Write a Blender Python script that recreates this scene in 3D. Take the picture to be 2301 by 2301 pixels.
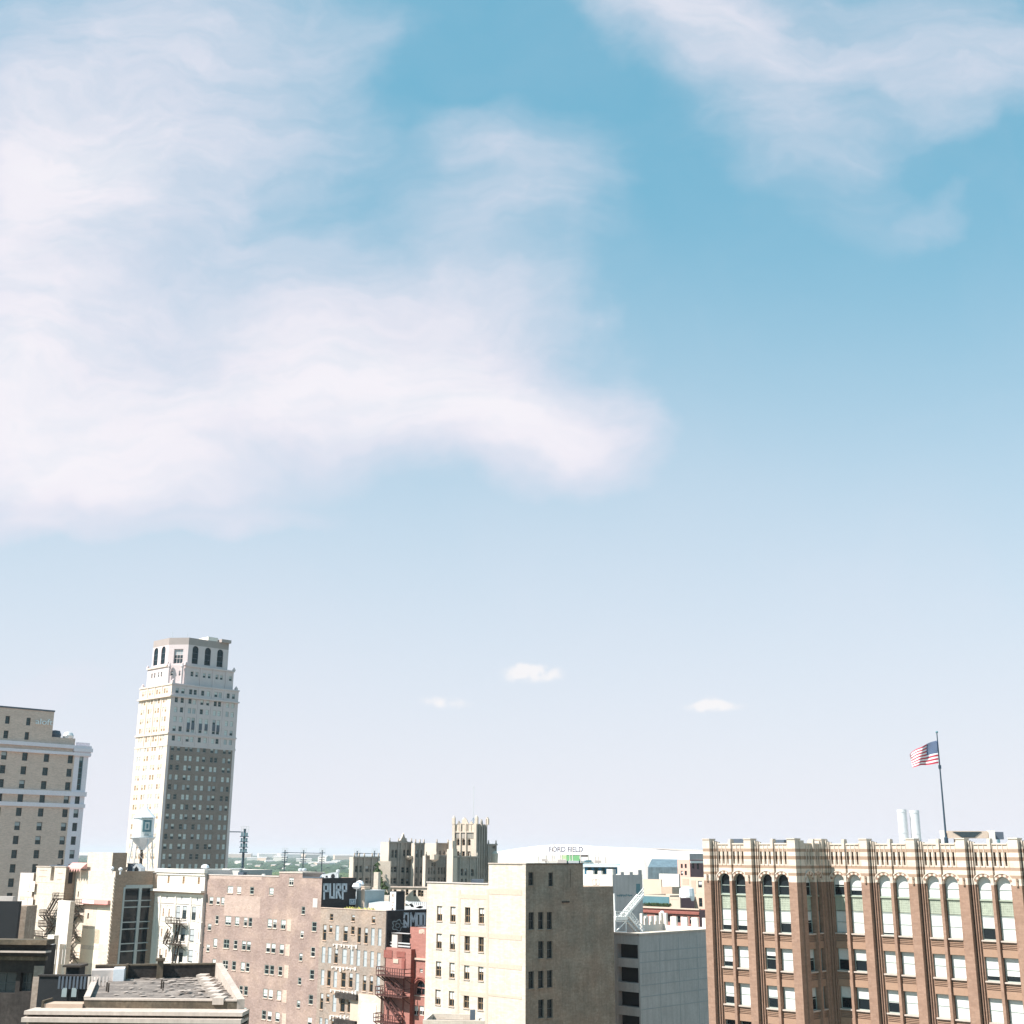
import bpy, math, random
from mathutils import Vector, Matrix
R = math.radians
sc = bpy.context.scene
for o in list(bpy.data.objects): bpy.data.objects.remove(o)
col = sc.collection

# ------------------------------------------------------------------ camera
FPX, SRC, PITCH, ROLL, CAMZ = 2750.0, 2301.0, R(15.62), R(0.3), 46.0
cam = bpy.data.cameras.new('camera'); cam.sensor_width = 36; cam.lens = 36*FPX/SRC
cam.clip_start = 0.5; cam.clip_end = 60000
co = bpy.data.objects.new('camera', cam); col.objects.link(co); sc.camera = co
ROT = Matrix.Rotation(math.pi/2+PITCH, 3, 'X') @ Matrix.Rotation(ROLL, 3, 'Z')
co.matrix_world = Matrix.Translation((0, 0, CAMZ)) @ ROT.to_4x4()

# ------------------------------------------------------------------ light
SUN_AZ, SUN_EL = 62.0, 49.0          # degrees left of the direction back to the camera; elevation
S = Vector((-math.sin(R(SUN_AZ))*math.cos(R(SUN_EL)), -math.cos(R(SUN_AZ))*math.cos(R(SUN_EL)), math.sin(R(SUN_EL))))
sun = bpy.data.lights.new('sun', 'SUN'); sun.energy = 4.9; sun.angle = R(0.5); sun.color = (1.0, 0.945, 0.89)
so = bpy.data.objects.new('sun', sun); col.objects.link(so); so.rotation_euler = S.to_track_quat('Z', 'Y').to_euler()
sc.view_settings.view_transform = 'Standard'; sc.view_settings.look = 'None'; sc.view_settings.gamma = 1
sc.view_settings.exposure = 0.9
sc.render.resolution_x = 1024; sc.render.resolution_y = 1024

def ray(x, y):
    return (ROT @ Vector(((x-SRC/2), (SRC/2-y), -FPX))).normalized()
def at(x, y, D):                      # point seen at photo pixel, D metres ahead
    d = ray(x, y); return Vector((0, 0, CAMZ)) + d*(D/d.y)
def onz(x, y, z):
    d = ray(x, y); t = (z-CAMZ)/d.z; return Vector((0, 0, CAMZ)) + d*t
def ab(x, y):
    d = ray(x, y); return d.x/d.y, d.z/d.y

world = bpy.data.worlds.new('World'); sc.world = world; world.use_nodes = True
nt = world.node_tree; nt.nodes.clear(); L = nt.links
def N(t, **k):
    n = nt.nodes.new(t)
    for a, b in k.items(): setattr(n, a, b)
    return n
def M(op, a, b=None, c=None, clamp=False):
    n = N('ShaderNodeMath', operation=op, use_clamp=clamp)
    for i, v in enumerate((a, b, c)):
        if v is None: continue
        if hasattr(v, 'links'): L.new(v, n.inputs[i])
        else: n.inputs[i].default_value = v
    return n.outputs[0]
def smooth(v, a, b, lo=0, hi=1):
    n = N('ShaderNodeMapRange', interpolation_type='SMOOTHSTEP'); L.new(v, n.inputs[0])
    for i, q in enumerate((a, b, lo, hi)): n.inputs[i+1].default_value = q
    return n.outputs[0]
def mixc(f, a, b):
    n = N('ShaderNodeMix', data_type='RGBA')
    for s, v in ((n.inputs[0], f), (n.inputs[6], a), (n.inputs[7], b)):
        if hasattr(v, 'links'): L.new(v, s)
        else: s.default_value = v
    return n.outputs[2]
def sky_nodes():
    sk = N('ShaderNodeTexSky', sky_type='NISHITA'); sk.sun_disc = False
    sk.sun_elevation = R(SUN_EL); sk.sun_rotation = R(180+SUN_AZ); sk.air_density = 1.0; sk.dust_density = 0.6; sk.ozone_density = 1.6
    tc = N('ShaderNodeTexCoord'); sp = N('ShaderNodeSeparateXYZ'); L.new(tc.outputs['Generated'], sp.inputs[0])
    yy = M('MAXIMUM', sp.outputs[1], 0.2)
    a = M('DIVIDE', sp.outputs[0], yy); b = M('DIVIDE', sp.outputs[2], yy)
    cb = N('ShaderNodeCombineXYZ'); L.new(a, cb.inputs[0]); L.new(b, cb.inputs[1])
    P = cb.outputs[0]
    # wind-drawn distortion of the cloud field
    nz = N('ShaderNodeTexNoise'); nz.inputs['Scale'].default_value = 7; nz.inputs['Detail'].default_value = 5; L.new(P, nz.inputs['Vector'])
    vs = N('ShaderNodeVectorMath', operation='SUBTRACT'); L.new(nz.outputs['Color'], vs.inputs[0]); vs.inputs[1].default_value = (.5, .5, .5)
    vm = N('ShaderNodeVectorMath', operation='MULTIPLY_ADD'); L.new(vs.outputs[0], vm.inputs[0]); vm.inputs[1].default_value = (.20, .13, 0); L.new(P, vm.inputs[2])
    Q = vm.outputs[0]
    def blob(x, y, rx, ry, rot, w, vec):
        A, B = ab(x, y); A2, _ = ab(x+rx, y); _, B2 = ab(x, y-ry)
        mp = N('ShaderNodeMapping', vector_type='TEXTURE'); L.new(vec, mp.inputs[0])
        mp.inputs[1].default_value = (A, B, 0); mp.inputs[2].default_value = (0, 0, R(rot)); mp.inputs[3].default_value = (abs(A2-A), abs(B2-B), 1)
        ln = N('ShaderNodeVectorMath', operation='LENGTH'); L.new(mp.outputs[0], ln.inputs[0])
        return smooth(ln.outputs['Value'], 0.0, 1.0, w, 0.0)
    K = 1.191
    big = [(0, 740, 760, 400, 0, 1.2), (330, 760, 640, 260, 4, .9), (120, 180, 640, 480, 10, 1.0), (-50, 430, 480, 420, 0, .8), (520, 120, 420, 320, 30, .5),
           (760, 700, 600, 290, -8, .95), (1010, 830, 420, 150, -4, .85), (880, 780, 660, 220, 0, .4), (1000, 450, 330, 260, 30, .42), (1000, 290, 420, 170, 14, .5),
           (620, 560, 420, 220, -25, .5), (1290, 10, 440, 200, -20, .85), (1440, 190, 430, 190, -45, .6), (1700, 80, 540, 240, 10, .7), (1900, 160, 330, 150, 20, .45), (1770, 365, 230, 50, 24, .28),
           (1600, 420, 260, 90, 15, .22), (90, 985, 260, 60, -8, .5), (500, 985, 240, 50, 4, .5), (60, 1295, 260, 55, 0, .5), (700, 60, 200, 160, 0, .25),
           (1750, 800, 420, 55, 8, .28), (1750, 990, 420, 40, 6, .2), (450, 1130, 120, 35, 6, .22), (330, 400, 480, 300, -20, .5), (820, 520, 420, 260, -30, .35), (600, 330, 300, 200, 30, .25), (250, 900, 560, 150, -6, .5), (880, 270, 200, 90, -20, .3)]
    s = None
    for (x, y, rx, ry, rot, w) in big:
        v = blob(x*K, y*K, rx*K, ry*K, rot, w, Q)
        s = v if s is None else M('ADD', s, v)
    # streaky fibre noise
    mp = N('ShaderNodeMapping'); L.new(Q, mp.inputs[0]); mp.inputs[2].default_value = (0, 0, R(-24)); mp.inputs[3].default_value = (2.0, 6.0, 1)
    n1 = N('ShaderNodeTexNoise'); n1.inputs['Scale'].default_value = 1.5; n1.inputs['Detail'].default_value = 9; n1.inputs['Roughness'].default_value = .62; L.new(mp.outputs[0], n1.inputs['Vector'])
    n2 = N('ShaderNodeTexNoise'); n2.inputs['Scale'].default_value = 3.4; n2.inputs['Detail'].default_value = 7; L.new(Q, n2.inputs['Vector'])
    nn = M('ADD', M('MULTIPLY', n1.outputs[0], .6), M('MULTIPLY', n2.outputs[0], .4))
    dens = M('ADD', s, M('MULTIPLY', M('SUBTRACT', nn, .5), 2.5))
    cov = smooth(dens, -.2, 1.75)
    n4 = N('ShaderNodeTexNoise'); n4.inputs['Scale'].default_value = 4; n4.inputs['Detail'].default_value = 10; n4.inputs['Roughness'].default_value = .62; n4.inputs['Distortion'].default_value = .15; L.new(mp.outputs[0], n4.inputs['Vector'])
    cov = M('MULTIPLY', cov, smooth(n4.outputs[0], .3, .65, .8, 1.05))
    # keep cover only where there is a bank
    cov = M('MULTIPLY', cov, smooth(s, .0, .5), clamp=True)
    # thin veil
    cov = M('MAXIMUM', cov, M('MULTIPLY', smooth(n2.outputs[0], .35, .8), .16))
    # small fair-weather cumulus near the horizon
    v2 = N('ShaderNodeVectorMath', operation='MULTIPLY_ADD'); L.new(vs.outputs[0], v2.inputs[0]); v2.inputs[1].default_value = (.03, .02, 0); L.new(P, v2.inputs[2])
    n3 = N('ShaderNodeTexNoise'); n3.inputs['Scale'].default_value = 90; n3.inputs['Detail'].default_value = 5; L.new(P, n3.inputs['Vector'])
    cu = None
    for (x, y, rx, ry, w) in [(1005, 1275, 72, 20, 1.2), (985, 1266, 30, 15, .7), (838, 1328, 58, 13, .8), (1350, 1336, 62, 12, 1.1), (1345, 1326, 28, 12, .8)]:
        v = blob(x*K, y*K, rx*K*1.25, ry*K*1.35, 0, w, v2.outputs[0]); cu = v if cu is None else M('ADD', cu, v)
    cum = smooth(M('MULTIPLY', cu, M('SUBTRACT', M('MULTIPLY', n3.outputs[0], 2.6), .55)), .05, .85)
    # horizon air: pale lavender veil
    el = M('MAXIMUM', b, 0.0)
    hz = smooth(el, -.12, .66, 1.0, 0.0)
    SK = N('ShaderNodeVectorMath', operation='MULTIPLY'); L.new(sk.outputs[0], SK.inputs[0]); SK.inputs[1].default_value = SKY_TINT
    c = mixc(M('MULTIPLY', hz, .97), mixc(.7, SK.outputs[0], ZENITH), HORIZON)
    cw = mixc(smooth(dens, .7, 2.2), CLOUD, CLOUD_W)
    c = mixc(M('MULTIPLY', cov, .93, clamp=True), c, cw)
    c = mixc(M('MULTIPLY', cum, .75), c, CUMULUS)
    # ground half
    dn = smooth(sp.outputs[2], -.03, -.002)
    c = mixc(dn, (1.6, 1.5, 1.4, 1), c)
    bg = N('ShaderNodeBackground'); L.new(c, bg.inputs[0]); bg.inputs[1].default_value = 0.0735
    out = N('ShaderNodeOutputWorld'); L.new(bg.outputs[0], out.inputs[0])
# radiance values before the 0.1 background strength
SKY_TINT = (1.0, 1.7, 1.45); ZENITH = (1.4, 3.6, 4.9, 1); HORIZON = (6.6, 6.25, 6.8, 1); CLOUD = (6.2, 5.9, 6.6, 1); CLOUD_W = (7.1, 6.8, 7.1, 1); CUMULUS = (7.3, 7.0, 6.95, 1)
sky_nodes()

# ------------------------------------------------------------------ materials
def mat(name, c, rough=.85, var=.08, scale=.35, c2=None, cover=.5, spec=.3, metal=0, brick=None, fine=.06, streak=0, coat=0):
    """c base colour, c2 a second colour in broad weathered patches, brick=(w,h) courses"""
    m = bpy.data.materials.new(name); m.use_nodes = True; n = m.node_tree.nodes; l = m.node_tree.links
    b = n['Principled BSDF']; b.inputs['Roughness'].default_value = rough; b.inputs['Specular IOR Level'].default_value = spec; b.inputs['Metallic'].default_value = metal
    if coat: b.inputs['Coat Weight'].default_value = coat
    uv = n.new('ShaderNodeUVMap')
    cur = n.new('ShaderNodeRGB').outputs[0]; cur.default_value = (*c, 1)
    def mix(f, a, bb, mode='MIX'):
        q = n.new('ShaderNodeMix'); q.data_type = 'RGBA'; q.blend_type = mode
        for s, v in ((q.inputs[0], f), (q.inputs[6], a), (q.inputs[7], bb)):
            if hasattr(v, 'links'): l.new(v, s)
            else: s.default_value = v
        return q.outputs[2]
    def noise(sc_, det=4, vec=None):
        q = n.new('ShaderNodeTexNoise'); q.inputs['Scale'].default_value = sc_; q.inputs['Detail'].default_value = det; q.inputs['Roughness'].default_value = .6
        l.new(vec or uv.outputs[0], q.inputs['Vector']); return q.outputs[0]
    def mr(v, a, b2, lo=0, hi=1):
        q = n.new('ShaderNodeMapRange'); l.new(v, q.inputs[0])
        for i, z in enumerate((a, b2, lo, hi)): q.inputs[i+1].default_value = z
        return q.outputs[0]
    if c2:
        cur = mix(mr(noise(scale*.6, 6), cover-.12, cover+.12, 1, 0), cur, (*c2, 1))
    if brick:
        q = n.new('ShaderNodeTexBrick'); l.new(uv.outputs[0], q.inputs['Vector']); q.inputs['Scale'].default_value = 1
        q.inputs['Brick Width'].default_value = brick[0]; q.inputs['Row Height'].default_value = brick[1]; q.inputs['Mortar Size'].default_value = .012
        q.inputs['Color1'].default_value = (1, 1, 1, 1); q.inputs['Color2'].default_value = (.78, .76, .74, 1); q.inputs['Mortar'].default_value = (.8, .79, .77, 1)
        cur = mix(.75, cur, q.outputs[0], 'MULTIPLY')
    def shade(v, amp, cur):
        g = n.new('ShaderNodeCombineColor'); x = mr(v, .3, .7, 1-amp, 1+amp)
        for i in range(3): l.new(x, g.inputs[i])
        return mix(1.0, cur, g.outputs[0], 'MULTIPLY')
    if var: cur = shade(noise(scale, 5), var, cur)
    if fine: cur = shade(noise(3.1, 3), fine, cur)
    if streak:
        mp = n.new('ShaderNodeMapping'); l.new(uv.outputs[0], mp.inputs[0]); mp.inputs[3].default_value = (1.2, .09, 1)
        cur = shade(noise(1.6, 5, mp.outputs[0]), streak, cur)
    l.new(cur, b.inputs['Base Color'])
    return m
MT = dict(
 brick_tan=mat('brown brick', (.325, .205, .15), brick=(.6, .2), var=.08, fine=.1),
 brick_tan2=mat('buff lintel brick', (.34, .215, .15), var=.06),
 spandrel=mat('ribbed brick', (.27, .19, .15), var=.06),
 cream=mat('cream terracotta', (.66, .56, .47), var=.05, rough=.6, fine=.05, brick=(.9, .45)),
 cream_band=mat('brown terracotta', (.34, .235, .17), var=.06),
 green=mat('green painted panel', (.35, .385, .31), var=.08, fine=.12, streak=.08),
 glass=mat('dark window glass', (.012, .018, .022), rough=.08, var=0, fine=0, spec=.25),
 glass_dull=mat('dull dark glass', (.035, .05, .055), rough=.25, var=.2, fine=.2, spec=.5),
 blind=mat('white window blind', (.62, .63, .61), rough=.5, var=.03, coat=.3),
 blind_grey=mat('grey window blind', (.42, .44, .45), rough=.5, var=.1, coat=.3),
 frame=mat('grey green window frame', (.32, .37, .34), rough=.5, var=.05),
 frame_dark=mat('dark window frame', (.07, .08, .08), rough=.5, var=.05),
 frame_white=mat('pale window frame', (.62, .60, .54), rough=.6, var=.05),
 frame_brown=mat('brown window frame', (.30, .20, .12), rough=.6, var=.1),
 paint_cream=mat('cream painted brick', (.65, .555, .465), var=.07, brick=(.6, .2), fine=.04, streak=.09),
 paint_cream2=mat('deeper cream band', (.53, .43, .345), var=.05),
 brick_grey=mat('brown grey common brick', (.34, .275, .22), c2=(.38, .27, .205), cover=.5, brick=(.6, .2), var=.2, fine=.16, streak=.14),
 brick_pink=mat('weathered pink brick', (.335, .245, .215), c2=(.43, .315, .26), cover=.42, brick=(.6, .2), var=.14, fine=.13),
 brick_pink2=mat('weathered tan brick', (.33, .27, .23), c2=(.42, .31, .24), cover=.45, brick=(.6, .2), var=.16, fine=.15),
 patch=mat('pale brick infill', (.60, .45, .37), var=.05, brick=(.6, .2)),
 patch_dim=mat('faded wall paint', (.47, .355, .305), var=.05, fine=.04, brick=(.6, .2)),
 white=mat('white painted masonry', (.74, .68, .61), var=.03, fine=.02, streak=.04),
 white_shadow=mat('grey white trim and shaded white', (.56, .49, .45), var=.05),  # grey white trim, also the darkened copy of white for shaded sides
 glassbrick=mat('brown facing brick', (.29, .23, .18), c2=(.34, .24, .18), var=.12, brick=(.6, .2), fine=.14),
 steelblue=mat('grey blue steel', (.30, .35, .36), rough=.5, var=.1),
 deco_white=mat('white terracotta', (.64, .54, .53), var=.04, fine=.04),
 deco_brown=mat('tower shaft brick', (.28, .225, .20), var=.08, fine=.08, brick=(.6, .2)),
 deco_cream=mat('tower cream brick', (.66, .55, .46), var=.04),
 deco_roof=mat('tower brown tile', (.36, .305, .285), var=.06),
 hotel_brick=mat('tan hotel brick', (.76, .55, .465), var=.05, fine=.07, brick=(.6, .2)),
 hotel_trim=mat('pale terracotta trim', (.84, .72, .76), var=.04),
 gothic=mat('gothic grey stone shaded copy', (.38, .325, .285), c2=(.29, .265, .23), var=.15, fine=.15, streak=.15),  # darker copy of the stone, colouring the shaded faces
 gothic_lit=mat('gothic pale stone lit copy', (.60, .50, .41), var=.08, fine=.1),  # brighter copy of the same stone for sunlit faces
 dark_iron=mat('dark rusty iron', (.06, .045, .035), rough=.7, var=.2),
 iron_red=mat('red brown iron', (.10, .045, .04), rough=.7, var=.2),
 white_steel=mat('white painted steel', (.78, .78, .76), rough=.4, var=.03),
 black_paint=mat('black painted brick', (.035, .033, .035), var=.25, fine=.2, brick=(.6, .2)),
 graffiti=mat('white spray paint', (.50, .54, .58), var=.1),
 graffiti_blue=mat('blue spray paint', (.14, .22, .28), var=.1),
 red_brick=mat('red painted brick', (.30, .105, .085), var=.1, fine=.1, brick=(.6, .2)),
 red_light=mat('salmon painted wall', (.39, .175, .145), var=.06, brick=(.6, .2)),
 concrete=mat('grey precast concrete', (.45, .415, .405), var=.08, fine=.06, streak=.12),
 concrete_lit=mat('concrete deck lit copy', (.66, .58, .48), var=.04),  # concrete brightened in colour for the sunlit deck
 opening=mat('dark opening and wall shade', (.02, .022, .025), var=.1),  # dark openings; also paints shade onto two plain walls
 roof_tar=mat('weathered roof felt', (.15, .125, .11), c2=(.27, .225, .195), cover=.45, var=.25, fine=.25, scale=.5),
 roof_grey=mat('grey roof', (.40, .38, .37), var=.2, fine=.1),
 stone_stain=mat('stained limestone', (.15, .11, .075), c2=(.085, .07, .05), cover=.5, var=.3, fine=.25, scale=.6, streak=.2),
 coping=mat('pale stone coping', (.49, .41, .355), var=.1, streak=.12),
 dirty_shade=mat('dirty brick with shade in colour', (.03, .025, .023), var=.3, fine=.25, streak=.2, c2=(.05, .042, .038)),  # streaks are grime; the near-black base stands in for deep shadow
 awning=mat('pink canvas', (.60, .32, .29), var=.06),
 sign_white=mat('white sign face', (.85, .85, .86), var=.02, rough=.4),
 sign_blue=mat('blue lettering', (.05, .16, .42), var=0),
 sign_grey=mat('grey lettering', (.17, .155, .2), var=0),
 sign_green=mat('green sign face', (.25, .55, .25), var=.1),
 teal_metal=mat('teal grey metal', (.10, .20, .23), rough=.45, var=.1),
 blue_glass=mat('blue green glazing', (.13, .175, .20), rough=.2, var=.25, spec=.6, streak=.15),
 stadium=mat('white stadium roof', (.74, .70, .68), var=.02, rough=.5),
 stadium_low=mat('cream stadium wall', (.84, .79, .72), var=.02),
 metal=mat('pale sheet metal', (.66, .66, .66), rough=.35, var=.05, metal=.3),
 metal_dark=mat('dark sheet metal', (.10, .12, .15), rough=.4, var=.1),
 navy=mat('navy steel pole', (.035, .06, .085), rough=.4, var=.1),
 flag_red=mat('red flag cloth', (.50, .05, .08), var=.03), flag_white=mat('white flag cloth', (.80, .78, .80), var=.02), flag_blue=mat('blue flag cloth', (.05, .10, .21), var=.05),
 leaf=mat('tree foliage', (.045, .075, .035), c2=(.085, .125, .05), var=.3, fine=.2, scale=.01),
 leaf_far=mat('far woodland foliage', (.04, .075, .045), var=.3, fine=.2, scale=.01),
 ground=mat('grass and gravel ground', (.16, .17, .11), c2=(.26, .23, .19), var=.2, fine=0, scale=.01),
 beige=mat('beige stucco', (.58, .455, .36), var=.05), beige2=mat('tan stucco panel', (.47, .35, .27), var=.05),
 maroon=mat('maroon metal cladding', (.20, .11, .12), var=.1), tank=mat('white tank paint', (.82, .82, .84), var=.03, rough=.4),
 asphalt=mat('asphalt', (.06, .06, .06), var=.1),
)

# ------------------------------------------------------------------ mesh building
Z = Vector((0, 0, 1))
class MB:
    def __init__(s): s.v = []; s.f = []; s.m = []; s.mats = []
    def mi(s, m):
        if m not in s.mats: s.mats.append(m)
        return s.mats.index(m)
    def face(s, pts, m):
        i = len(s.v); s.v += [Vector(p) for p in pts]; s.f.append(list(range(i, i+len(pts)))); s.m.append(s.mi(m))
    def hexa(s, p, m):                 # 8 points: bottom 4, top 4
        for q in ((0, 3, 2, 1), (4, 5, 6, 7), (0, 1, 5, 4), (1, 2, 6, 5), (2, 3, 7, 6), (3, 0, 4, 7)): s.face([p[i] for i in q], m)
    def box(s, c, d, m, rz=0):
        cx, cy, cz = c; ex = Vector((math.cos(rz), math.sin(rz), 0))*d[0]/2; ey = Vector((-math.sin(rz), math.cos(rz), 0))*d[1]/2; o = Vector(c)
        b = [o-ex-ey, o+ex-ey, o+ex+ey, o-ex+ey]; s.hexa([p-Z*d[2]/2 for p in b]+[p+Z*d[2]/2 for p in b], m)
    def prism(s, poly, z0, z1, m, mtop=None):
        n = len(poly); a = [Vector((p[0], p[1], z0)) for p in poly]; b = [Vector((p[0], p[1], z1)) for p in poly]
        for i in range(n): s.face([a[i], a[(i+1) % n], b[(i+1) % n], b[i]], m)
        s.face(b, mtop or m); s.face(a[::-1], m)
    def bar(s, p, q, r, m, n=4):
        p, q = Vector(p), Vector(q); d = (q-p).normalized(); u = d.orthogonal().normalized() if abs(d.z) > .95 else d.cross(Z).normalized(); w = d.cross(u)
        ring = lambda c: [c+(u*math.cos(k*2*math.pi/n+math.pi/4)+w*math.sin(k*2*math.pi/n+math.pi/4))*r for k in range(n)]
        A, B = ring(p), ring(q)
        for i in range(n): s.face([A[i], A[(i+1) % n], B[(i+1) % n], B[i]], m)
        s.face(A[::-1], m); s.face(B, m)
    def lathe(s, c, prof, m, n=24):    # prof [(r,z)]
        c = Vector(c)
        for (r0, z0), (r1, z1) in zip(prof, prof[1:]):
            for k in range(n):
                a, b = 2*math.pi*k/n, 2*math.pi*(k+1)/n
                P = lambda r, z, t: c+Vector((r*math.cos(t), r*math.sin(t), z))
                pts = [P(r0, z0, a), P(r0, z0, b), P(r1, z1, b), P(r1, z1, a)]
                if r0 < 1e-6: pts = pts[1:]
                elif r1 < 1e-6: pts = pts[:3]
                s.face(pts, m)
    def build(s, name, parent=None, smooth_=False):
        me = bpy.data.meshes.new(name); off = parent_loc(parent) if parent else Vector((0, 0, 0))
        me.from_pydata([v-off for v in s.v], [], s.f)
        for m in s.mats: me.materials.append(m)
        for p, i in zip(me.polygons, s.m): p.material_index = i; p.use_smooth = smooth_
        uvl = me.uv_layers.new(name='UVMap').data
        for p in me.polygons:
            nrm = p.normal
            if abs(nrm.z) > .7 or (nrm.x == 0 and nrm.y == 0):
                for li in p.loop_indices: v = s.v[me.loops[li].vertex_index]; uvl[li].uv = (v.x, v.y)
            else:
                t = Vector((-nrm.y, nrm.x)).normalized()
                for li in p.loop_indices: v = s.v[me.loops[li].vertex_index]; uvl[li].uv = (v.x*t.x+v.y*t.y, v.z)
        o = bpy.data.objects.new(name, me); col.objects.link(o)
        if parent: o.parent = parent
        return o
ROOTLOC = {}
def parent_loc(p):
    v = Vector((0, 0, 0))
    while p: v = v + p.location; p = p.parent
    return v
def thing(name, label, cat, loc=(0, 0, 0), group=None):
    o = bpy.data.objects.new(name, None); col.objects.link(o); o.location = loc; o.empty_display_size = 1
    o['label'] = label; o['category'] = cat
    if group: o['group'] = group
    return o
def tag(o, label=None, cat=None, group=None, kind=None):
    for k, v in (('label', label), ('category', cat), ('group', group), ('kind', kind)):
        if v: o[k] = v
    return o
def solo(mb, name, label, cat, group=None, smooth_=False):   # a thing that is one mesh, origin at its base
    c = sum(mb.v, Vector())/len(mb.v); c.z = min(v.z for v in mb.v)
    e = type('e', (), {})
    o = mb.build(name, None, smooth_)
    o.data.transform(Matrix.Translation(-c)); o.location = c
    return tag(o, label, cat, group)

G = R(44)
AD = Vector((math.cos(G), -math.sin(G), 0))      # street-front direction, going right in the photo
BD = Vector((math.sin(G), math.cos(G), 0))       # side-street direction, going right and away
class Wall:
    def __init__(s, o, e):
        s.o = Vector((o[0], o[1], 0)); s.e = Vector((e[0], e[1], 0)).normalized(); s.n = Vector((s.e.y, -s.e.x, 0))
    def P(s, u, d, z): return s.o + s.e*u + s.n*d + Z*z
    def px(s, x, y, d=0):
        r = ray(x, y); c = Vector((0, 0, CAMZ)); t = ((s.o+s.n*d-c).dot(s.n))/r.dot(s.n); p = c+r*t
        return (p-s.o).dot(s.e), p.z
    def box(s, mb, u0, u1, z0, z1, d0, d1, m):
        b = [s.P(u0, d1, z0), s.P(u1, d1, z0), s.P(u1, d0, z0), s.P(u0, d0, z0)]
        mb.hexa(b+[p+Z*(z1-z0) for p in b], m)
    def H(s, xc, yc, w, h, arch=False):
        u0, _ = s.px(xc-w/2, yc); u1, _ = s.px(xc+w/2, yc); _, z1 = s.px(xc, yc-h/2); _, z0 = s.px(xc, yc+h/2)
        return (u0, u1, z0, z1, arch)
    def band(s, mb, x0, y0, x1, hpx, d, m, L=None):   # horizontal band following a photo line
        u0, z1 = s.px(x0, y0); u1, _ = s.px(x1, y0); _, z0 = s.px(x0, y0+hpx)
        s.box(mb, u0, u1, z0, z1, -.05, d, m)
def ext(P, d, x, y):                   # walk from P along d until seen in photo column x (at row y)
    r = ray(x, y); k = r.x/r.y
    t = (k*P.y-P.x)/(d.x-k*d.y); return Vector((P.x+d.x*t, P.y+d.y*t, 0))
def arc_pts(u0, u1, zs, n=8):
    r = (u1-u0)/2; c = (u0+u1)/2
    return [(c-r*math.cos(math.pi*k/n), zs+r*math.sin(math.pi*k/n)) for k in range(n+1)]
def sheet(mb, W, u0, u1, z0, z1, holes, m, depth=.3, reveal=None, matf=None):
    """wall sheet with real openings and their reveals"""
    hs = [h for h in holes if h[0] > u0-1e-3 and h[1] < u1+1e-3 and h[2] >= z0-1e-3 and h[3] <= z1+1e-3]
    zs = sorted({z0, z1, *[h[2] for h in hs], *[h[3] for h in hs]})
    for a, b in zip(zs, zs[1:]):
        if b-a < 1e-4: continue
        act = sorted([(h[0], h[1]) for h in hs if h[2] < b-1e-5 and h[3] > a+1e-5]); cur = u0
        for (p, q) in act:
            if p > cur+1e-4: mb.face([W.P(cur, 0, a), W.P(p, 0, a), W.P(p, 0, b), W.P(cur, 0, b)], m)
            cur = max(cur, q)
        if u1 > cur+1e-4: mb.face([W.P(cur, 0, a), W.P(u1, 0, a), W.P(u1, 0, b), W.P(cur, 0, b)], m)
    rm = reveal or m
    for h in hs:
        p, q, a, b = h[:4]; arch = len(h) > 4 and h[4]
        zt = b-(q-p)/2 if arch else b
        mb.face([W.P(p, 0, a), W.P(p, 0, zt), W.P(p, -depth, zt), W.P(p, -depth, a)], rm)
        mb.face([W.P(q, 0, a), W.P(q, -depth, a), W.P(q, -depth, zt), W.P(q, 0, zt)], rm)
        mb.face([W.P(p, 0, a), W.P(p, -depth, a), W.P(q, -depth, a), W.P(q, 0, a)], rm)
        if not arch: mb.face([W.P(p, 0, b), W.P(q, 0, b), W.P(q, -depth, b), W.P(p, -depth, b)], rm)
        else:
            A = arc_pts(p, q, zt); k = len(A)//2
            mb.face([W.P(p, 0, b)]+[W.P(x, 0, z) for x, z in reversed(A[:k+1])][0:] , m)
            mb.face([W.P(q, 0, b)]+[W.P(x, 0, z) for x, z in reversed(A[k:])], m)
            for (x, z), (x2, z2) in zip(A, A[1:]): mb.face([W.P(x, 0, z), W.P(x2, 0, z2), W.P(x2, -depth, z2), W.P(x, -depth, z)], rm)
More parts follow.
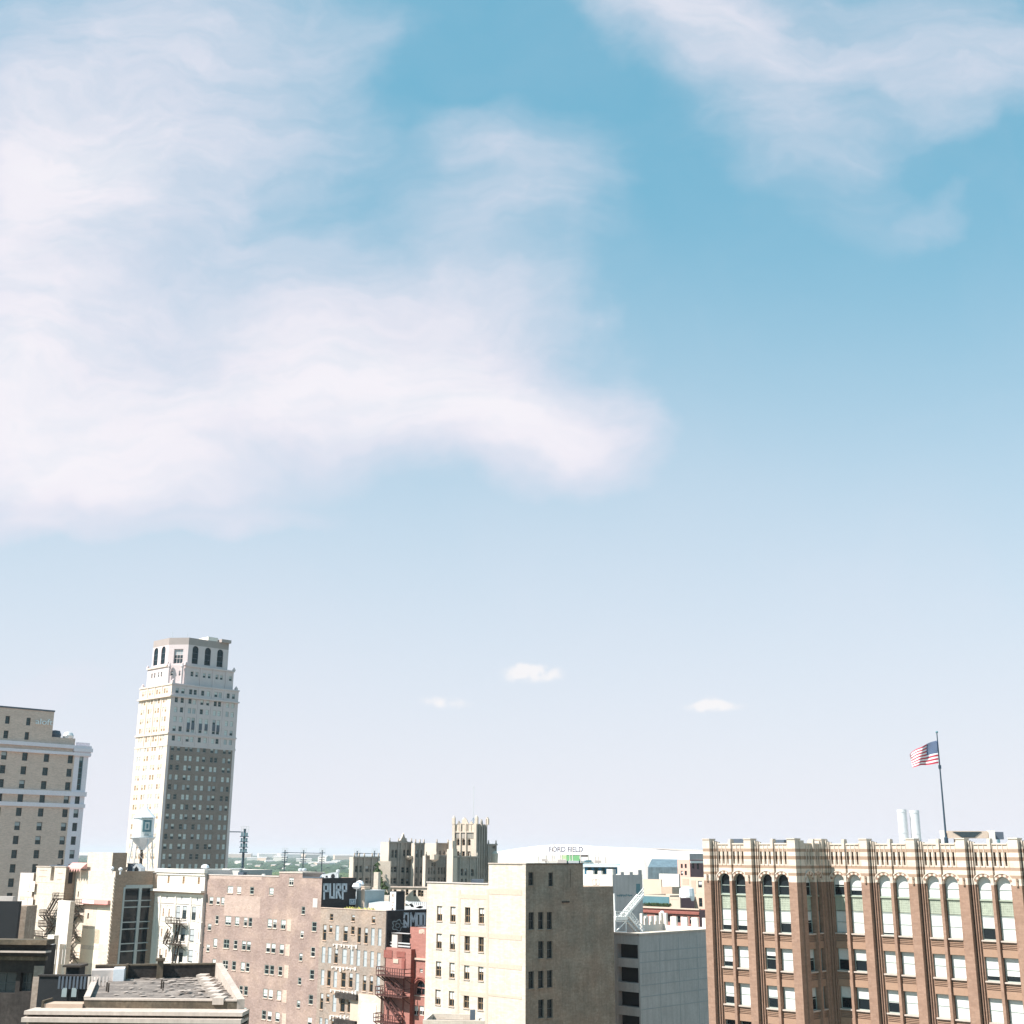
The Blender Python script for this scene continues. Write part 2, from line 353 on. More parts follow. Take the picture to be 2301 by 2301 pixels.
def win_geo(mb, W, h, fr, gl, bl=None, blf=0, depth=.22, rails=(.5,), mull=(), ft=.08, blmb=None, glmb=None):
    p, q, a, b = h[:4]; arch = len(h) > 4 and h[4]; w = q-p; H_ = b-a; d = -depth
    gm = glmb or mb; bm = blmb or mb
    if arch:
        zt = b-w/2; A = arc_pts(p, q, zt)
        gm.face([W.P(p, d, a), W.P(q, d, a)]+[W.P(x, d, z) for x, z in reversed(A)], gl)
        for (x, z), (x2, z2) in zip(A, A[1:]): mb.bar(W.P(x, d+.03, z), W.P(x2, d+.03, z2), ft*.8, fr)
        if blf > 0:
            zb = b-H_*blf
            if zb < zt: bm.face([W.P(p, d+.02, zb), W.P(q, d+.02, zb)]+[W.P(x, d+.02, z) for x, z in reversed(A)], bl)
            else: zb = zt
    else:
        gm.face([W.P(p, d, a), W.P(q, d, a), W.P(q, d, b), W.P(p, d, b)], gl)
        W.box(mb, p, q, b-ft, b, d, d+.07, fr)
        if blf > 0:
            zb = max(a+.02, b-ft-(H_-ft)*blf); W.box(bm, p+ft*.6, q-ft*.6, zb, b-ft, d+.005, d+.03, bl)
    zt = b-w/2 if arch else b-ft
    W.box(mb, p, p+ft, a, zt, d, d+.07, fr); W.box(mb, q-ft, q, a, zt, d, d+.07, fr); W.box(mb, p+ft, q-ft, a, a+ft, d, d+.07, fr)
    for r_ in rails: W.box(mb, p+ft, q-ft, a+H_*r_-ft*.45, a+H_*r_+ft*.45, d, d+.065, fr)
    for r_ in mull: W.box(mb, p+w*r_-ft*.4, p+w*r_+ft*.4, a+ft, zt, d, d+.06, fr)
def window(W, h, parent, fr, gl, bl=None, blf=0, sub=False, sill=None, **k):
    f = MB()
    if sub:
        g = MB(); b = MB(); win_geo(f, W, h, fr, gl, bl, blf, glmb=g, blmb=b, **k)
        if sill: W.box(f, h[0]-.06, h[1]+.06, h[2]-.1, h[2]+.01, -.1, .1, sill)
        o = f.build('window', parent); g.build('pane', o)
        if b.f: b.build('blind', o)
    else:
        win_geo(f, W, h, fr, gl, bl, blf, **k)
        if sill: W.box(f, h[0]-.06, h[1]+.06, h[2]-.12, h[2]+.01, -.1, .12, sill)
        o = f.build('window', parent)
    return o
def block(parent, P, La, Lb, z0, z1, mA, mB=None, hA=(), hB=(), par=.6, pt=.35, mR=None, depth=.3, cop=None, name='wall', roofname='roof', revealA=None):
    """box building with its nearest corner P; lit street front (A) runs left, side wall (B) runs right and back"""
    mB = mB or mA; WA = Wall(P-AD*La, AD); WB = Wall(P, BD); mb = MB()
    sheet(mb, WA, 0, La, z0, z1, hA, mA, depth, revealA); sheet(mb, WB, 0, Lb, z0, z1, hB, mB, depth)
    Q = [P-AD*La, P, P+BD*Lb, P+BD*Lb-AD*La]
    for i in (2, 3):
        a, b = Q[i], Q[(i+1) % 4]; mb.face([a+Z*z0, b+Z*z0, b+Z*z1, a+Z*z1], mB)
    # parapet ring
    c = (Q[0]+Q[2])/2
    ins = [Q[0]+AD*pt+BD*pt, Q[1]-AD*pt+BD*pt, Q[2]-AD*pt-BD*pt, Q[3]+AD*pt-BD*pt]
    for i in range(4):
        a, b, a2, b2 = Q[i], Q[(i+1) % 4], ins[i], ins[(i+1) % 4]
        mb.face([a+Z*z1, b+Z*z1, b2+Z*z1, a2+Z*z1], cop or mA)
        mb.face([a2+Z*z1, b2+Z*z1, b2+Z*(z1-par), a2+Z*(z1-par)], mA)
    mb.build(name, parent)
    rb = MB(); rb.face([p+Z*(z1-par) for p in ins], mR or MT['roof_grey']); rb.build(roofname, parent)
    return WA, WB
def zof(P, x, y):                       # height seen at photo pixel above plan point P
    r = ray(x, y); return CAMZ + r.z*(P.y/r.y)
def cr(x0, y0, s): return lambda x, y, w=0, h=0: (x0+x*s, y0+y*s, w*s, h*s)
def text_on(W, s, x0, x1, yb, m, name, parent, thick=.06, d=.05, hpx=None, bold=0):
    cu = bpy.data.curves.new(name, 'FONT'); cu.body = s; cu.extrude = 0.0; cu.offset = bold; o = bpy.data.objects.new(name, cu)
    me = bpy.data.meshes.new_from_object(o); bpy.data.objects.remove(o)
    xs = [v.co.x for v in me.vertices]; ys = [v.co.y for v in me.vertices]
    u0, zb = W.px(x0, yb, d); u1, _ = W.px(x1, yb, d); k = (u1-u0)/(max(xs)-min(xs)); kz = k
    if hpx: _, zt = W.px(x0, yb-hpx, d); kz = (zt-zb)/(max(ys)-min(ys))
    mb = MB()
    vs = [(u0+(v.co.x-min(xs))*k, zb+(v.co.y-min(ys))*kz) for v in me.vertices]
    ek = {}
    for p in me.polygons:
        f = [vs[i] for i in p.vertices]; mb.face([W.P(u, d+thick, z) for u, z in f], m)
        idx = list(p.vertices)
        for a, b in zip(idx, idx[1:]+idx[:1]): ek[(min(a, b), max(a, b))] = ek.get((min(a, b), max(a, b)), 0)+1
    for (a, b), c in ek.items():
        if c == 1: mb.face([W.P(vs[a][0], d, vs[a][1]), W.P(vs[b][0], d, vs[b][1]), W.P(vs[b][0], d+thick, vs[b][1]), W.P(vs[a][0], d+thick, vs[a][1])], m)
    bpy.data.meshes.remove(me)
    return mb
def strokes(W, segs, x0, y0, w, h, t, m, d=.02):      # painted letters as strokes in a unit box, y down
    mb = MB()
    for (ax, ay, bx, by) in segs:
        u0, z0 = W.px(x0+ax*w, y0+ay*h); u1, z1 = W.px(x0+bx*w, y0+by*h)
        p, q = W.P(u0, 0, z0), W.P(u1, 0, z1); dr = (q-p).normalized(); nn = dr.cross(W.n).normalized()*t/2; p = p-dr*t/2; q = q+dr*t/2
        b = [p-nn+W.n*d, q-nn+W.n*d, q+nn+W.n*d, p+nn+W.n*d]
        mb.hexa([v-W.n*(d+.01) for v in b]+b, m)
    return mb
rnd = random.Random(7)
# ================================================================== SETTING
gb = MB(); s_ = 26000
gb.face([(-s_, -600, 0), (s_, -600, 0), (s_, 40000, 0), (-s_, 40000, 0)], MT['ground']); tag(gb.build('ground'), kind='structure')
st = MB(); w0 = Vector((-30, 200, 0))
st.face([(-150, 230, .004), (-142, 222, .004), (60, 26, .004), (40, 20, .004)], MT['asphalt']); tag(st.build('road'), kind='structure')

# far woodland: stuff
def blobs(name, n, dmin, dmax, rmin, rmax, hmin, hmax, m, seed):
    rr = random.Random(seed); mb = MB(); pw = 1.0
    for _ in range(n):
        t = rr.random(); D = dmin*(dmax/dmin)**t; k = rr.uniform(rmin, rmax); x = D*k; h = rr.uniform(hmin, hmax); w = rr.uniform(5, 12)*(1+D/2500)
        c = Vector((x, D, h*.45)); ring = 6; rows = []
        for j, (rf, zf) in enumerate(((.75, -.45), (1, .05), (.72, .38))):
            rows.append([c+Vector((w*rf*math.cos(2*math.pi*i/ring+j)*rr.uniform(.75, 1.2), w*rf*math.sin(2*math.pi*i/ring+j)*rr.uniform(.75, 1.2), h*zf*rr.uniform(.75, 1.25))) for i in range(ring)])
        top = c+Z*h*.58
        for a, b in zip(rows, rows[1:]):
            for i in range(ring): mb.face([a[i], a[(i+1) % ring], b[(i+1) % ring], b[i]], m)
        for i in range(ring): mb.face([rows[-1][i], rows[-1][(i+1) % ring], top], m)
    o = mb.build(name); return tag(o, kind='stuff')
tag(blobs('woodland', 9000, 2400, 15000, -.44, .10, 9, 17, MT['leaf_far'], 3), label='dense green woodland reaching the horizon behind the brick buildings', cat='woodland')
tag(blobs('tree_belt', 3000, 1300, 2600, -.42, .06, 7, 13, MT['leaf'], 5), label='nearer leafy tree belt below the stadium light towers', cat='tree belt')

# pale houses and sheds scattered in the far trees
rr = random.Random(21)
spots = [(536,1948,900,16,7),(566,1939,1500,22,8),(590,1938,1500,26,8),(605,1944,1300,20,6),(630,1938,1500,30,12),(648,1952,1000,14,6),(683,1940,1500,34,8),(694,1947,1150,40,5),(708,1948,1150,26,7),(722,1949,1100,30,6),(738,1948,1150,26,6),(728,1938,1600,24,14),(705,1955,950,14,6),(560,1955,850,10,6),(580,1958,820,14,6),(615,1956,900,12,6),(668,1955,900,10,6),(746,1945,1250,30,6),(757,1941,1500,22,5),(655,1925,3500,60,12),(600,1926,3200,40,12),(700,1927,3000,40,12),(770,1930,2600,40,10),(540,1928,3000,50,12),(190,1925,2200,40,12),(200,1931,1600,26,8),(188,1938,1300,24,8),(775,1956,880,12,5),(790,1962,800,14,5),(640,1965,740,12,6),(552,1966,720,14,5),(620,1970,700,10,5)]
proto = None
for (x, y, D, w, h) in spots:
    D = 46*2965/(y-1918+h*.5+.01*x-6); D = max(1400, min(D, 9000)); w = w*D/2855; hh = min(h*D/2965, 28); p = at(x, y, D); mb = MB(); rz = rr.uniform(-.6, .6); m = MT['white'] if rr.random() < .7 else MT['beige']
    c, s2 = math.cos(rz), math.sin(rz); dd = w*.6; z1 = p.z
    z1 = hh+9; h = hh
    F = lambda a, b, z: Vector((p.x+a*c-b*s2, D+a*s2+b*c, z))
    e = thing('distant_house', 'small pale house among the trees far beyond the city', 'house', (p.x, D, 0), 'pale houses scattered in the far trees')
    mb.hexa([F(-w/2, -dd/2, 0), F(w/2, -dd/2, 0), F(w/2, dd/2, 0), F(-w/2, dd/2, 0), F(-w/2, -dd/2, z1), F(w/2, -dd/2, z1), F(w/2, dd/2, z1), F(-w/2, dd/2, z1)], m); mb.build('wall', e)
    rb = MB(); rp = z1+h*.25
    a0, a1, b0, b1, r0, r1 = F(-w/2-.4, -dd/2-.4, z1), F(w/2+.4, -dd/2-.4, z1), F(-w/2-.4, dd/2+.4, z1), F(w/2+.4, dd/2+.4, z1), F(-w/2-.4, 0, rp), F(w/2+.4, 0, rp)
    rb.face([a0, a1, r1, r0], MT['roof_grey']); rb.face([b1, b0, r0, r1], MT['roof_grey']); rb.face([a0, r0, b0], m); rb.face([a1, b1, r1], m); rb.build('roof', e)

# ================================================================== BROWN ARCADED OFFICE BLOCK (right)
GB = R(43); A1 = Vector((math.cos(GB), -math.sin(GB), 0)); B1 = Vector((math.sin(GB), math.cos(GB), 0))
C1 = at(1795, 1886, 128.5); C1.z = 0
ZT = zof(C1, 1795, 1886)
L0 = ext(C1, -A1, 1588, 1884)
C2 = ext(C1, B1, 1850, 1888)
T_ = MT
office = thing('office_building', 'brown brick office block with striped cream parapet and pairs of arched top windows', 'building', (C1.x, C1.y, 0))
pieces = MB()
BANDS = [(0, .91, 'cream'), (.91, 1.22, 'cream_band'), (1.22, 1.63, 'cream'), (1.63, 1.97, 'cream_band'), (1.97, 2.57, 'cream'), (2.57, 2.86, 'cream_band'), (2.86, 3.27, 'cream'), (3.27, 3.55, 'cream_band'), (3.55, 4.18, 'cream'), (4.18, 60, 'brick_tan')]
def bbox(mb, W, u0, u1, t0, t1, d0, d1):     # box split by the parapet stripes, t = depth below roof line
    for a, b, m in BANDS:
        lo, hi = max(a, t0), min(b, t1)
        if hi-lo > .01: W.box(mb, u0, u1, ZT-hi, ZT-lo, d0, d1, T_[m])
SILLS = 5; FL = 3.6; WT0 = 7.0; WH = 2.12; WD = .42
blinds = {0: [0, 0, 0, 0, .5, .75, 1, 1, 1, 1, 1, 1, 1, 1], 1: [.75, .75, 1, .55, 1, 1, .9, 1, 1, 1, .5, 1, 1, 1], 2: [.75, 1, .35, 1, .5, .5, 1, 1, 1, 1, .8, .75, 1, 1],
          3: [.65, 1, .55, 1, .5, .5, .55, 1, 1, 1, 1, 1, 1, 1], 4: [0, 0, 0, 0, 1, 1, 1, 1, .8, 1, 1, 1, 1, 1], 5: [0]*14}
def bay(W, u, P, ci, pier=.85, first=True, ret=False):
    """one bay: big pier, two stepped strips, window, mullion, window, strip"""
    mb = pieces; k = P/5.0
    if ret: e = [u, u+.25, u+.5, u+.75, u+.95+1.35, u+.95+1.35+.4, u+P-1.1, u+P-.85]; x = [e[3], e[4], e[5], e[6]]
    else: x = [u+1.35*k, u+2.78*k, u+3.13*k, u+4.56*k]
    if not ret:
        bbox(mb, W, u, u+pier, 0, 50, -.3, .8)
        bbox(mb, W, u+pier+.13, u+1.06*k, .12, 50, -.3, .3); bbox(mb, W, u+1.14*k, u+1.22*k, .2, 50, -.3, .12); bbox(mb, W, u+1.22*k, x[0], .25, 50, -WD, -.12)
        bbox(mb, W, x[3], u+P-.16, .25, 50, -WD, .02); bbox(mb, W, u+P-.16, u+P, .12, 50, -.3, .28)
        W.box(mb, u-.04, u+pier+.04, ZT, ZT+.1, -.35, .87, T_['cream'])
    else:
        bbox(mb, W, u, x[0], .1, 50, -.3, .1); bbox(mb, W, x[3], u+P, .12, 50, -.3, .1)
    bbox(mb, W, x[1], x[2]-.07, .08, 50, -WD, .26)
    W.box(mb, (x[1]+x[2])/2-.14, (x[1]+x[2])/2+.14, ZT-.08, ZT+.06, -.3, .26, T_['cream'])
    for j, (a, b) in enumerate(((x[0], x[1]), (x[2], x[3]))):
        w = b-a; hA = (a, b, ZT-5.5, ZT-3.4, True)
        # parapet field with slits
        slits = [(a+w*(.04+.36*q), a+w*(.04+.36*q)+.2, ZT-2.45, ZT-1.2) for q in range(3)]
        for lo, hi, m in BANDS:
            lo2, hi2 = max(lo, .38), min(hi, 3.38)
            if hi2-lo2 > .01:
                hs = [(s0, s1, max(z0, ZT-hi2), min(z1, ZT-lo2)) for (s0, s1, z0, z1) in slits if min(z1, ZT-lo2)-max(z0, ZT-hi2) > .01]
                sheet(mb, W, a, b, ZT-hi2, ZT-lo2, hs, T_[m], .3)
        for s0, s1, z0, z1 in slits: mb.face([W.P(s0-.02, -.3, z0-.02), W.P(s1+.02, -.3, z0-.02), W.P(s1+.02, -.3, z1+.02), W.P(s0-.02, -.3, z1+.02)], T_['opening'])
        W.box(mb, a, b, ZT-.38, ZT-.36, -.3, .02, T_['cream'])
        W.box(mb, a, b, ZT-.5, ZT-.38, 0.002, .1, T_['cream'])
        for q in range(4): W.box(mb, a+w*(q/3)-(.03 if q else 0), a+w*(q/3)+(.03 if q < 3 else 0), ZT-2.57, ZT-.5, .002, .06, T_['cream_band'] if 0 else T_['cream'])
        # arch zone: wall sheet with arched opening (cream)
        zb = ZT-4.18
        r = w/2; cx = (a+b)/2; zs = ZT-3.4-r
        A = arc_pts(a, b, zs, 10); k2 = 5
        mb.face([W.P(a, 0, ZT-3.38)]+[W.P(X, 0, z) for X, z in reversed(A[:k2+1])], T_['cream']); mb.face([W.P(b, 0, ZT-3.38)]+[W.P(X, 0, z) for X, z in reversed(A[k2:])], T_['cream'])
        mb.face([W.P(a, 0, ZT-3.38), W.P(cx, 0, ZT-3.4), W.P(b, 0, ZT-3.38)], T_['cream'])
        for (X, z), (X2, z2) in zip(A, A[1:]): mb.face([W.P(X, 0, z), W.P(X2, 0, z2), W.P(X2, -WD, z2), W.P(X, -WD, z)], T_['cream'])
        # voussoir ring
        nseg = 11; r0, r1, r2 = r+.0, r+.26, r+.36
        for q in range(nseg):
            t0, t1 = math.pi*(q+.0)/nseg, math.pi*(q+1)/nseg
            for (ra, rb, dd, mm) in ((r0, r1, .10, T_['cream'] if q % 2 == 0 else T_['brick_tan']), (r1, r2, .16, T_['cream'])):
                pt = lambda rr_, t, d: W.P(cx-rr_*math.cos(t), d, zs+rr_*math.sin(t))
                mb.hexa([pt(ra, t0, 0), pt(ra, t1, 0), pt(rb, t1, 0), pt(rb, t0, 0), pt(ra, t0, dd), pt(ra, t1, dd), pt(rb, t1, dd), pt(rb, t0, dd)], mm)
        c_ = ci*2+j
        fr = T_['frame']
        window(W, hA, office, fr, T_['glass'], T_['blind'], blinds[0][c_], sub=not ret, depth=WD, rails=(.42,), ft=.07)
        # green spandrel under arched window
        gp = MB(); W.box(gp, a, b, ZT-6.95, ZT-5.62, -WD-.1, -WD+.04, T_['green']); W.box(gp, a, b, ZT-5.62, ZT-5.5, -WD-.1, -WD+.18, T_['green'])
        for q1 in range(7):
            for q2 in range(5): W.box(gp, a+w*(.1+.125*q1), a+w*(.1+.125*q1)+.05, ZT-6.75+.22*q2, ZT-6.75+.22*q2+.09, -WD+.04, -WD+.07, T_['green'])
        gp.build('spandrel', office)
        for kf in range(SILLS):
            zt = ZT-WT0-FL*kf; zb2 = zt-WH
            window(W, (a, b, zb2, zt), office, fr, T_['glass'], T_['blind'], blinds[min(kf+1, 5)][c_], sub=not ret, depth=WD, rails=(.49,), ft=.07)
            W.box(mb, a-.03, b+.03, zb2-.13, zb2, -WD, .06, T_['cream_band'] if 0 else T_['coping'])
            W.box(mb, a, b, zb2-.80, zb2-.13, -WD-.1, -.16, T_['spandrel'])
            for q in range(4): W.box(mb, a, b, zb2-.26-.15*q, zb2-.19-.15*q, -.16, -.08, T_['brick_tan2'])
            W.box(mb, a, b, zb2-1.48, zb2-.80, -WD-.1, -.04, T_['brick_tan2'])
            mb.face([W.P(a, -WD-.05, zb2-1.5), W.P(b, -WD-.05, zb2-1.5), W.P(b, -WD-.05, zb2-1.6), W.P(a, -WD-.05, zb2-1.6)], T_['brick_tan'])
        W.box(mb, a, b, ZT-30, ZT-WT0-FL*SILLS+.02, -WD-.1, -.04, T_['brick_tan'])
    if not ret:     # carved ornament on the pier
        om = MB(); z = ZT-3.85; uc = u+pier*.55
        om.hexa([W.P(uc-.07, .8, z-.42), W.P(uc+.12, .8, z-.42), W.P(uc+.12, .8, z+.1), W.P(uc-.07, .8, z+.1), W.P(uc-.07, .95, z-.40), W.P(uc+.1, .97, z-.36), W.P(uc+.08, .95, z+.02), W.P(uc-.05, .95, z+.04)], T_['cream_band'])
        om.box(W.P(uc+.02, .88, z+.2), (.16, .16, .24), T_['cream_band']); om.build('ornament', office)
WL = Wall(L0, A1); lenL = (C1-L0).length; PL = (lenL-.95)/2
bay(WL, 0, PL, 0); bay(WL, PL, PL, 1)
bbox(pieces, WL, lenL-.95, lenL-.02, 0, 50, -.3, .8)
WL.box(pieces, lenL-.98, lenL+.0, ZT, ZT+.1, -.35, .87, T_['cream'])
WRt = Wall(C1+A1*0-B1*.54, B1); lenR = (C2-C1).length+.54
bay(WRt, .0, lenR-.15, 2, ret=True) if False else None
blinds_keep = {k: list(v) for k, v in blinds.items()}
for k in blinds: blinds[k] = blinds[k]+[.4, .6]
WRt = Wall(C1+B1*.0, B1); bay(WRt, .02, (C2-C1).length-.02, 7, ret=True)
WR = Wall(C2, A1)
uE, _ = WR.px(2273, 1893); u1_, _ = WR.px(1938, 1890); PR = (uE-u1_)/3
for i, k in enumerate(blinds): pass
u0R = u1_-PR
bbox(pieces, WR, 0, .35, 0, 50, -.3, .2)
for i in range(5): bay(WR, u0R+PR*i, PR, 2+i, pier=.85 if i else .85)
bbox(pieces, WR, u0R+PR*5, u0R+PR*5+.85, 0, 50, -.3, .8)
# body
endR = u0R+PR*5+.85
poly = [L0, C1+A1*0, C2, C2+A1*endR, C2+A1*endR+B1*22, L0+B1*27]
ins = [L0+B1*.55+A1*.2, C1+B1*.55-A1*.55, C2+B1*.55-A1*.5, C2+A1*(endR-.2)+B1*.55, C2+A1*(endR-.2)+B1*21.8, L0+B1*26.8+A1*.2]
bd = MB(); bd.prism([(p.x, p.y) for p in ins], 0, ZT-1.2, T_['brick_tan'], T_['roof_grey'])
pieces_o = pieces.build('wall', office); bd.build('roof', office)
# low parapet walls behind, seen above the roof line
Wn = WL
for u, w, h in ((2.0, 1.9, .12), (7.0, 1.6, .0)): pb = MB(); Wn.box(pb, u, u+w, ZT-1, ZT-.02+h, -3.2, -1.4, T_['metal_dark']); pb.build('roof_hatch', office)
zr = ZT-1.2
# exhaust stacks
for i, (xa, ytop, lab) in enumerate(((2018, 1819, 'pale exhaust stack on the brown office roof, left of the pair'), (2046, 1821, 'pale exhaust stack on the brown office roof, nearer the flagpole'))):
    D = 141; p = at(xa+8, ytop, D); e = thing('exhaust_stack', lab, 'chimney', (p.x, p.y, zr), 'pair of roof exhaust stacks')
    s1 = MB(); s1.lathe((p.x, p.y, 0), [(.52, zr), (.52, p.z-.0), (.46, p.z), (.46, p.z-1.5), (0, p.z-1.5)], T_['metal'], 24); s1.build('flue', e, True)
    s2 = MB()
    for zz in (p.z-.25, p.z-2.5, zr+1.4): s2.lathe((p.x, p.y, 0), [(.52, zz-.05), (.56, zz-.04), (.56, zz+.04), (.52, zz+.05)], T_['metal'], 24)
    s2.build('band', e, True)
# flagpole
D = 124; pt = at(2108, 1648, D); pb_ = at(2127, 1897, D)
fx, fy = pt.x, D; e = thing('flagpole', 'tall dark flagpole on the brown office roof', 'flagpole', (pb_.x, D, zr))
f1 = MB(); f1.lathe((pb_.x, fy, 0), [(.20, zr-.5), (.19, pb_.z+.6), (.10, pb_.z+.7), (.05, pt.z), (0, pt.z)], T_['navy'], 12); f1.build('pole', e, True)
f2 = MB(); f2.lathe((pb_.x, fy, pt.z), [(0, -.02), (.11, .05), (.13, .13), (.09, .22), (0, .26)], T_['teal_metal'], 12); f2.build('ball', e, True)
f3 = MB(); f3.box((pb_.x, fy, pt.z-3.3), (.22, .22, .35), T_['navy']); f3.build('cleat', e)
# flag
def flag():
    mb = MB(); nx, ny = 40, 26; P0 = at(2106, 1664, D-.1); P1 = at(2109, 1715, D-.1); P2 = at(2052, 1723, D-.1); P3 = at(2046, 1693, D-.1)
    def S_(i, j):
        s, t = i/nx, j/ny
        a = P0.lerp(P1, t); b = P3.lerp(P2, t); q = a.lerp(b, s)
        arch_ = math.sin(s*math.pi)*.18
        q = q+Z*(arch_*(1-t)*1.0 + .07*math.sin(s*9+t*2)*s) + Vector((.05*math.sin(t*7+s*4)*s, .30*math.sin(s*8.5-t*2.4)*s+.12*math.sin(s*17+t*5)*s, 0))
        if s > .75 and t < .35: q = q+Z*(-.22*(s-.75)*4*(1-t/.35)*.6)
        return q
    for i in range(nx):
        for j in range(ny):
            st_ = j*13//ny; m = T_['flag_red'] if st_ % 2 == 0 else T_['flag_white']
            if i < nx*.4 and st_ < 7: m = T_['flag_blue']
            mb.face([S_(i, j), S_(i+1, j), S_(i+1, j+1), S_(i, j+1)], m)
    # stars
    nrm = Vector((0, -1, 0))
    for rI in range(9):
        for cI in range(6 if rI % 2 == 0 else 5):
            i = (cI*2+1+(rI % 2))*nx*.4/12.5; j = (rI+.8)*ny*7/13/9.8
            c = S_(i, j)+nrm*.03; rr_ = .045; pts = []
            for q in range(10): a = math.pi/2+q*math.pi/5; r_ = rr_ if q % 2 == 0 else rr_*.45; pts.append(c+Vector((r_*math.cos(a), 0, r_*math.sin(a))))
            mb.face(pts, T_['flag_white'])
    return mb
solo(flag(), 'flag', 'striped red and white flag with starred blue corner flying from the roof pole', 'flag', smooth_=False)
# concrete roof frame with scooped beam
D = 133; WF = Wall(at(2116, 1870, D), Vector((1, 0, 0)))
e = thing('roof_frame', 'white rooftop frame with a dark scooped beam behind the flagpole base', 'roof structure', (WF.o.x, WF.o.y, zr))
def pbx(mb, x0, y0, x1, y1, d0, d1, m): u0, z1 = WF.px(x0, y0); u1, z0 = WF.px(x1, y1); WF.box(mb, u0, u1, z0, z1, d0, d1, m)
mb = MB(); pbx(mb, 2116, 1866, 2129, 1915, -.6, 0, T_['white']); mb.build('post', e)
mb = MB(); pbx(mb, 2222, 1866, 2240, 1915, -.6, 0, T_['white']); mb.build('post', e)
mb = MB(); pbx(mb, 2260, 1869, 2268, 1915, -2.6, -2.2, T_['teal_metal']); mb.build('post', e)
mb = MB(); pbx(mb, 2129.2, 1867, 2221.8, 1884, -.5, -.1, T_['beige']); mb.build('beam', e)
mb = MB(); pts = [(2141, 1869), (2206, 1869), (2190, 1882), (2163, 1882)]
q = [WF.P(WF.px(x, y)[0], -.05, WF.px(x, y)[1]) for x, y in pts]; q2 = [p+WF.n*(-.04) for p in q]; mb.hexa(q2[::-1]+q[::-1], T_['glass_dull']); mb.build('scoop', e)
mb = MB(); pbx(mb, 2240.2, 1869, 2262, 1886, -1.5, -.7, T_['metal_dark']); mb.build('side_panel', e)
mb = MB(); pbx(mb, 2154, 1884.2, 2161, 1900, -1.5, -1.0, T_['dark_iron']); mb.build('strut', e)
mb = MB(); D = 138; p = at(2105, 1888, D)
for x0, x1, yt in ((2100, 2115, 1886), (2064, 2100, 1892)):
    a, b = at(x0, yt, D), at(x1, yt, D); mb.hexa([Vector((a.x, D, zr)), Vector((b.x, D, zr)), Vector((b.x, D+2, zr)), Vector((a.x, D+2, zr)), a, b, b+Vector((0, 2, 0)), a+Vector((0, 2, 0))], T_['white'])
solo(mb, 'roof_box', 'low white rooftop plant box between the stacks and the flagpole', 'roof box')
# ================================================================== CREAM BUILDING WITH DARK SIDE (centre)
c5 = cr(900, 1801, .2588)
P = at(1182, 1942, 160); zhi = P.z; P.z = 0
La_hi = (P-ext(P, -AD, 1098, 1941)).length; Lb_hi = (ext(P, BD, 1310, 1942)-P).length
La_all = (P-ext(P, -AD, 960, 1990)).length; Lb_all = (ext(P, BD, 1378, 1993)-P).length
Qlo = P-AD*La_hi; zlo = zof(Qlo, 1098, 1987); zlo2 = zof(P+BD*Lb_hi, 1312, 1993)
b = thing('cream_building', 'cream painted building with four window columns and a shaded grey brown side wall', 'building', (P.x, P.y, 0))
WA = Wall(P-AD*La_all, AD); WB = Wall(P, BD)
rowsA = [[(338, 972), (455, 980), (582, 986), (703, 993)], [(335, 1213), (450, 1222), (578, 1230), (699, 1240)], [(330, 1455), (447, 1466), (575, 1478), (696, 1490)], [(324, 1700), (442, 1714), (571, 1728), (693, 1742)]]
hA = [WA.H(*c5(x, y, 40, 130)[:2], 47*.2588, 134*.2588) for row in rowsA for (x, y) in row]
def regular(rows):   # straighten a measured grid: same u per column, same z per row
    nC = len(rows[0]); us = [(sum(r[j][0] for r in rows)/len(rows), sum(r[j][1] for r in rows)/len(rows)) for j in range(nC)]
    return [[(us[j][0], us[j][1], sum(h[2] for h in r)/nC, sum(h[3] for h in r)/nC) for j in range(nC)] for r in rows]
g = regular([hA[i*4:i*4+4] for i in range(4)]); hA = [h for r in g for h in r]
hB_px = [(1133, 672, 45, 115), (1305, 676, 40, 118), (1136, 1037, 48, 150), (1218, 1035, 46, 150), (1293, 1035, 46, 150), (1220, 1287, 48, 150), (1295, 1287, 48, 150),
         (1135, 1550, 48, 150), (1219, 1545, 48, 150), (1296, 1540, 48, 150), (1220, 1800, 48, 160), (1297, 1798, 48, 160)]
hB = [WB.H(*c5(x, y)[:2], w*.2588, h*.2588) for (x, y, w, h) in hB_px]
mb = MB(); sheet(mb, WA, 0, La_all-La_hi, 0, zlo, hA, T_['paint_cream'], .3)
sheet(mb, WA, La_all-La_hi, La_all, 0, zhi, [], T_['paint_cream'])
sheet(mb, WB, 0, Lb_hi, 0, zhi, hB, T_['brick_grey'], .3); sheet(mb, WB, Lb_hi, Lb_all, 0, zlo2, [], T_['brick_grey'])
back = lambda p, q, z: mb.face([p, q, q+Z*z, p+Z*z], T_['brick_grey'])
q0, q1, q2, q3 = WA.P(0, 0, 0), WA.P(0, 0, 0)+BD*Lb_all, P+BD*Lb_all-AD*La_all, P+BD*Lb_all
back(q0+BD*Lb_all, q0, zlo); back(q3, q3-AD*La_hi, zlo2); back(q3-AD*La_hi, q0+BD*Lb_all, zlo)
pq = P-AD*La_hi; mb.face([pq+Z*zlo, pq+BD*Lb_hi+Z*zlo, pq+BD*Lb_hi+Z*zhi, pq+Z*zhi][::-1], T_['paint_cream'])
pr = P+BD*Lb_hi; mb.face([pr+Z*zlo2, pr-AD*La_hi+Z*zlo2, pr-AD*La_hi+Z*zhi, pr+Z*zhi], T_['brick_grey'])
mb.build('wall', b)
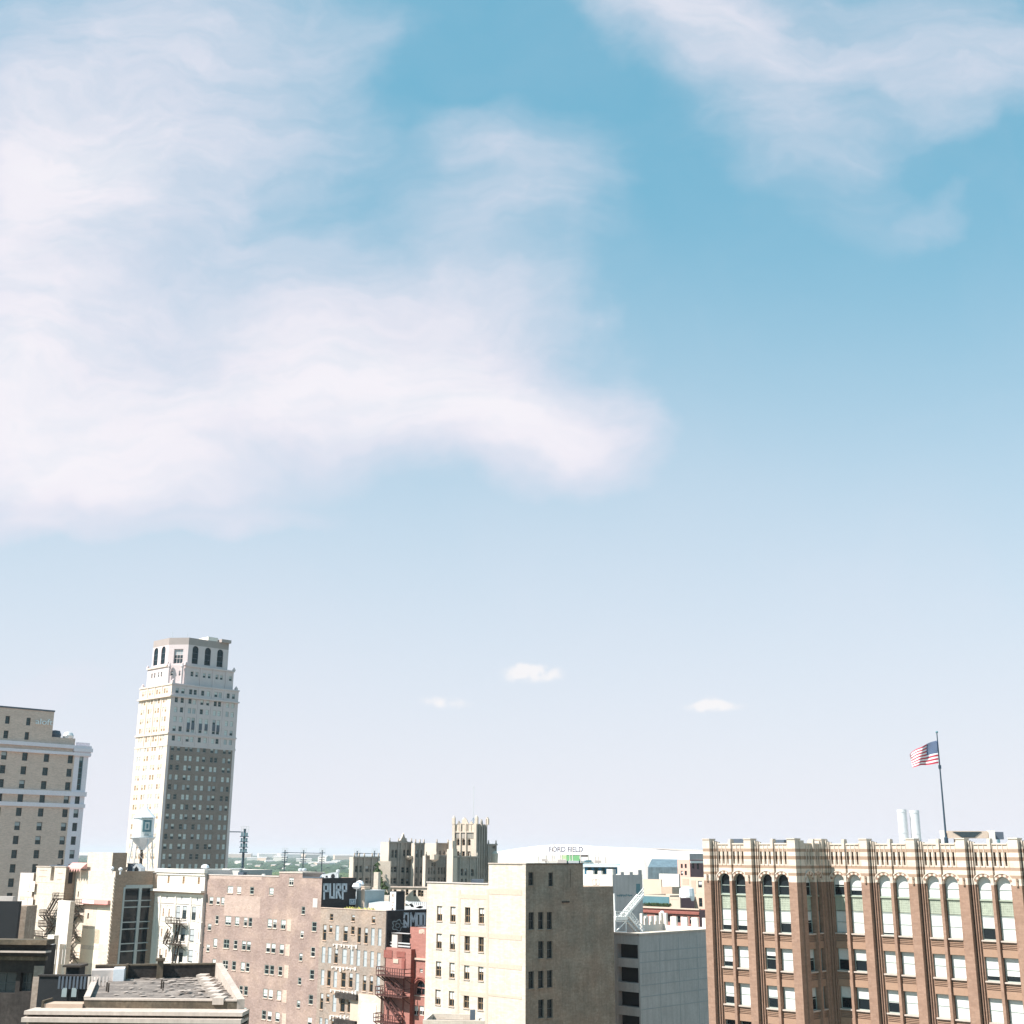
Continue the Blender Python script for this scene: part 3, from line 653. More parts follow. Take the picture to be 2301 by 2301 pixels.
mb = MB(); mb.face([p+Z*(zhi-.25) for p in (pq, P, pr, pr-AD*La_hi)], T_['roof_grey']); mb.face([p+Z*(zlo-.2) for p in (q0, pq, pq+BD*Lb_all, q1)], T_['roof_grey']); mb.face([p+Z*(zlo2-.2) for p in (pr-AD*La_hi, pr, q3, q3-AD*La_hi)], T_['roof_grey'])
mb.build('roof', b)
mb = MB(); u0 = La_all-La_hi
WA.box(mb, -.1, u0-.02, zlo, zlo+.12, -.4, .12, T_['white_shadow']); WA.box(mb, u0, La_all+.1, zhi, zhi+.12, -.4, .12, T_['coping']); WB.box(mb, .12, Lb_hi, zhi+.002, zhi+.12, -.4, .1, T_['dirty_shade'])
mb.build('coping', b)
mb = MB()      # slightly deeper painted bands and corner pier lines
for yy in (805, 1125, 1378, 1640): 
    uu0, zz = WA.px(*c5(520, yy)[:2]); WA.box(mb, uu0, u0-.05, zz-.55, zz, 0, .03, T_['paint_cream2'])
for yy, hh in ((755, .7), (1145, .6), (1400, .55), (1665, .3)):
    uu0, zz = WA.px(*c5(775, yy)[:2]); WA.box(mb, u0+.15, La_all-.7, zz-hh, zz, 0, .03, T_['paint_cream2'])
uu, _ = WA.px(*c5(510, 1000)[:2]); WA.box(mb, uu-.2, uu+.2, 5, zlo-.8, 0, .025, T_['paint_cream2']); WA.box(mb, u0-.3, u0+.12, 5, zlo-.6, 0, .022, T_['paint_cream2'])
WA.box(mb, La_all-.55, La_all, 0, zhi, 0.001, .06, T_['paint_cream'])
mb.build('painted_band', b)
for i, h in enumerate(hA): window(WA, h, b, T_['frame_brown'], T_['glass'], T_['blind'], [.5, .5, 0, .35, .5, .6, 0, 0, .3, .7, .5, .4, .6, .5, 0, 0][i], sub=True, sill=T_['coping'], depth=.22, mull=(.5,), rails=(.45,))
for h in hB: window(WB, h, b, T_['frame_dark'], T_['glass'], sub=True, sill=T_['brick_grey'], depth=.25)
mb = MB(); uu, zz = WB.px(*c5(1400, 873)[:2]); WB.box(mb, uu, uu+1.4, zz-.1, zz+.1, 0, .12, T_['dark_iron'])
uu, zz = WB.px(*c5(1475, 590)[:2]); uu2, zz2 = WB.px(*c5(1470, 740)[:2]); WB.box(mb, uu, uu+.16, zz2, zz, 0, .1, T_['brick_grey'])
mb.build('pipe', b)
# small plinth structures on the low roof and foreground lean-to
mb = MB(); p = at(1076, 1986, 168); mb.prism([(p.x-1, p.y), (p.x+.6, p.y), (p.x+.6, p.y+1), (p.x-1, p.y+1)], zlo-.3, zlo+.55, T_['metal_dark']); solo(mb, 'roof_vent', 'small dark vent on the low cream roof beside the gothic tower', 'vent')
# rooftop clutter: signboards, billboard frames, cabinets
def card(D, x0, y0, x1, y1, th, m, rz=None):
    a, bq = at(x0, y1, D), at(x1, y0, D); mb = MB(); mb.hexa([Vector((a.x, D, a.z)), Vector((bq.x, D, a.z)), Vector((bq.x, D+th, a.z)), Vector((a.x, D+th, a.z)), Vector((a.x, D, bq.z)), Vector((bq.x, D, bq.z)), Vector((bq.x, D+th, bq.z)), Vector((a.x, D+th, bq.z))], m); return mb
c6 = cr(1200, 1890, .13458)
def c6card(D, x0, y0, x1, y1, th, m):
    a = c6(x0, y0); q = c6(x1, y1); return card(D, a[0], a[1], q[0], q[1], th, m)
e = thing('billboard', 'green billboard seen above the dark roof edge below the stadium lettering', 'billboard', at(1285, 1940, 205)-Z*0)
c6card(205, 545, 240, 760, 330, .5, T_['sign_green']).build('panel', e); c6card(205, 455, 232, 542, 300, .5, mat('pale green panel', (.62, .75, .42), var=.1)).build('side_panel', e)
c6card(205.5, 545, 232, 905, 242, .6, T_['dark_iron']).build('top_rail', e); c6card(205.5, 770, 243, 900, 262, .4, T_['dark_iron']).build('hood', e); c6card(205, 770, 265, 870, 325, .5, T_['sign_white']).build('face', e)
mbp = MB()
for xx in (560, 755): q = c6(xx, 300); a = at(q[0], q[1], 205.6); mbp.bar(Vector((a.x, a.y, 20)), a, .2, T_['teal_metal'])
mbp.build('post', e)
rr = random.Random(5); lab = iter(['small pale rooftop cabinet at the left end of the cluttered roof edge', 'white rooftop unit second from the left behind the dark brick roof edge', 'pale rooftop unit third from the left behind the dark brick roof edge', 'low white plant box left of the green billboard', 'teal tinted white plant box below the green billboard', 'dark green plant box right of the green billboard', 'low grey cabinet above the blue roof edge'])
for (x0, y0, x1, y1, mm) in ((0, 355, 120, 400, 'white'), (130, 300, 225, 330, 'white_shadow'), (235, 330, 380, 400, 'white'), (400, 310, 545, 400, 'white_shadow'), (580, 330, 750, 400, 'metal'), (850, 318, 960, 345, 'teal_metal'), (1020, 325, 1120, 360, 'white_shadow')):
    mb = c6card(188 if x0 < 800 else 214, x0, y0, x1, y1+8, 2, T_[mm]); q = c6(x0, y0); a = at(q[0], q[1], 188 if x0 < 800 else 214)
    for kx in (.2, .6): mb.bar(a+Vector((kx*3, .5, -.5)), a+Vector((kx*3, .5, rr.uniform(.8, 2.2))), .07, T_['white_shadow'])
    solo(mb, 'roof_cabinet', next(lab), 'roof unit', 'rooftop units below the stadium')
# blue trimmed pavilion behind
e = thing('pavilion', 'white flat roofed pavilion with blue columns behind the crenellated wall', 'building', at(1340, 1945, 225))
c6card(225, 820, 402, 1385, 432, 6, T_['sign_white']).build('roof_slab', e); c6card(225.2, 800, 388, 1440, 401, 6, mat('pale blue fascia', (.45, .62, .72), var=.05)).build('fascia', e)
bl = mat('blue painted column', (.06, .22, .34), var=.1)
for x0 in (850, 960, 1080, 1190, 1345): c6card(225.5, x0, 432.5, x0+45, 640, .6, bl).build('column', e)
c6card(228, 860, 434, 1370, 640, .5, T_['teal_metal']).build('back_wall', e)

# ================================================================== GARAGE with crenellated stair tower
P = at(1436, 2102, 176); zg = P.z; P.z = 0
La = (P-ext(P, -AD, 1376, 2096)).length; Lb = (ext(P, BD, 1606, 2096)-P).length
b = thing('parking_garage', 'grey precast parking garage with stacked dark slots and a pale top deck', 'parking garage', (P.x, P.y, 0))
WA = Wall(P-AD*La, AD); WB = Wall(P, BD); c7 = cr(1300, 1801, .2588)
hA = []
for (x0, y0, x1, y1) in ((335, 1240, 515, 1362), (340, 1440, 520, 1572), (343, 1652, 526, 1782), (346, 1858, 530, 1990)):
    q = c7((x0+x1)/2, (y0+y1)/2); hA.append(WA.H(q[0], q[1], (x1-x0)*.2588, (y1-y0)*.2588))
hA = [(max(h[0], .15), min(h[1], La-.2), h[2], h[3]) for h in hA]
mb = MB(); sheet(mb, WA, 0, La, 0, zg, hA, T_['concrete'], .9); sheet(mb, WB, 0, Lb, 0, zg, [], T_['concrete'])
for h in hA: mb.face([WA.P(h[0]-.2, -.9, h[2]-.2), WA.P(h[1]+.2, -.9, h[2]-.2), WA.P(h[1]+.2, -.9, h[3]+.2), WA.P(h[0]-.2, -.9, h[3]+.2)], T_['opening'])
bk = P+BD*Lb; mb.face([bk, bk-AD*La, bk-AD*La+Z*zg, bk+Z*zg], T_['concrete']); lf = P-AD*La; mb.face([lf+BD*Lb, lf, lf+Z*zg, lf+BD*Lb+Z*zg], T_['concrete'])
mb.build('wall', b)
mb = MB(); jm = mat('dark panel joint', (.33, .34, .35), var=0)
for yy in (1310, 1400, 1500, 1600, 1700, 1810):
    q = c7(540, yy); u, z = WB.px(q[0], q[1]); WB.box(mb, .1, Lb-.1, z-.05, z+.05, 0, .02, jm)
for i in range(1, 4): WB.box(mb, Lb*i/4-.04, Lb*i/4+.04, 0, zg-.5, 0, .018, jm)
mb.build('panel_joint', b)
mb = MB(); mb.face([p+Z*(zg-.02) for p in (lf, P, bk, bk-AD*La)], T_['concrete_lit']); mb.build('deck', b)
mb = MB(); WB.box(mb, -.1, Lb, zg, zg+.25, -.3, .1, T_['coping']); WA.box(mb, 0, La-.02, zg, zg+.25, -.3, .1, T_['coping']); mb.build('coping', b)
# crenellated parapets on the far side of the deck
def cren(mb, W, u0, u1, z0, z1, n, duty, th, m, mh=1.0, ends=True):
    W.box(mb, u0, u1, z0, z1, -th, 0, m); st_ = (u1-u0)/n
    for i in range(n+1):
        c = u0+i*st_; w = st_*duty*(.6 if i in (0, n) else .5)
        a, b2 = max(u0, c-w), min(u1, c+w); W.box(mb, a, b2, z1, z1+mh*(1.35 if i in (0, n) else 1), -th, 0, m)
Pd = at(1490, 2092, 194); Pd.z = 0
WD1 = Wall(Pd, AD); mb = MB(); r1 = (ext(Pd, AD, 1610, 2090)-Pd).length
cren(mb, WD1, 0, r1, zg-.5, zof(Pd, 1490, 2079), 5, .55, .4, T_['white'], 1.3)
mb.build('parapet', b)
WD2 = Wall(ext(Pd, -BD, 1443, 2090), BD); mb = MB(); cren(mb, WD2, 0, (Pd-WD2.o).length-.02, zg-.5, zof(Pd, 1490, 2076), 4, .5, .4, T_['white'], 1.2); mb.build('parapet', b)
# stair tower: sunlit face coloured white, shaded face coloured grey
P = at(1376, 1962, 191); P.z = 0; zt = zof(P, 1376, 1966)
La = (P-ext(P, -AD, 1311, 1966)).length; Lb = (ext(P, BD, 1443, 1966)-P).length
tw = thing('stair_tower', 'crenellated stair tower, its left face white in sun and its right face grey in shade', 'tower', (P.x, P.y, 0))
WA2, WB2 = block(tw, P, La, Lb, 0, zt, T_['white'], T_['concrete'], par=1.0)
mb = MB()
for (x0, x1, yt) in ((1318, 1332, 1956), (1343, 1351, 1957), (1363, 1376, 1953)):
    u0, z = WA2.px(x0, yt); u1, _ = WA2.px(x1, yt); WA2.box(mb, u0, u1, zt, z, -.4, -.002, T_['white'])
mb.build('merlon', tw)
mb = MB()
for (x0, x1, yt) in ((1376.5, 1384, 1953), (1395, 1402, 1959.5), (1415, 1422, 1959.5), (1434, 1442, 1955)):
    u0, z = WB2.px(x0, yt); u1, _ = WB2.px(x1, yt); WB2.box(mb, u0, u1, zt, z, -.4, -.002, T_['concrete'])
mb.build('merlon', tw)
mb = MB(); hd = WB2.H(1434, 1997, 9, 22); WB2.box(mb, *hd[:4], -.1, .04, T_['teal_metal']); mb.build('door', tw)
mb = MB()
for xx in (1336, 1343):
    u, z = WA2.px(xx, 1982); pts0 = [WA2.P(u+.55*math.cos(t*math.pi/6), .02, z+.55*math.sin(t*math.pi/6)) for t in range(12)]; pts1 = [WA2.P(u+.4*math.cos(t*math.pi/6), .02, z+.4*math.sin(t*math.pi/6)) for t in range(12)]
    for i in range(12): mb.face([pts0[i], pts0[(i+1) % 12], pts1[(i+1) % 12], pts1[i]], T_['coping'])
mb.build('ring_mark', tw)
mb = MB(); rr = random.Random(9)
for i in range(26):     # weathered graffiti scrawl on the shaded wall
    x = 1386+i*1.35; y = 2011+rr.uniform(-1.6, 1.2); u, z = WB2.px(x, y); WB2.box(mb, u, u+rr.uniform(.08, .22), z-rr.uniform(.06, .3), z+.05, 0.001, .02, T_['teal_metal'])
mb.build('graffiti', tw)
# white steel stair
Ps = at(1383, 2100, 183); Ps.z = 0; WS = Wall(Ps, BD)
e = thing('steel_stair', 'white steel stair and landing against the grey tower', 'stair', (Ps.x, Ps.y, 0))
def wsp(x, y, d=0): u, z = WS.px(x, y); return WS.P(u, d, z)
mb = MB()
for x0, y0, x1, y1 in ((1380, 2008, 1383, 2102), (1405, 2058, 1407, 2102), (1381, 2058, 1382, 2102)): mb.bar(wsp(x0, y0), wsp(x1, y1), .13, T_['white_steel'])
mb.bar(wsp(1382, 2096), wsp(1406, 2070), .1, T_['white_steel']); mb.bar(wsp(1382, 2094), wsp(1406, 2094), .1, T_['white_steel']); mb.bar(wsp(1382, 2070), wsp(1406, 2070), .1, T_['white_steel']); mb.build('landing_frame', e)
mb = MB(); u0, z0 = WS.px(1381, 2064); u1, _ = WS.px(1408, 2064); WS.box(mb, u0, u1, z0-.25, z0+.25, -1.2, .2, T_['white_steel']); mb.build('landing', e)
mb = MB()
for (a, c) in (((1381, 2048), (1405, 2048)), ((1381, 2055), (1405, 2055))): mb.bar(wsp(*a, .2), wsp(*c, .2), .07, T_['white_steel'])
for i in range(6): mb.bar(wsp(1381+i*4.8, 2048, .2), wsp(1381+i*4.8, 2063, .2), .05, T_['white_steel'])
mb.build('railing', e)
for nm, a, c in (('upper_flight', (1406, 2060), (1446, 2012)), ('lower_flight', (1410, 2056), (1447, 2102))):
    mb = MB(); p0, p1 = wsp(*a), wsp(*c)
    for dd in (0, -1.1): mb.bar(p0+WS.n*dd, p1+WS.n*dd, .19, T_['white_steel'])
    for dd in (.05,):
        for hh in (.55, 1.05): mb.bar(p0+WS.n*dd+Z*hh, p1+WS.n*dd+Z*hh, .06, T_['white_steel'])
    for i in range(12):
        q = p0.lerp(p1, i/11); mb.bar(q+WS.n*.05, q+WS.n*.05+Z*1.05, .045, T_['white_steel']); mb.box(q-WS.n*.55, (.35, 1.1, .06), T_['white_steel'], math.atan2(WS.n.y, WS.n.x)-math.pi/2)
    mb.build(nm, e)

# ================================================================== GROUP BEHIND THE GARAGE
c8 = cr(1420, 1890, .09834)
def blk_px(name, label, cat, D, xl, xc, xr, ytop, mA, mB, wins_A=(), wins_B=(), y0=None, group=None, fr='frame_dark', depth=.3, par=.5, sub=False, gl='glass', zb=0, cop=None):
    """generic corner building: left end xl, corner xc, right end xr at row ytop"""
    P = at(xc, ytop, D); z = P.z; P.z = 0
    La = (P-ext(P, -AD, xl, ytop)).length if xl < xc else .8; Lb = (ext(P, BD, xr, ytop)-P).length if xr > xc else 8
    b = thing(name, label, cat, (P.x, P.y, 0), group); WA = Wall(P-AD*La, AD); WB = Wall(P, BD)
    hA = [WA.H(*w[:4]) for w in wins_A]; hB = [WB.H(*w[:4]) for w in wins_B]
    block(b, P, La, Lb, zb, z, mA, mB, hA, hB, par=par, depth=depth, cop=cop)
    for i, h in enumerate(hA): window(WA, h, b, T_[fr], T_[gl], T_['blind'], rnd.choice((0, 0, .4, .6)), sub=sub, depth=depth-.05)
    for i, h in enumerate(hB): window(WB, h, b, T_[fr], T_[gl], T_['blind'], rnd.choice((0, 0, .4, .6)), sub=sub, depth=depth-.05)
    return b, P, WA, WB, La, Lb, z
def w8(l): 
    out = []
    for (x, y, w, h) in l: q = c8(x, y, w, h); out.append(q)
    return out
# red brick terrace
rb, P, WA, WB, La, Lb, z = blk_px('red_brick_building', 'red brick building with a row of dark windows behind the garage parapet', 'building', 262, 1438, 1571, 1600, 2045, T_['red_light'], T_['maroon'],
   w8([(300, 1720, 95, 130), (575, 1745, 95, 140), (715, 1745, 95, 140), (870, 1770, 100, 150), (1060, 1785, 100, 150), (1215, 1795, 95, 150), (1370, 1810, 105, 160)]), w8([(1640, 1830, 60, 150)]), cop=T_['red_light'], sub=True)
mb = MB(); WA.box(mb, 0, La+.15, z-.9, z-.45, 0.001, .35, T_['red_brick']); WA.box(mb, 0, La+.2, z, z+.25, -.3, .3, T_['beige']); mb.build('cornice', rb)
mb = MB(); q = at(1488, 2051, 259); mb.lathe((q.x, q.y, q.z-.6), [(0, 0), (.4, .1), (.5, .5), (.35, .9), (0, 1.0)], T_['tank'], 12); mb.bar(q-Z*3, q-Z*.5, .08, T_['metal']); solo(mb, 'antenna', 'white dome antenna in front of the red brick building', 'antenna')
rr = random.Random(3); mb = MB()
for i in range(60):
    u = La*i/150+1; 
    c = WA.P(u, -.8, z+.35)+Vector((rr.uniform(-.2, .2), rr.uniform(-.2, .2), 0)); 
    for k in range(5): d = Vector((rr.uniform(-.5, .5), rr.uniform(-.4, .4), rr.uniform(.1, .8))); mb.face([c, c+d+Vector((.2, 0, -.1)), c+d], T_['leaf'])
solo(mb, 'planter', 'row of dark plants along the red building roof edge', 'planter')
b2 = blk_px('beige_terrace', 'low beige building with dark windows and a teal roof edge behind the red roof', 'building', 285, 1440, 1505, 1560, 2012, T_['beige'], T_['beige'], w8([(405, 1345, 95, 90), (600, 1345, 100, 90), (790, 1345, 95, 85)]), (), depth=.2)
mb = MB(); b2[2].box(mb, 0, b2[4]+.1, b2[6]-1.9, b2[6]-.3, 0.001, .5, T_['teal_metal']); mb.build('fascia', b2[0])
blk_px('beige_penthouse', 'small beige penthouse in front of the maroon screen', 'penthouse', 275, 1504, 1528, 1530, 2016, T_['beige'], T_['beige2'], depth=.2)
blk_px('maroon_screen', 'dark maroon rooftop screen beside the beige penthouse', 'roof screen', 276, 1526, 1530, 1560, 2018, T_['beige'], T_['maroon'], depth=.2)
blk_px('cream_block', 'pale cream block with panel joints left of the white wall', 'building', 310, 1445, 1486, 1488, 1976, T_['beige'], T_['beige2'], depth=.2)
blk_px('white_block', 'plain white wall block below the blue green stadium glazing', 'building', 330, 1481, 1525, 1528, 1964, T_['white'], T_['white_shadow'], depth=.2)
blk_px('tan_plant_room', 'tan plant room with a dark louvre below the white block', 'plant room', 300, 1487, 1510, 1530, 1993, T_['beige2'], T_['beige'], w8([(790, 1160, 230, 40)]), depth=.2)
tb = blk_px('beige_tower_block', 'beige block with square windows beside the arcaded office', 'building', 290, 1530, 1583, 1600, 1972, T_['beige'], T_['beige2'], w8([(1555, 985, 90, 150), (1570, 1400, 80, 200)]), (), depth=.25, sub=True)
mb = MB()
for (x, y, w, h) in w8([(1230, 930, 150, 140), (1410, 1050, 100, 300)]): hh = tb[2].H(x, y, w, h); tb[2].box(mb, *hh[:4], 0.001, .04, T_['beige2'])
mb.build('stucco_panel', tb[0])
pk = blk_px('pink_brick_block', 'pink brick block with four small windows beside the maroon glazed bay', 'building', 350, 1522, 1550, 1592, 1932, mat('pink brick', (.66, .40, .33), var=.05), T_['maroon'],
   w8([(1138, 570, 48, 95), (1228, 570, 48, 95), (1140, 730, 50, 100), (1230, 730, 50, 100)]), w8([(1400, 560, 45, 130), (1510, 570, 45, 150)]), depth=.3, sub=True)
mb = MB(); pk[3].box(mb, .1, pk[5]-.1, pk[6]-.9, pk[6]-.3, 0, .2, T_['metal']); mb.build('glass_band', pk[0])
blk_px('grey_penthouse', 'grey panelled penthouse above the pink brick block', 'penthouse', 362, 1546, 1549, 1592, 1918, T_['stadium'], T_['concrete'], depth=.2)
mb = MB(); q = at(1530, 1996, 280)
for (x, y, r) in ((1543, 1997, 1.7), (1548, 2001, 1.2), (1538, 2000, 1.1)):
    q = at(x, y, 280); mb.lathe((q.x, q.y, q.z-1.5), [(r*.9, -1), (r, 0), (r*.9, 1.6), (0, 2.0)], T_['sign_white'], 14)
solo(mb, 'roof_tank', 'cluster of pale round tanks in front of the beige block', 'tank')

# ================================================================== STADIUM
e = thing('stadium', 'huge white domed stadium roof with grey lettering on the horizon', 'stadium', at(1300, 1990, 700)*1.0-Z*at(1300, 1990, 700).z)
DS = 720
prof = [(1098, 1925), (1113, 1914.5), (1150, 1908.5), (1180, 1904), (1215, 1900), (1250, 1898), (1300, 1898.5), (1345, 1902), (1400, 1904.5), (1450, 1906), (1520, 1909), (1600, 1912), (1680, 1916)]
mb = MB(); low = MB()
fr0 = [at(x, y, DS+90) for x, y in prof]; fr1 = [at(x, 1898.5+(y-1898.5)*1.0+24, DS) for x, y in prof]
for i in range(len(prof)-1):
    a, b_, c, d = fr1[i], fr1[i+1], fr0[i+1], fr0[i]
    mid = lambda p, q: (p+q)/2+Z*(p.z-q.z)*-.0+Z*1.2
    m1, m2 = mid(a, d), mid(b_, c)
    mb.face([a, b_, m2, m1], T_['stadium']); mb.face([m1, m2, c, d], T_['stadium'])
    mb.face([d, c, c+Vector((0, 120, -14)), d+Vector((0, 120, -14))], T_['stadium'])
    low.face([Vector((a.x, a.y, 0)), Vector((b_.x, b_.y, 0)), b_, a], T_['stadium_low'])
mb.build('roof', e, True)
a = fr1[0]; low.face([Vector((a.x, a.y+180, 0)), Vector((a.x, a.y, 0)), a, a+Vector((0, 120, 0))], T_['stadium_low']); low.build('wall', e)
WFd = Wall(at(1235, 1916, DS-3), Vector((1, 0, 0)))
tm = text_on(WFd, 'FORD FIELD', 1234, 1310, 1914.5, T_['sign_grey'], 'lettering', e, thick=.6, d=.2, hpx=12.5, bold=.03); 
# stand the letters on the tilted roof line
tm.build('lettering', e)
mb = MB()
for (x0, x1, y0, y1) in ((1460, 1585, 1908.5, 1914),):
    pts = [at(1440, 1908, DS+84), at(1600, 1913.5, DS+84), at(1600, 1919, DS+70), at(1500, 1912.5, DS+70)]; mb.face([p+Z*.8 for p in pts][::-1], T_['coping'])
mb.build('roof_seam', e)
# glazed gable of the stadium
g0 = [at(1456, 1948, 640), at(1524, 1948, 640), at(1524, 1990, 640), at(1456, 1990, 640)]
mb = MB(); gp = lambda x, y, D: at(x, y, D)
mb.face([gp(1456, 1990, 640), gp(1530, 1990, 640), gp(1530, 1948.5, 640), gp(1456, 1948.5, 640)], T_['blue_glass']); mb.face([gp(1456, 1948.5, 640), gp(1530, 1948.5, 640), gp(1530, 1931, 655), gp(1465, 1930, 655)], T_['blue_glass'])
for p, q in (((1456, 1990), (1456, 1948.5)),): mb.face([gp(*p, 640), gp(*q, 640), gp(1465, 1930, 655)+Vector((0, 40, 0)), gp(*p, 700)], T_['concrete'])
e2 = thing('glazed_hall', 'blue green glazed hall with a sloping roof against the white stadium', 'building', (g0[0].x, 640, 0)); mb.build('glazing', e2)
mb = MB(); a, b_ = gp(1456, 1990, 641), gp(1530, 1990, 641); mb.prism([(a.x, 640.5), (b_.x, 640.5), (b_.x, 690), (a.x, 690)], 0, a.z+.01, T_['concrete']); mb.build('base', e2)

# ================================================================== STADIUM LIGHT TOWERS
def light_tower(x, ytop, ybot, D, w, label, rows, group, pole_r=.28, ladder=False, first=None):
    p = at(x, ybot, D); q = at(x-(0), ytop, D); e = thing('light_tower', label, 'light tower', (p.x, D, 0), group)
    m = MB(); m.bar(Vector((p.x, D, 0)), Vector((p.x, D, q.z-1)), pole_r, T_['navy'], 8); m.build('pole', e)
    W = Wall(Vector((p.x, D, 0)), Vector((1, .15, 0))); hw = w/2
    for i, (y0, y1, kind) in enumerate(rows):
        z1, z0 = at(x, y0, D).z, at(x, y1, D).z
        m = MB()
        if kind == 'cage':
            for uu in (-hw, -hw*.33, hw*.33, hw): m.bar(W.P(uu, .3, z0), W.P(uu, .3, z1), .10, T_['metal'])
            for zz in (z0, (z0+z1)/2, z1): m.bar(W.P(-hw, .3, zz), W.P(hw, .3, zz), .10, T_['metal'])
            m.build('cage', e)
        else:
            n = 3
            for k in range(n):
                uu = -hw+(k+.5)*w/n; W.box(m, uu-w/n*.34, uu+w/n*.34, z0+.25, z1-.2, .2, .9, T_['teal_metal'])
            W.box(m, -hw-.25, hw+.25, z0-.1, z0+.22, -.3, 1.2, T_['navy']); m.build('lamp_bank', e)
    return e
lt = 'steel light tower of the ballpark'
light_tower(544, 1857, 1965, 560, 3.2, 'tall dark stadium light tower standing beside the tall tower', [(1857, 1869, 'cage')]+[(1870+12*i, 1880+12*i, 'b') for i in range(4)], None, pole_r=.55)
for x, lab in ((638, 'leftmost of the three small light towers above the brick roof'), (680, 'middle one of the three small light towers above the brick roof'), (722, 'rightmost of the three small light towers above the brick roof')):
    light_tower(x, 1906, 1962, 700, 3.0, lab, [(1906, 1914, 'cage'), (1914.5, 1917, 'b'), (1924, 1926.5, 'b'), (1930, 1932.5, 'b'), (1934.5, 1937, 'b')], 'small stadium light towers')
for x, lab in ((801, 'small light tower above the left end of the gothic building'), (840, 'small light tower above the gothic building, nearer its tall part')):
    light_tower(x, 1907.5, 1960, 700, 3.0, lab, [(1907.5, 1916, 'cage'), (1917, 1919, 'b'), (1924, 1926, 'b')], 'small stadium light towers')
mb = MB()
for a, c, D in (((638, 1915.5), (722, 1917.5), 700.8), ((801, 1917), (856, 1919), 700.8)): mb.bar(at(*a, D), at(*c, D), .22, T_['navy'])
solo(mb, 'catwalk', 'thin horizontal catwalk rail linking the small light towers', 'catwalk')
mb = MB(); mb.bar(at(512, 1869, 560.6), at(546, 1869.5, 560.6), .3, T_['navy']); solo(mb, 'catwalk', 'short teal catwalk running left from the tall light tower', 'catwalk')
# ================================================================== STREET FRONT, all on one line: brown brick, narrow windowed block
c3 = cr(300, 1901, .20704); c4 = cr(600, 1801, .25879)
P0 = at(721, 2040, 200); P0.z = 0                       # right end of the tall brown brick block
Lw = (P0-ext(P0, -AD, 467, 1967)).length
zb_ = zof(P0-AD*Lw, 468, 1966)
bb = thing('brown_brick_building', 'wide weathered pink brown brick block with scattered sash windows and pale bricked up openings', 'building', (P0.x, P0.y, 0))
WBr = Wall(P0-AD*Lw, AD)
W3 = [(1712,385,50,85,0),(1498,475,45,100,1),(1050,482,60,70,1),(1145,482,45,70,1),(1285,490,42,72,0),(845,578,40,75,1),(918,597,36,92,1),(968,612,33,80,1),(1843,700,38,85,0),
 (905,803,36,100,0),(1028,808,62,100,1),(1125,815,45,95,1),(1215,825,38,100,0),(1268,825,38,100,0),(1478,843,45,102,1),(1533,842,42,105,0),(1625,850,50,108,1),(825,877,38,72,0),(1828,962,36,78,0),
 (888,1048,40,105,1),(1008,1063,62,100,0),(1107,1070,42,100,0),(1198,1080,42,105,0),(1250,1085,42,105,0),(1460,1105,45,105,1),(1518,1107,45,105,1),(1608,1120,45,105,1),(808,1105,36,75,0),(1815,1208,36,85,0),
 (873,1275,35,95,1),(995,1288,62,100,0),(1090,1300,42,100,0),(1185,1310,42,105,1),(1237,1315,42,105,0),(1445,1340,45,105,0),(1503,1345,45,105,0),(1592,1355,45,105,0),(1803,1467,36,78,0),
 (1076,1550,40,100,0),(1165,1563,40,105,0),(1220,1567,40,105,0),(1430,1600,45,105,1),(1488,1608,45,105,1),(1578,1620,45,108,1),(1790,1717,36,80,0),
 (1150,1795,40,100,1),(1205,1800,40,105,1),(1415,1837,45,108,0),(1475,1848,45,108,1),(1562,1860,45,108,1)]
W4 = [(410,1090,40,66,0),(398,1312,38,66,0),(390,1507,38,66,0),(380,1728,38,66,0),(370,1905,38,60,1)]
hb = [WBr.H(*c3(x, y, w, h)) for x, y, w, h, _ in W3]+[WBr.H(*c4(x, y, w, h)) for x, y, w, h, _ in W4]; lit = [w[4] for w in W3]+[w[4] for w in W4]
# snap floors that line up
def snap(hs, tol=.7):
    hs = [list(h) for h in hs]; done = set()
    for i, h in enumerate(hs):
        if i in done: continue
        grp = [j for j in range(len(hs)) if j not in done and abs(hs[j][2]-h[2]) < tol and abs((hs[j][3]-hs[j][2])-(h[3]-h[2])) < .45]
        z0 = sum(hs[j][2] for j in grp)/len(grp); z1 = sum(hs[j][3] for j in grp)/len(grp)
        for j in grp: hs[j][2] = z0; hs[j][3] = z1; done.add(j)
    return [tuple(h) for h in hs]
hb = snap(hb)
uP0, _ = WBr.px(628, 1966); uP1, _ = WBr.px(680, 1966); zP = WBr.px(650, 1962)[1]
mb = MB(); sheet(mb, WBr, 0, Lw, 0, zb_, hb, T_['brick_pink'], .16)
hbk = [h for h in hb if h[3] > zb_]
WBr.box(mb, uP0, uP1, zb_, zP, -4, 0, T_['brick_pink'])
deep = (ext(P0, BD, 801, 1975)-P0).length
WSd = Wall(P0, BD); sheet(mb, WSd, 0, deep, 0, zb_, [], T_['black_paint']); 
k = P0+BD*deep; mb.face([k, k-AD*Lw, k-AD*Lw+Z*zb_, k+Z*zb_], T_['brick_pink']); l_ = WBr.P(0, 0, 0); mb.face([l_+BD*deep, l_, l_+Z*zb_, l_+BD*deep+Z*zb_], T_['brick_pink'])
mb.build('wall', bb)
mb = MB(); mb.face([l_+Z*(zb_-.1), P0+Z*(zb_-.1), k+Z*(zb_-.1), k-AD*Lw+Z*(zb_-.1)], T_['roof_grey']); mb.build('roof', bb)
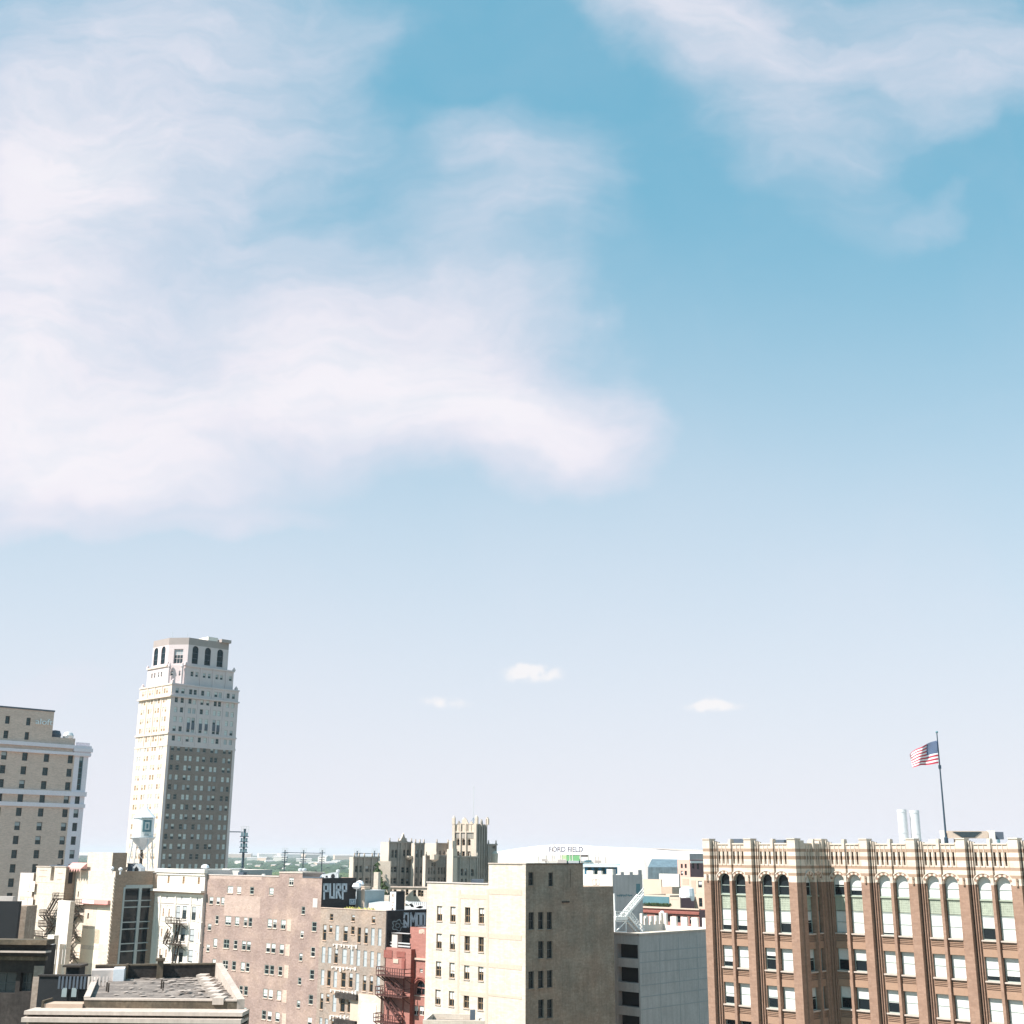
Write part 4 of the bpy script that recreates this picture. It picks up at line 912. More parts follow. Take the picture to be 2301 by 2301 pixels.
mb = MB(); WBr.box(mb, 0, uP0-.02, zb_, zb_+.13, -.4, .08, T_['white_shadow']); WBr.box(mb, uP0-.05, uP1+.05, zP, zP+.2, -4, .08, T_['coping']); WBr.box(mb, uP1+.07, Lw-.1, zb_, zb_+.12, -.4, .08, T_['metal_dark']); mb.build('coping', bb)
for i, h in enumerate(hb):
    if h[3] > zb_-.05: h = (h[0], h[1], h[2], zb_-.1)
    window(WBr, h, bb, T_['frame'] if i % 3 else T_['frame_white'], T_['glass'], T_['blind'], rnd.uniform(.45, 1) if lit[i] else rnd.choice((0, 0, .3)), sub=True, sill=T_['patch'], depth=.11, mull=(.5,) if (h[1]-h[0]) > 1.2 else (), ft=.09)
mb = MB()
for x, y, w, hh in ((1690,862,48,130),(1673,1130,48,130),(1660,1365,48,140),(1640,1632,48,140),(1635,1880,45,130)): H_ = WBr.H(*c3(x, y, w, hh)); WBr.box(mb, *H_[:4], 0.002, .03, T_['patch'])
H_ = WBr.H(*c4(420, 881, 40, 80)); WBr.box(mb, *H_[:4], 0.002, .05, T_['white_shadow'])
mb.build('infill', bb)
mb = MB(); H_ = WBr.H(*c3(1180, 655, 390, 228)); WBr.box(mb, *H_[:4], 0.002, .012, T_['patch_dim']); H_ = WBr.H(*c3(1110, 385, 560, 118)); WBr.box(mb, H_[0], H_[1], H_[3]-.55, zb_-.02, 0.002, .01, T_['patch_dim'])
rr = random.Random(2)
for i in range(16): # traces of faded lettering, no longer legible
    x, y = c3(1080+i*14.5, 655+rr.uniform(-18, 18))[:2]; u, z = WBr.px(x, y); WBr.box(mb, u, u+.13, z-rr.uniform(.2, .8), z+.1, .013, .02, T_['patch'])
mb.build('painted_panel', bb)
# PURP graffiti on the black side wall
x0, y0, w, h = 728, 1987.5, 51, 29
SEG = []
def letter(ch, ox, wd, y_=0, ht=1.0):
    D_ = {'P': [(0,0,0,1.08),(0,0,1,0),(1,0,1,.5),(1,.5,0,.5)], 'U': [(0,0,0,1),(0,1,1,1),(1,1,1,0)], 'R': [(0,0,0,1),(0,0,1,0),(1,0,1,.42),(1,.42,0,.42),(.3,.42,1,1)],
          'M': [(0,1,0,0),(0,0,.5,.6),(.5,.6,1,0),(1,0,1,1)], 'O': [(0,0,1,0),(1,0,1,1),(1,1,0,1),(0,1,0,0)], 'Z': [(.1,0,.9,0),(.9,0,.9,1),(.9,1,0,.55),(0,.55,0,1.05),(0,1.05,.4,1.05),(.1,0,0,.3)],
          'B': [(0,0,0,1),(0,0,1,.0),(1,0,1,1),(1,1,0,1),(0,.5,1,.5)], 'C': [(1,0,0,0),(0,0,0,1),(0,1,1,1)], "'": [(0,0,.4,.5)]}[ch]
    return [(ox+a*wd, y_+b*ht, ox+c*wd, y_+d*ht) for a, b, c, d in D_]
for ch, ox, wd in (('P', 0, .17), ('U', .27, .17), ('R', .55, .17), ('P', .82, .16)): SEG += letter(ch, ox, wd)
strokes(WSd, SEG, x0, y0, w, h, .34, T_['graffiti'], .03).build('graffiti', bb)
# small blue tag panel
mb = MB(); H_ = WSd.H(792, 2026.5, 15, 13); WSd.box(mb, *H_[:4], 0.003, .06, T_['graffiti_blue']); mb.build('tag_panel', bb)
strokes(WSd, [(0,0,1,0),(1,0,1,1),(1,1,0,1),(0,1,0,0),(.25,.3,.25,.7),(.25,.7,.5,.7),(.6,.3,.6,.7),(.75,.3,.75,.6)], 785.5, 2021, 12.5, 10.5, .12, T_['graffiti'], .08).build('tag_mark', bb)

# narrow windowed block, roof 2040-2048
zn = zof(P0, 722, 2040); P1 = ext(P0, AD, 868, 2048); Ln = (P1-P0).length
nb = thing('narrow_window_building', 'tan brick block with rows of tall narrow shuttered windows below the black graffiti wall', 'building', (P0.x, P0.y, 0))
WN = Wall(P0, AD)
rows = [[(560,1005,30,60),(748,1012,30,58),(925,1027,30,60)],
        [(500,1138,30,140),(553,1105,28,66),(609,1142,30,132),(682,1148,36,135),(745,1120,30,70),(800,1160,30,135),(860,1165,30,140),(918,1175,30,150),(978,1178,30,150)],
        [(490,1330,30,140),(543,1335,30,140),(600,1342,30,130),(672,1345,38,130),(735,1350,30,135),(793,1358,30,140),(852,1365,30,140),(912,1370,30,140),(970,1382,30,140)],
        [(482,1527,28,135),(537,1535,30,135),(592,1545,30,140),(663,1550,38,130),(727,1552,32,130),(783,1570,30,155),(846,1578,30,140),(905,1585,30,145),(965,1590,30,142)],
        [(474,1735,26,145),(528,1705,28,75),(585,1752,32,150),(656,1755,40,150),(715,1765,30,140)],
        [(467,1905,24,60),(516,1912,26,55),(574,1915,30,60)]]
hn = [[WN.H(*c4(*w)) for w in r] for r in rows]
flat = [h for r in hn for h in r]
mb = MB(); sheet(mb, WN, 0, Ln, 0, zn, flat, T_['brick_pink2'], .17)
WN2 = Wall(P1, BD); sheet(mb, WN2, 0, 20, 0, zn, [], T_['black_paint']); kk = P1+BD*20; mb.face([kk, kk-AD*Ln, kk-AD*Ln+Z*zn, kk+Z*zn], T_['brick_pink2']); mb.build('wall', nb)
mb = MB(); mb.face([P0+Z*(zn-.15), P1+Z*(zn-.15), kk+Z*(zn-.15), kk-AD*Ln+Z*(zn-.15)], T_['roof_grey']); mb.build('roof', nb)
mb = MB(); WN.box(mb, .05, Ln, zn, zn+.1, -.35, .07, T_['patch']); mb.build('coping', nb)
for ri, r in enumerate(hn):
    for ci, h in enumerate(r):
        shut = (ri, ci) in ((1,2),(1,7),(1,8),(2,0),(2,1),(2,3),(2,4),(2,5),(2,6),(2,7),(2,8),(3,0),(3,2),(3,5),(3,8),(4,2),(5,0),(5,1))
        window(WN, h, nb, T_['steelblue'] if shut else T_['frame_brown'], T_['glass_dull'] if shut else T_['glass'], T_['blind_grey'] if shut else T_['blind_grey'], 1 if shut else rnd.choice((0, .3)), sub=True, sill=T_['patch'] if not shut else None, depth=.12)
rr = random.Random(4)                       # white broken string courses
for yy, xa, xb in ((1245, 585, 775), (1440, 570, 770), (1640, 560, 780), (1862, 555, 745)):
    mb = MB()
    for i in range(7):
        x = xa+(xb-xa)*i/6+rr.uniform(-6, 6); q = c4(x, yy+(x-xa)*.06+rr.uniform(-3, 3)); u, z = WN.px(q[0], q[1]); s_ = rr.uniform(.18, .4)
        WN.box(mb, u-s_/2, u+s_/2, z-s_*rr.uniform(.4, 1.6), z+s_*.4, 0.002, .14, T_['white'])
    q = c4(xa, yy-6); q2 = c4(xb, yy-6); u, z = WN.px(q[0], q[1]); u2, _ = WN.px(q2[0], q2[1]); WN.box(mb, u, u2, z-.09, z+.06, 0.002, .07, T_['white_shadow'])
    mb.build('string_course', nb)
mb = MB()
for x0_, y0_, x1_ in ((622, 1655, 808), (612, 1880, 795)):
    q = c4(x0_, y0_); q2 = c4(x1_, y0_); u, z = WN.px(q[0], q[1]); u2, _ = WN.px(q2[0], q2[1]); WN.box(mb, u, u2, z-.75, z, 0.003, .7, T_['dirty_shade'])
mb.build('canopy', nb)
# cream advert wall and pier on the lower part
mb = MB(); q = c4(808, 1668); q2 = c4(1005, 1668); u, z = WN.px(q[0], q[1]); u2 = min(WN.px(q2[0], q2[1])[0], Ln-.05); WN.box(mb, u, u2, 3, z, 0.002, .35, T_['paint_cream'])
q = c4(735, 1700); q2 = c4(808, 1700); ua, za = WN.px(q[0], q[1]); WN.box(mb, ua, u-.01, 3, za, .002, .22, T_['beige']); 
WN.box(mb, u+.9, u2-.9, 4, z-1.2, .352, .42, T_['white']); WN.box(mb, u+.5, u2-.4, z-8.6, z-8.1, .352, .6, T_['beige2']); mb.build('rendered_panel', nb)
# penthouse, roof plank debris, pale roof shed
def roofbox(D, x0, x1, ytop, z0, th, m, name, label, cat, roofm=None):
    a, b2 = at(x0, ytop, D), at(x1, ytop, D); W = Wall(a, AD); mb = MB(); L_ = (ext(Vector((a.x, a.y, 0)), AD, x1, ytop)-Vector((a.x, a.y, 0))).length
    W.box(mb, 0, L_, z0, a.z, -th, 0, m); W.box(mb, -.08, L_+.08, a.z, a.z+.1, -th-.08, .08, roofm or m); return solo(mb, name, label, cat)
roofbox(206, 801, 821, 2001, zn-.5, 4, T_['steelblue'], 'roof_shed', 'blue grey roof shed beside the black graffiti wall', 'shed', T_['metal'])
mb = MB(); q0_, q1_ = at(822, 2036, 197), at(880, 2040, 197)
a, b_, c, d = at(833, 2036.5, 196), at(880, 2042, 190), at(878, 2026, 203), at(826, 2024, 210)
for p_ in (a, b_, c, d): pass
zz = zn; quad = [Vector((p_.x, p_.y, p_.z)) for p_ in (a, b_, c, d)]; mb.face(quad, T_['metal']); mb.face([Vector((p_.x, p_.y, zn-1)) for p_ in quad][::-1], T_['metal'])
for i in range(4): p_, r_ = quad[i], quad[(i+1) % 4]; mb.face([Vector((p_.x, p_.y, zn-1)), Vector((r_.x, r_.y, zn-1)), r_, p_], T_['white_shadow'])
solo(mb, 'lean_to_roof', 'pale lavender sheet metal lean to roof on the tan brick block', 'roof shed')
mb = MB(); rr = random.Random(8); yel = mat('yellow weeds', (.55, .50, .14), var=.3)
for i in range(70):
    x = 775+i*.95; p_ = at(x, 2036+i*.03, 198-i*.08); p_.z = zn; d = Vector((rr.uniform(-.3, .3), rr.uniform(-.3, .3), rr.uniform(.1, .45))); mb.face([p_, p_+Vector((.25, 0, 0)), p_+d], yel)
solo(mb, 'weeds', 'strip of yellow weeds along the roof edge of the tan block', 'weeds')
for (x, y, D, lab) in ((801, 1997, 204, 'white round satellite dish left of the cream roof box'), (808, 1992, 206, 'larger white satellite dish above the blue grey shed'),):
    p_ = at(x, y, D); mb = MB(); mb.lathe(p_, [(0, -.1), (.5, .05), (.75, .35), (.5, .8), (0, .95)], T_['tank'], 14); mb.bar(p_-Z*1.6, p_, .08, T_['metal']); solo(mb, 'satellite_dish', lab, 'dish', 'roof dishes beside the black wall', True)
roofbox(205, 812, 819, 1993, zn, 1.2, T_['beige'], 'roof_box', 'little cream box on top of the blue grey shed', 'roof box')
# black chimney tower with white letter sign, and black graffiti wall
D = 193; Pc = at(892, 2003, D); zc = Pc.z; Pc.z = 0
ck = thing('black_chimney', 'black painted chimney block with a narrow white letter sign on its left', 'chimney', (Pc.x, Pc.y, 0))
WC = Wall(Pc, BD); mb = MB(); Lc = (ext(Pc, BD, 910, 2003)-Pc).length; 
Q = [Pc, Pc+BD*Lc, Pc+BD*Lc-AD*1.6, Pc-AD*1.6]; mb.prism([(q.x, q.y) for q in Q], 5, zc, T_['black_paint']); mb.build('stack', ck)
WCs = Wall(Pc-AD*.02+Vector((0, 0, 0)), AD); mb = MB(); u0, z1 = WCs.px(878.5, 2004); u1, z0 = WCs.px(889.5, 2046); WCs.box(mb, u0, u1, z0, z1, -.2, .12, T_['sign_white']); mb.build('sign_board', ck)
for ch, yy in (('B', 2008.5), ('U', 2021.5), ('C', 2034.5)): strokes(WCs, letter(ch, 0, 1), 882, yy, 3.6, 7, .11, T_['frame_brown'], .16).build('sign_letter', ck)
Pg = P1+AD*.25; zg2 = zn+.05; Lg = (ext(Pg, BD, 965, 2046)-Pg).length
gw = thing('graffiti_wall', 'black painted wall with outlined flower and block letters behind the red roof', 'wall', (Pg.x, Pg.y, 0))
WG = Wall(Pg, BD); mb = MB(); WG.box(mb, 0, Lg, 0, zg2, -.22, 0, T_['black_paint']); mb.build('wall', gw)
mb = MB(); WG.box(mb, 0, Lg, zg2, zg2+.08, -.25, .05, T_['metal_dark']); mb.build('coping', gw)
sg = []
for ch, ox, wd in (('Z', 0, .18), ('M', .27, .19), ('O', .52, .12), ('O', .70, .12), ('P', .90, .14)): sg += letter(ch, ox, wd)
strokes(WG, sg, 908, 2053, 56, 28, .3, T_['graffiti'], .03).build('graffiti_letters', gw)
fl = []; cx, cy = .5, .5
for i in range(30):
    f = lambda t: (.42+.08*math.cos(5*t)); t0, t1 = 2*math.pi*i/30, 2*math.pi*(i+1)/30
    fl.append((.5+f(t0)*math.cos(t0), .5+f(t0)*math.sin(t0), .5+f(t1)*math.cos(t1), .5+f(t1)*math.sin(t1)))
    g_ = .17; fl.append((.5+g_*math.cos(t0), .5+g_*math.sin(t0), .5+g_*math.cos(t1), .5+g_*math.sin(t1)))
strokes(WG, fl, 880, 2066, 27, 27, .14, T_['steelblue'], .03).build('graffiti_flower', gw)
fw = thing('roof_framework', 'tangle of white steel roof framing above the block letter graffiti', 'framework', at(930, 2040, 200)-Z*0)
mb = MB()
for x, y, x2, y2 in ((911, 2026, 925, 2033), (920, 2034, 958, 2041), (932, 2043, 950, 2036), (924, 2030, 930, 2045)):
    p_, q_ = at(x, y, 200), at(x2, y2, 200); mb.bar(p_, q_, .28, T_['white_steel'])
mb.build('truss', fw); mb = MB()
for i in range(9): p_ = at(922+i*4.3, 2027, 203); mb.bar(p_, p_-Z*1.0, .12, T_['white_steel'])
mb.bar(at(918, 2027, 203), at(960, 2027.5, 203), .1, T_['metal']); mb.bar(at(915, 2047, 198), at(962, 2047, 198), .16, T_['metal_dark']); mb.bar(at(958, 2030, 198), at(958, 2047, 198), .14, T_['metal'])
mb.build('railing', fw)
mb = MB(); a = at(891, 2100, 189.5)
WGk = Wall(at(880, 2098, 189), AD)
def wgb(x0, y0, x1, y1, d0, d1, m): u0, z1 = WGk.px(x0, y0); u1, z0 = WGk.px(x1, y1); WGk.box(mb, u0, u1, z0, z1, d0, d1, m)
wgb(881, 2098, 892.5, 2132, -1, 0, T_['white_shadow']); wgb(881, 2096, 920, 2099, -1.2, .2, T_['concrete'])
wgb(892.6, 2099.2, 920, 2131, -1.2, -.9, T_['opening']); wgb(868, 2118, 920, 2119.5, -.2, -.1, T_['metal']); wgb(868, 2125, 920, 2126.2, -.2, -.1, T_['metal'])
solo(mb, 'white_door_hood', 'pale doorway frame below the flower graffiti', 'doorway')

# ================================================================== RED BUILDINGS
Pr = at(961, 2085, 184); Pr.z = 0; zr1 = zof(Pr, 961, 2085); Lr = (Pr-ext(Pr, -AD, 922, 2083)).length
rb = thing('red_arch_building', 'red painted building with one big arched window beside the cream building', 'building', (Pr.x, Pr.y, 0))
WR_ = Wall(Pr-AD*Lr, AD)
ha = WR_.H(*c4(1322, 1640, 118, 100)[:4]); c7b = cr(700, 2100, .14493)
q = c7b(1690, 830); ha = WR_.H(q[0], q[1]-0, 175*.14493, 240*.14493); ha = (ha[0], ha[1], ha[2], ha[3], True)
hd = [WR_.H(*c7b(1615, 1180, 75, 150)), WR_.H(*c7b(1705, 1180, 75, 150)), WR_.H(*c7b(1700, 560, 48, 60))]
mb = MB(); sheet(mb, WR_, 0, Lr+.2, 0, zr1, [ha]+hd, T_['red_light'], .35, T_['red_brick'])
Wq = Wall(Pr+AD*.2, BD); sheet(mb, Wq, 0, 12, 0, zr1, [], T_['red_brick']); WlL = Wall(Pr-AD*Lr, BD); 
a_ = Pr-AD*Lr; mb.face([a_+BD*12, a_, a_+Z*zr1, a_+BD*12+Z*zr1], T_['red_brick']); mb.build('wall', rb)
mb = MB(); mb.face([a_+Z*(zr1-.1), Pr+AD*.2+Z*(zr1-.1), Pr+AD*.2+BD*12+Z*(zr1-.1), a_+BD*12+Z*(zr1-.1)], T_['roof_grey']); mb.build('roof', rb)
window(WR_, ha, rb, T_['red_light'], T_['glass'], T_['blind_grey'], .0, sub=True, sill=T_['patch'], depth=.3, rails=(.5,), mull=(.5,), ft=.16)
window(WR_, hd[0], rb, T_['white'], T_['glass'], T_['blind'], .5, depth=.2, mull=(.5,)); window(WR_, hd[1], rb, T_['white'], T_['glass'], T_['blind'], .5, depth=.2, mull=(.5,)); window(WR_, hd[2], rb, T_['frame_white'], T_['glass'], T_['blind'], .6, depth=.2)
mb = MB(); u, z = WR_.px(940, 2154.5); WR_.box(mb, 0, Lr+.1, z-.12, z+.12, 0, .25, T_['patch'])
cx = (ha[0]+ha[1])/2; zs = ha[3]-(ha[1]-ha[0])/2
for r0 in (1.12, 1.34):
    r = (ha[1]-ha[0])/2*r0
    for i in range(14): t0, t1 = math.pi*i/14, math.pi*(i+1)/14; mb.bar(WR_.P(cx-r*math.cos(t0), .08, zs+r*math.sin(t0)), WR_.P(cx-r*math.cos(t1), .08, zs+r*math.sin(t1)), .1, T_['red_brick'])
mb.build('moulding', rb)
mb = MB(); rr = random.Random(6); u, z = WR_.px(949, 2089)
for i in range(9): uu = u+rr.uniform(-.7, .5); zz = z-abs(uu-u)*.2; WR_.box(mb, uu, uu+.25, zz-rr.uniform(.1, .6), zz+.1, .003, .02+i*.003, T_['patch'])
mb.build('peeled_patch', rb)
# lower red block with fire escape
Pl = ext(P1, AD, 924, 2135); zl = zof(Pl, 900, 2133); Ll = (Pl-P1).length
lb = thing('red_low_building', 'low red painted block carrying a rusty zigzag fire escape', 'building', (P1.x, P1.y, 0))
WLb = Wall(P1+AD*.05, AD); mb = MB()
block(lb, Pl, Ll-.05, 8, 0, zl, T_['red_light'], T_['red_brick'], par=.3)
mb = MB()
for (x, y, w, hh) in ((1430, 450, 60, 170), (1310, 410, 80, 70), (1190, 300, 130, 120), (1390, 310, 130, 90)):
    H_ = WLb.H(*c7b(x, y, w, hh)); WLb.box(mb, *H_[:4], .06, .075, T_['red_brick'] if w != 80 else T_['patch'])
H_ = WLb.H(*c7b(1430, 900, 12, 1000)); WLb.box(mb, *H_[:4], .06, .16, T_['red_brick']); H_ = WLb.H(*c7b(1190, 1150, 26, 330)); WLb.box(mb, *H_[:4], .06, .1, T_['iron_red']); mb.build('pipe', lb)
def fire_escape(W, label, m, plats, flights, d=1.1, rail=1.0, t=.07, off=.05, group=None, name='fire_escape'):
    """plats: (x0,y,x1) photo lines; flights: ((x,y),(x,y))"""
    e = None
    for (x0, y, x1) in plats:
        u0, z = W.px(x0, y, off); u1, _ = W.px(x1, y, off)
        if e is None: pp = W.P(u0, 0, 0); e = thing(name, label, 'fire escape', (pp.x, pp.y, 0), group)
        mb = MB(); W.box(mb, u0, u1, z-.08, z+.06, off, off+d, m)
        n = max(3, int(abs(u1-u0)/.5)); 
        for hh in (rail*.5, rail): mb.bar(W.P(u0, off+d, z+hh), W.P(u1, off+d, z+hh), t*.5, m); mb.bar(W.P(u0, off, z+hh), W.P(u0, off+d, z+hh), t*.5, m); mb.bar(W.P(u1, off, z+hh), W.P(u1, off+d, z+hh), t*.5, m)
        for i in range(n+1): uu = u0+(u1-u0)*i/n; mb.bar(W.P(uu, off+d, z), W.P(uu, off+d, z+rail), t*.42, m)
        for uu in (u0+.1, u1-.1): mb.bar(W.P(uu, off+d, z), W.P(uu, off, z-.9), t*.6, m)
        mb.build('platform', e)
    for (a, b2) in flights:
        ua, za = W.px(*a, off); ub, zb = W.px(*b2, off); mb = MB()
        for dd in (.25, .85): mb.bar(W.P(ua, off+dd, za), W.P(ub, off+dd, zb), t, m)
        for hh in (rail*.8,): mb.bar(W.P(ua, off+.85, za+hh), W.P(ub, off+.85, zb+hh), t*.5, m); mb.bar(W.P(ua, off+.25, za+hh), W.P(ub, off+.25, zb+hh), t*.5, m)
        for i in range(9): f = i/8; u = ua+(ub-ua)*f; z = za+(zb-za)*f; W.box(mb, u-.09, u+.09, z-.025, z+.025, off+.25, off+.85, m); 
        for i in range(0, 9, 2): f = i/8; u = ua+(ub-ua)*f; z = za+(zb-za)*f; mb.bar(W.P(u, off+.85, z), W.P(u, off+.85, z+rail*.8), t*.4, m)
        mb.build('stair_flight', e)
    return e
fire_escape(WLb, 'rusty red brown fire escape zigzagging down the low red block', T_['iron_red'], [(863, 2189, 926), (861, 2233, 922), (857, 2293, 905)], [((868, 2193), (908, 2232)), ((866, 2238), (906, 2292))], t=.13, off=.2, d=1.5, rail=1.1)

# ================================================================== WHITE TERRACOTTA BUILDING
c9 = cr(330, 1940, .12422)
Pw = ext(P0, -AD, 467.5, 1955); Lw2 = (Pw-ext(Pw, -AD, 359, 1953)).length
zw = zof(Pw, 467.5, 1955)
wb = thing('white_building', 'narrow white terracotta building with small slit windows and an iron fire escape', 'building', (Pw.x, Pw.y, 0))
e_ = .25; Pw2 = Pw-BD*.5
WW = Wall(Pw2-AD*Lw2, AD)
slits = [(393,295,38,135),(665,305,42,130),(940,315,42,130)]
hw = [WW.H(*c9(*s)) for s in slits]
tall = [(565,890,70,240),(680,890,75,240),(850,905,75,250),(540,1280,70,240),(655,1290,70,240),(815,1305,80,235),(500,1650,80,260),(615,1660,75,260),(790,1680,80,230)]
ht = [WW.H(*c9(*s)) for s in tall]
thin = [(300,885,25,145),(405,890,25,140),(970,925,28,150),(268,1250,25,145),(378,1255,25,145),(945,1305,25,150),(238,1615,25,140),(348,1625,25,140),(918,1690,25,150)]
hthin = [WW.H(*c9(*s)) for s in thin]
allh = hw+ht+hthin
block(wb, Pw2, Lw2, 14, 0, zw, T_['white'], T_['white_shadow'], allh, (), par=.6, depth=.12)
for h in hw: window(WW, h, wb, T_['frame_brown'], T_['frame_brown'], sub=False, depth=.08, ft=.06)
for i, h in enumerate(ht): window(WW, h, wb, T_['frame_dark'], T_['glass_dull'], T_['blind_grey'], [.9, .3, .4, .3, .5, .9, .5, .3, .9][i], sub=True, depth=.08, sill=T_['white'])
for h in hthin: window(WW, h, wb, T_['frame_brown'], T_['beige2'], depth=.04, ft=.04)
mb = MB(); WW.box(mb, -.25, Lw2+.2, zw-.55, zw+.12, -.3, .35, T_['white']); WW.box(mb, -.1, Lw2+.1, zw-.95, zw-.75, 0, .18, T_['white']); mb.build('cornice', wb)
u, zc1 = WW.px(*c9(260, 470)[:2]); mb = MB(); WW.box(mb, -.9, Lw2+.3, zc1-.28, zc1+.1, 0.001, .85, T_['white']); WW.box(mb, -.1, Lw2+.1, zc1-.55, zc1-.281, 0.001, .5, T_['beige2']); WW.box(mb, 0, Lw2, zc1-.95, zc1-.551, 0.001, .22, T_['white'])
mb.build('cornice', wb)
mb = MB(); us = [0, WW.px(*c9(245, 800)[:2])[0]-.35, WW.px(*c9(515, 800)[:2])[0]-.2, WW.px(*c9(790, 800)[:2])[0]-.15, Lw2-.45]
for u in us: WW.box(mb, u, u+.42, 0, zc1-.96, 0.001, .14, T_['white'])
for yy in (710,): u, z = WW.px(*c9(300, yy)[:2]); WW.box(mb, .45, Lw2-.5, z-.06, z+.06, .001, .1, T_['white_shadow'])
for (x, y, w, hh) in ((300,885,90,280),(408,890,90,280),(970,920,95,270),(268,1260,90,250),(375,1262,90,250),(945,1310,95,250),(238,1640,90,240),(345,1640,90,240),(915,1695,95,220)):
    H_ = WW.H(*c9(x, y, w, hh))
    for uu in (H_[0], H_[1]-.05): WW.box(mb, uu, uu+.05, H_[2], H_[3], .001, .06, T_['white_shadow'])
    WW.box(mb, H_[0]+.05, H_[1]-.05, H_[3]-.05, H_[3], .001, .06, T_['white_shadow'])
    WW.box(mb, H_[0]-.05, H_[1]+.05, H_[2]-.12, H_[2]-.001, .001, .1, T_['white'])
mb.build('pilaster', wb)
mb = MB()
for x, y in ((365, 620), (635, 630), (917, 650)):
    u, z = WW.px(*c9(x, y)[:2]); pp = [WW.P(u+.16*math.cos(t*math.pi/5), .03, z+.3*math.sin(t*math.pi/5)) for t in range(10)]; mb.face(pp[::-1], T_['metal_dark']); mb.face([q+WW.n*-.029 for q in pp], T_['metal_dark'])
    for i in range(10): mb.face([pp[i], pp[(i+1) % 10], pp[(i+1) % 10]-WW.n*.029, pp[i]-WW.n*.029], T_['metal_dark'])
mb.build('oval_vent', wb)
cc = lambda x, y: c9(x, y)[:2]
fire_escape(WW, 'dark iron fire escape down the front of the white terracotta building', T_['dark_iron'], [(cc(455, 1075)[0], cc(0, 1075)[1], cc(735, 0)[0]), (cc(430, 1450)[0], cc(0, 1450)[1], cc(710, 0)[0])],
            [((cc(620, 1110)), (cc(560, 1440))), ((cc(600, 1490)), (cc(540, 1800))), ((cc(450, 1260)), (cc(370, 1450)))], t=.12, off=.25, d=1.3)
p_ = at(461, 1949, 226); mb = MB(); mb.lathe(p_-Z*.5, [(.25, 0), (.25, .3), (.75, .45), (.6, .85), (0, 1.05)], T_['tank'], 14); solo(mb, 'roof_ventilator', 'white mushroom ventilator on the white building roof', 'vent', None, True)

# ================================================================== DARK GLAZED SIDE / CREAM STREET FRONT BUILDING
c2 = cr(0, 1901, .20704); c10 = cr(30, 1920, .1294)
Pk = ext(Pw2-AD*(Lw2+.3), -BD, 260, 1958); zk = zof(Pk, 260, 1958)
Lk = (Pk-ext(Pk, -AD, 166, 1955)).length; LkB = (ext(Pk, BD, 362, 1961)-Pk).length
kb = thing('glazed_corner_building', 'corner building with sunlit cream front and a tall dark glazed bay in its side', 'building', (Pk.x, Pk.y, 0))
WKA = Wall(Pk-AD*Lk, AD); WKB = Wall(Pk, BD)
ks = [(c10(1348, 597, 22, 105)), c10(1127, 690, 18, 100), c10(1298, 1068, 28, 100), c10(1272, 1330, 28, 105), c10(1226, 1810, 28, 105)]
hk = [WKA.H(*s) for s in ks]
gy0, gy1 = 440, 1300
u0, _ = WKB.px(*c2(1318, 800)[:2]); u1 = LkB-.3; zt = WKB.px(*c2(1400, 445)[:2])[1]; gbay = (u0-.1, u1, 2.0, zt)
block(kb, Pk, Lk, LkB, 0, zk, T_['paint_cream'], T_['glassbrick'], hk, [gbay], par=.6, depth=.25)
for h in hk: window(WKA, h, kb, T_['frame_brown'], T_['glass_dull'], depth=.15, ft=.05)
# glazing: panes by storey with steel transoms and wide mullion
um = WKB.px(*c2(1490, 900)[:2])[0]; wm = .55
zz_ = [zt]+[WKB.px(*c2(1370, y)[:2])[1] for y in (595, 665, 828, 903, 1060, 1143)]; step = zz_[2]-zz_[4]
while zz_[-1] > 6: zz_.append(zz_[-2]-step)
zz_.append(2.0)
zz_ = [z for z in zz_ if z >= 2.0]
mb = MB(); sb = MB()
WKB.box(sb, u0-.1, u0+.25, 2, zt, -.24, .05, T_['steelblue']); WKB.box(sb, um-wm/2, um+wm/2, 2, zt-.25, -.24, .06, T_['steelblue']); WKB.box(sb, u0+.25, u1, zt-.25, zt+.35, -.24, .06, T_['steelblue'])
for z in zz_[1:-1]: WKB.box(sb, u0+.25, um-wm/2, z-.09, z+.09, -.24, .02, T_['steelblue']); WKB.box(sb, um+wm/2, u1, z-.09, z+.09, -.24, .02, T_['steelblue'])
fo = sb.build('glazed_bay', kb)
for a, b2 in zip(zz_, zz_[1:]):
    for p_, q_ in ((u0+.25, um-wm/2), (um+wm/2, u1)):
        mb = MB(); mb.face([WKB.P(p_, -.2, b2), WKB.P(q_, -.2, b2), WKB.P(q_, -.2, a), WKB.P(p_, -.2, a)], T_['glass']); mb.build('pane', fo)
# raised stair block on top
Ps_ = ext(Pk, -AD, 246, 1955)+BD*.4; zs_ = zof(Ps_, 248, 1916); Lsa = (Ps_-ext(Ps_, -AD, 198, 1916)).length; Lsb = (ext(Ps_, BD, 286, 1918)-Ps_).length
mb = MB(); Q = [Ps_, Ps_+BD*Lsb, Ps_+BD*Lsb-AD*Lsa, Ps_-AD*Lsa]
WSa, WSb = Wall(Q[3], AD), Wall(Ps_, BD); sheet(mb, WSa, 0, Lsa, zk-.6, zs_, [], T_['paint_cream']); sheet(mb, WSb, 0, Lsb, zk-.6, zs_, [], T_['glassbrick'])
mb.face([Q[1]+Z*(zk-.6), Q[2]+Z*(zk-.6), Q[2]+Z*zs_, Q[1]+Z*zs_], T_['glassbrick']); mb.face([Q[2]+Z*(zk-.6), Q[3]+Z*(zk-.6), Q[3]+Z*zs_, Q[2]+Z*zs_], T_['glassbrick']); mb.face([q+Z*zs_ for q in Q], T_['roof_grey']); mb.build('stair_block', kb)
mb = MB()   # painted panels, barely deeper cream
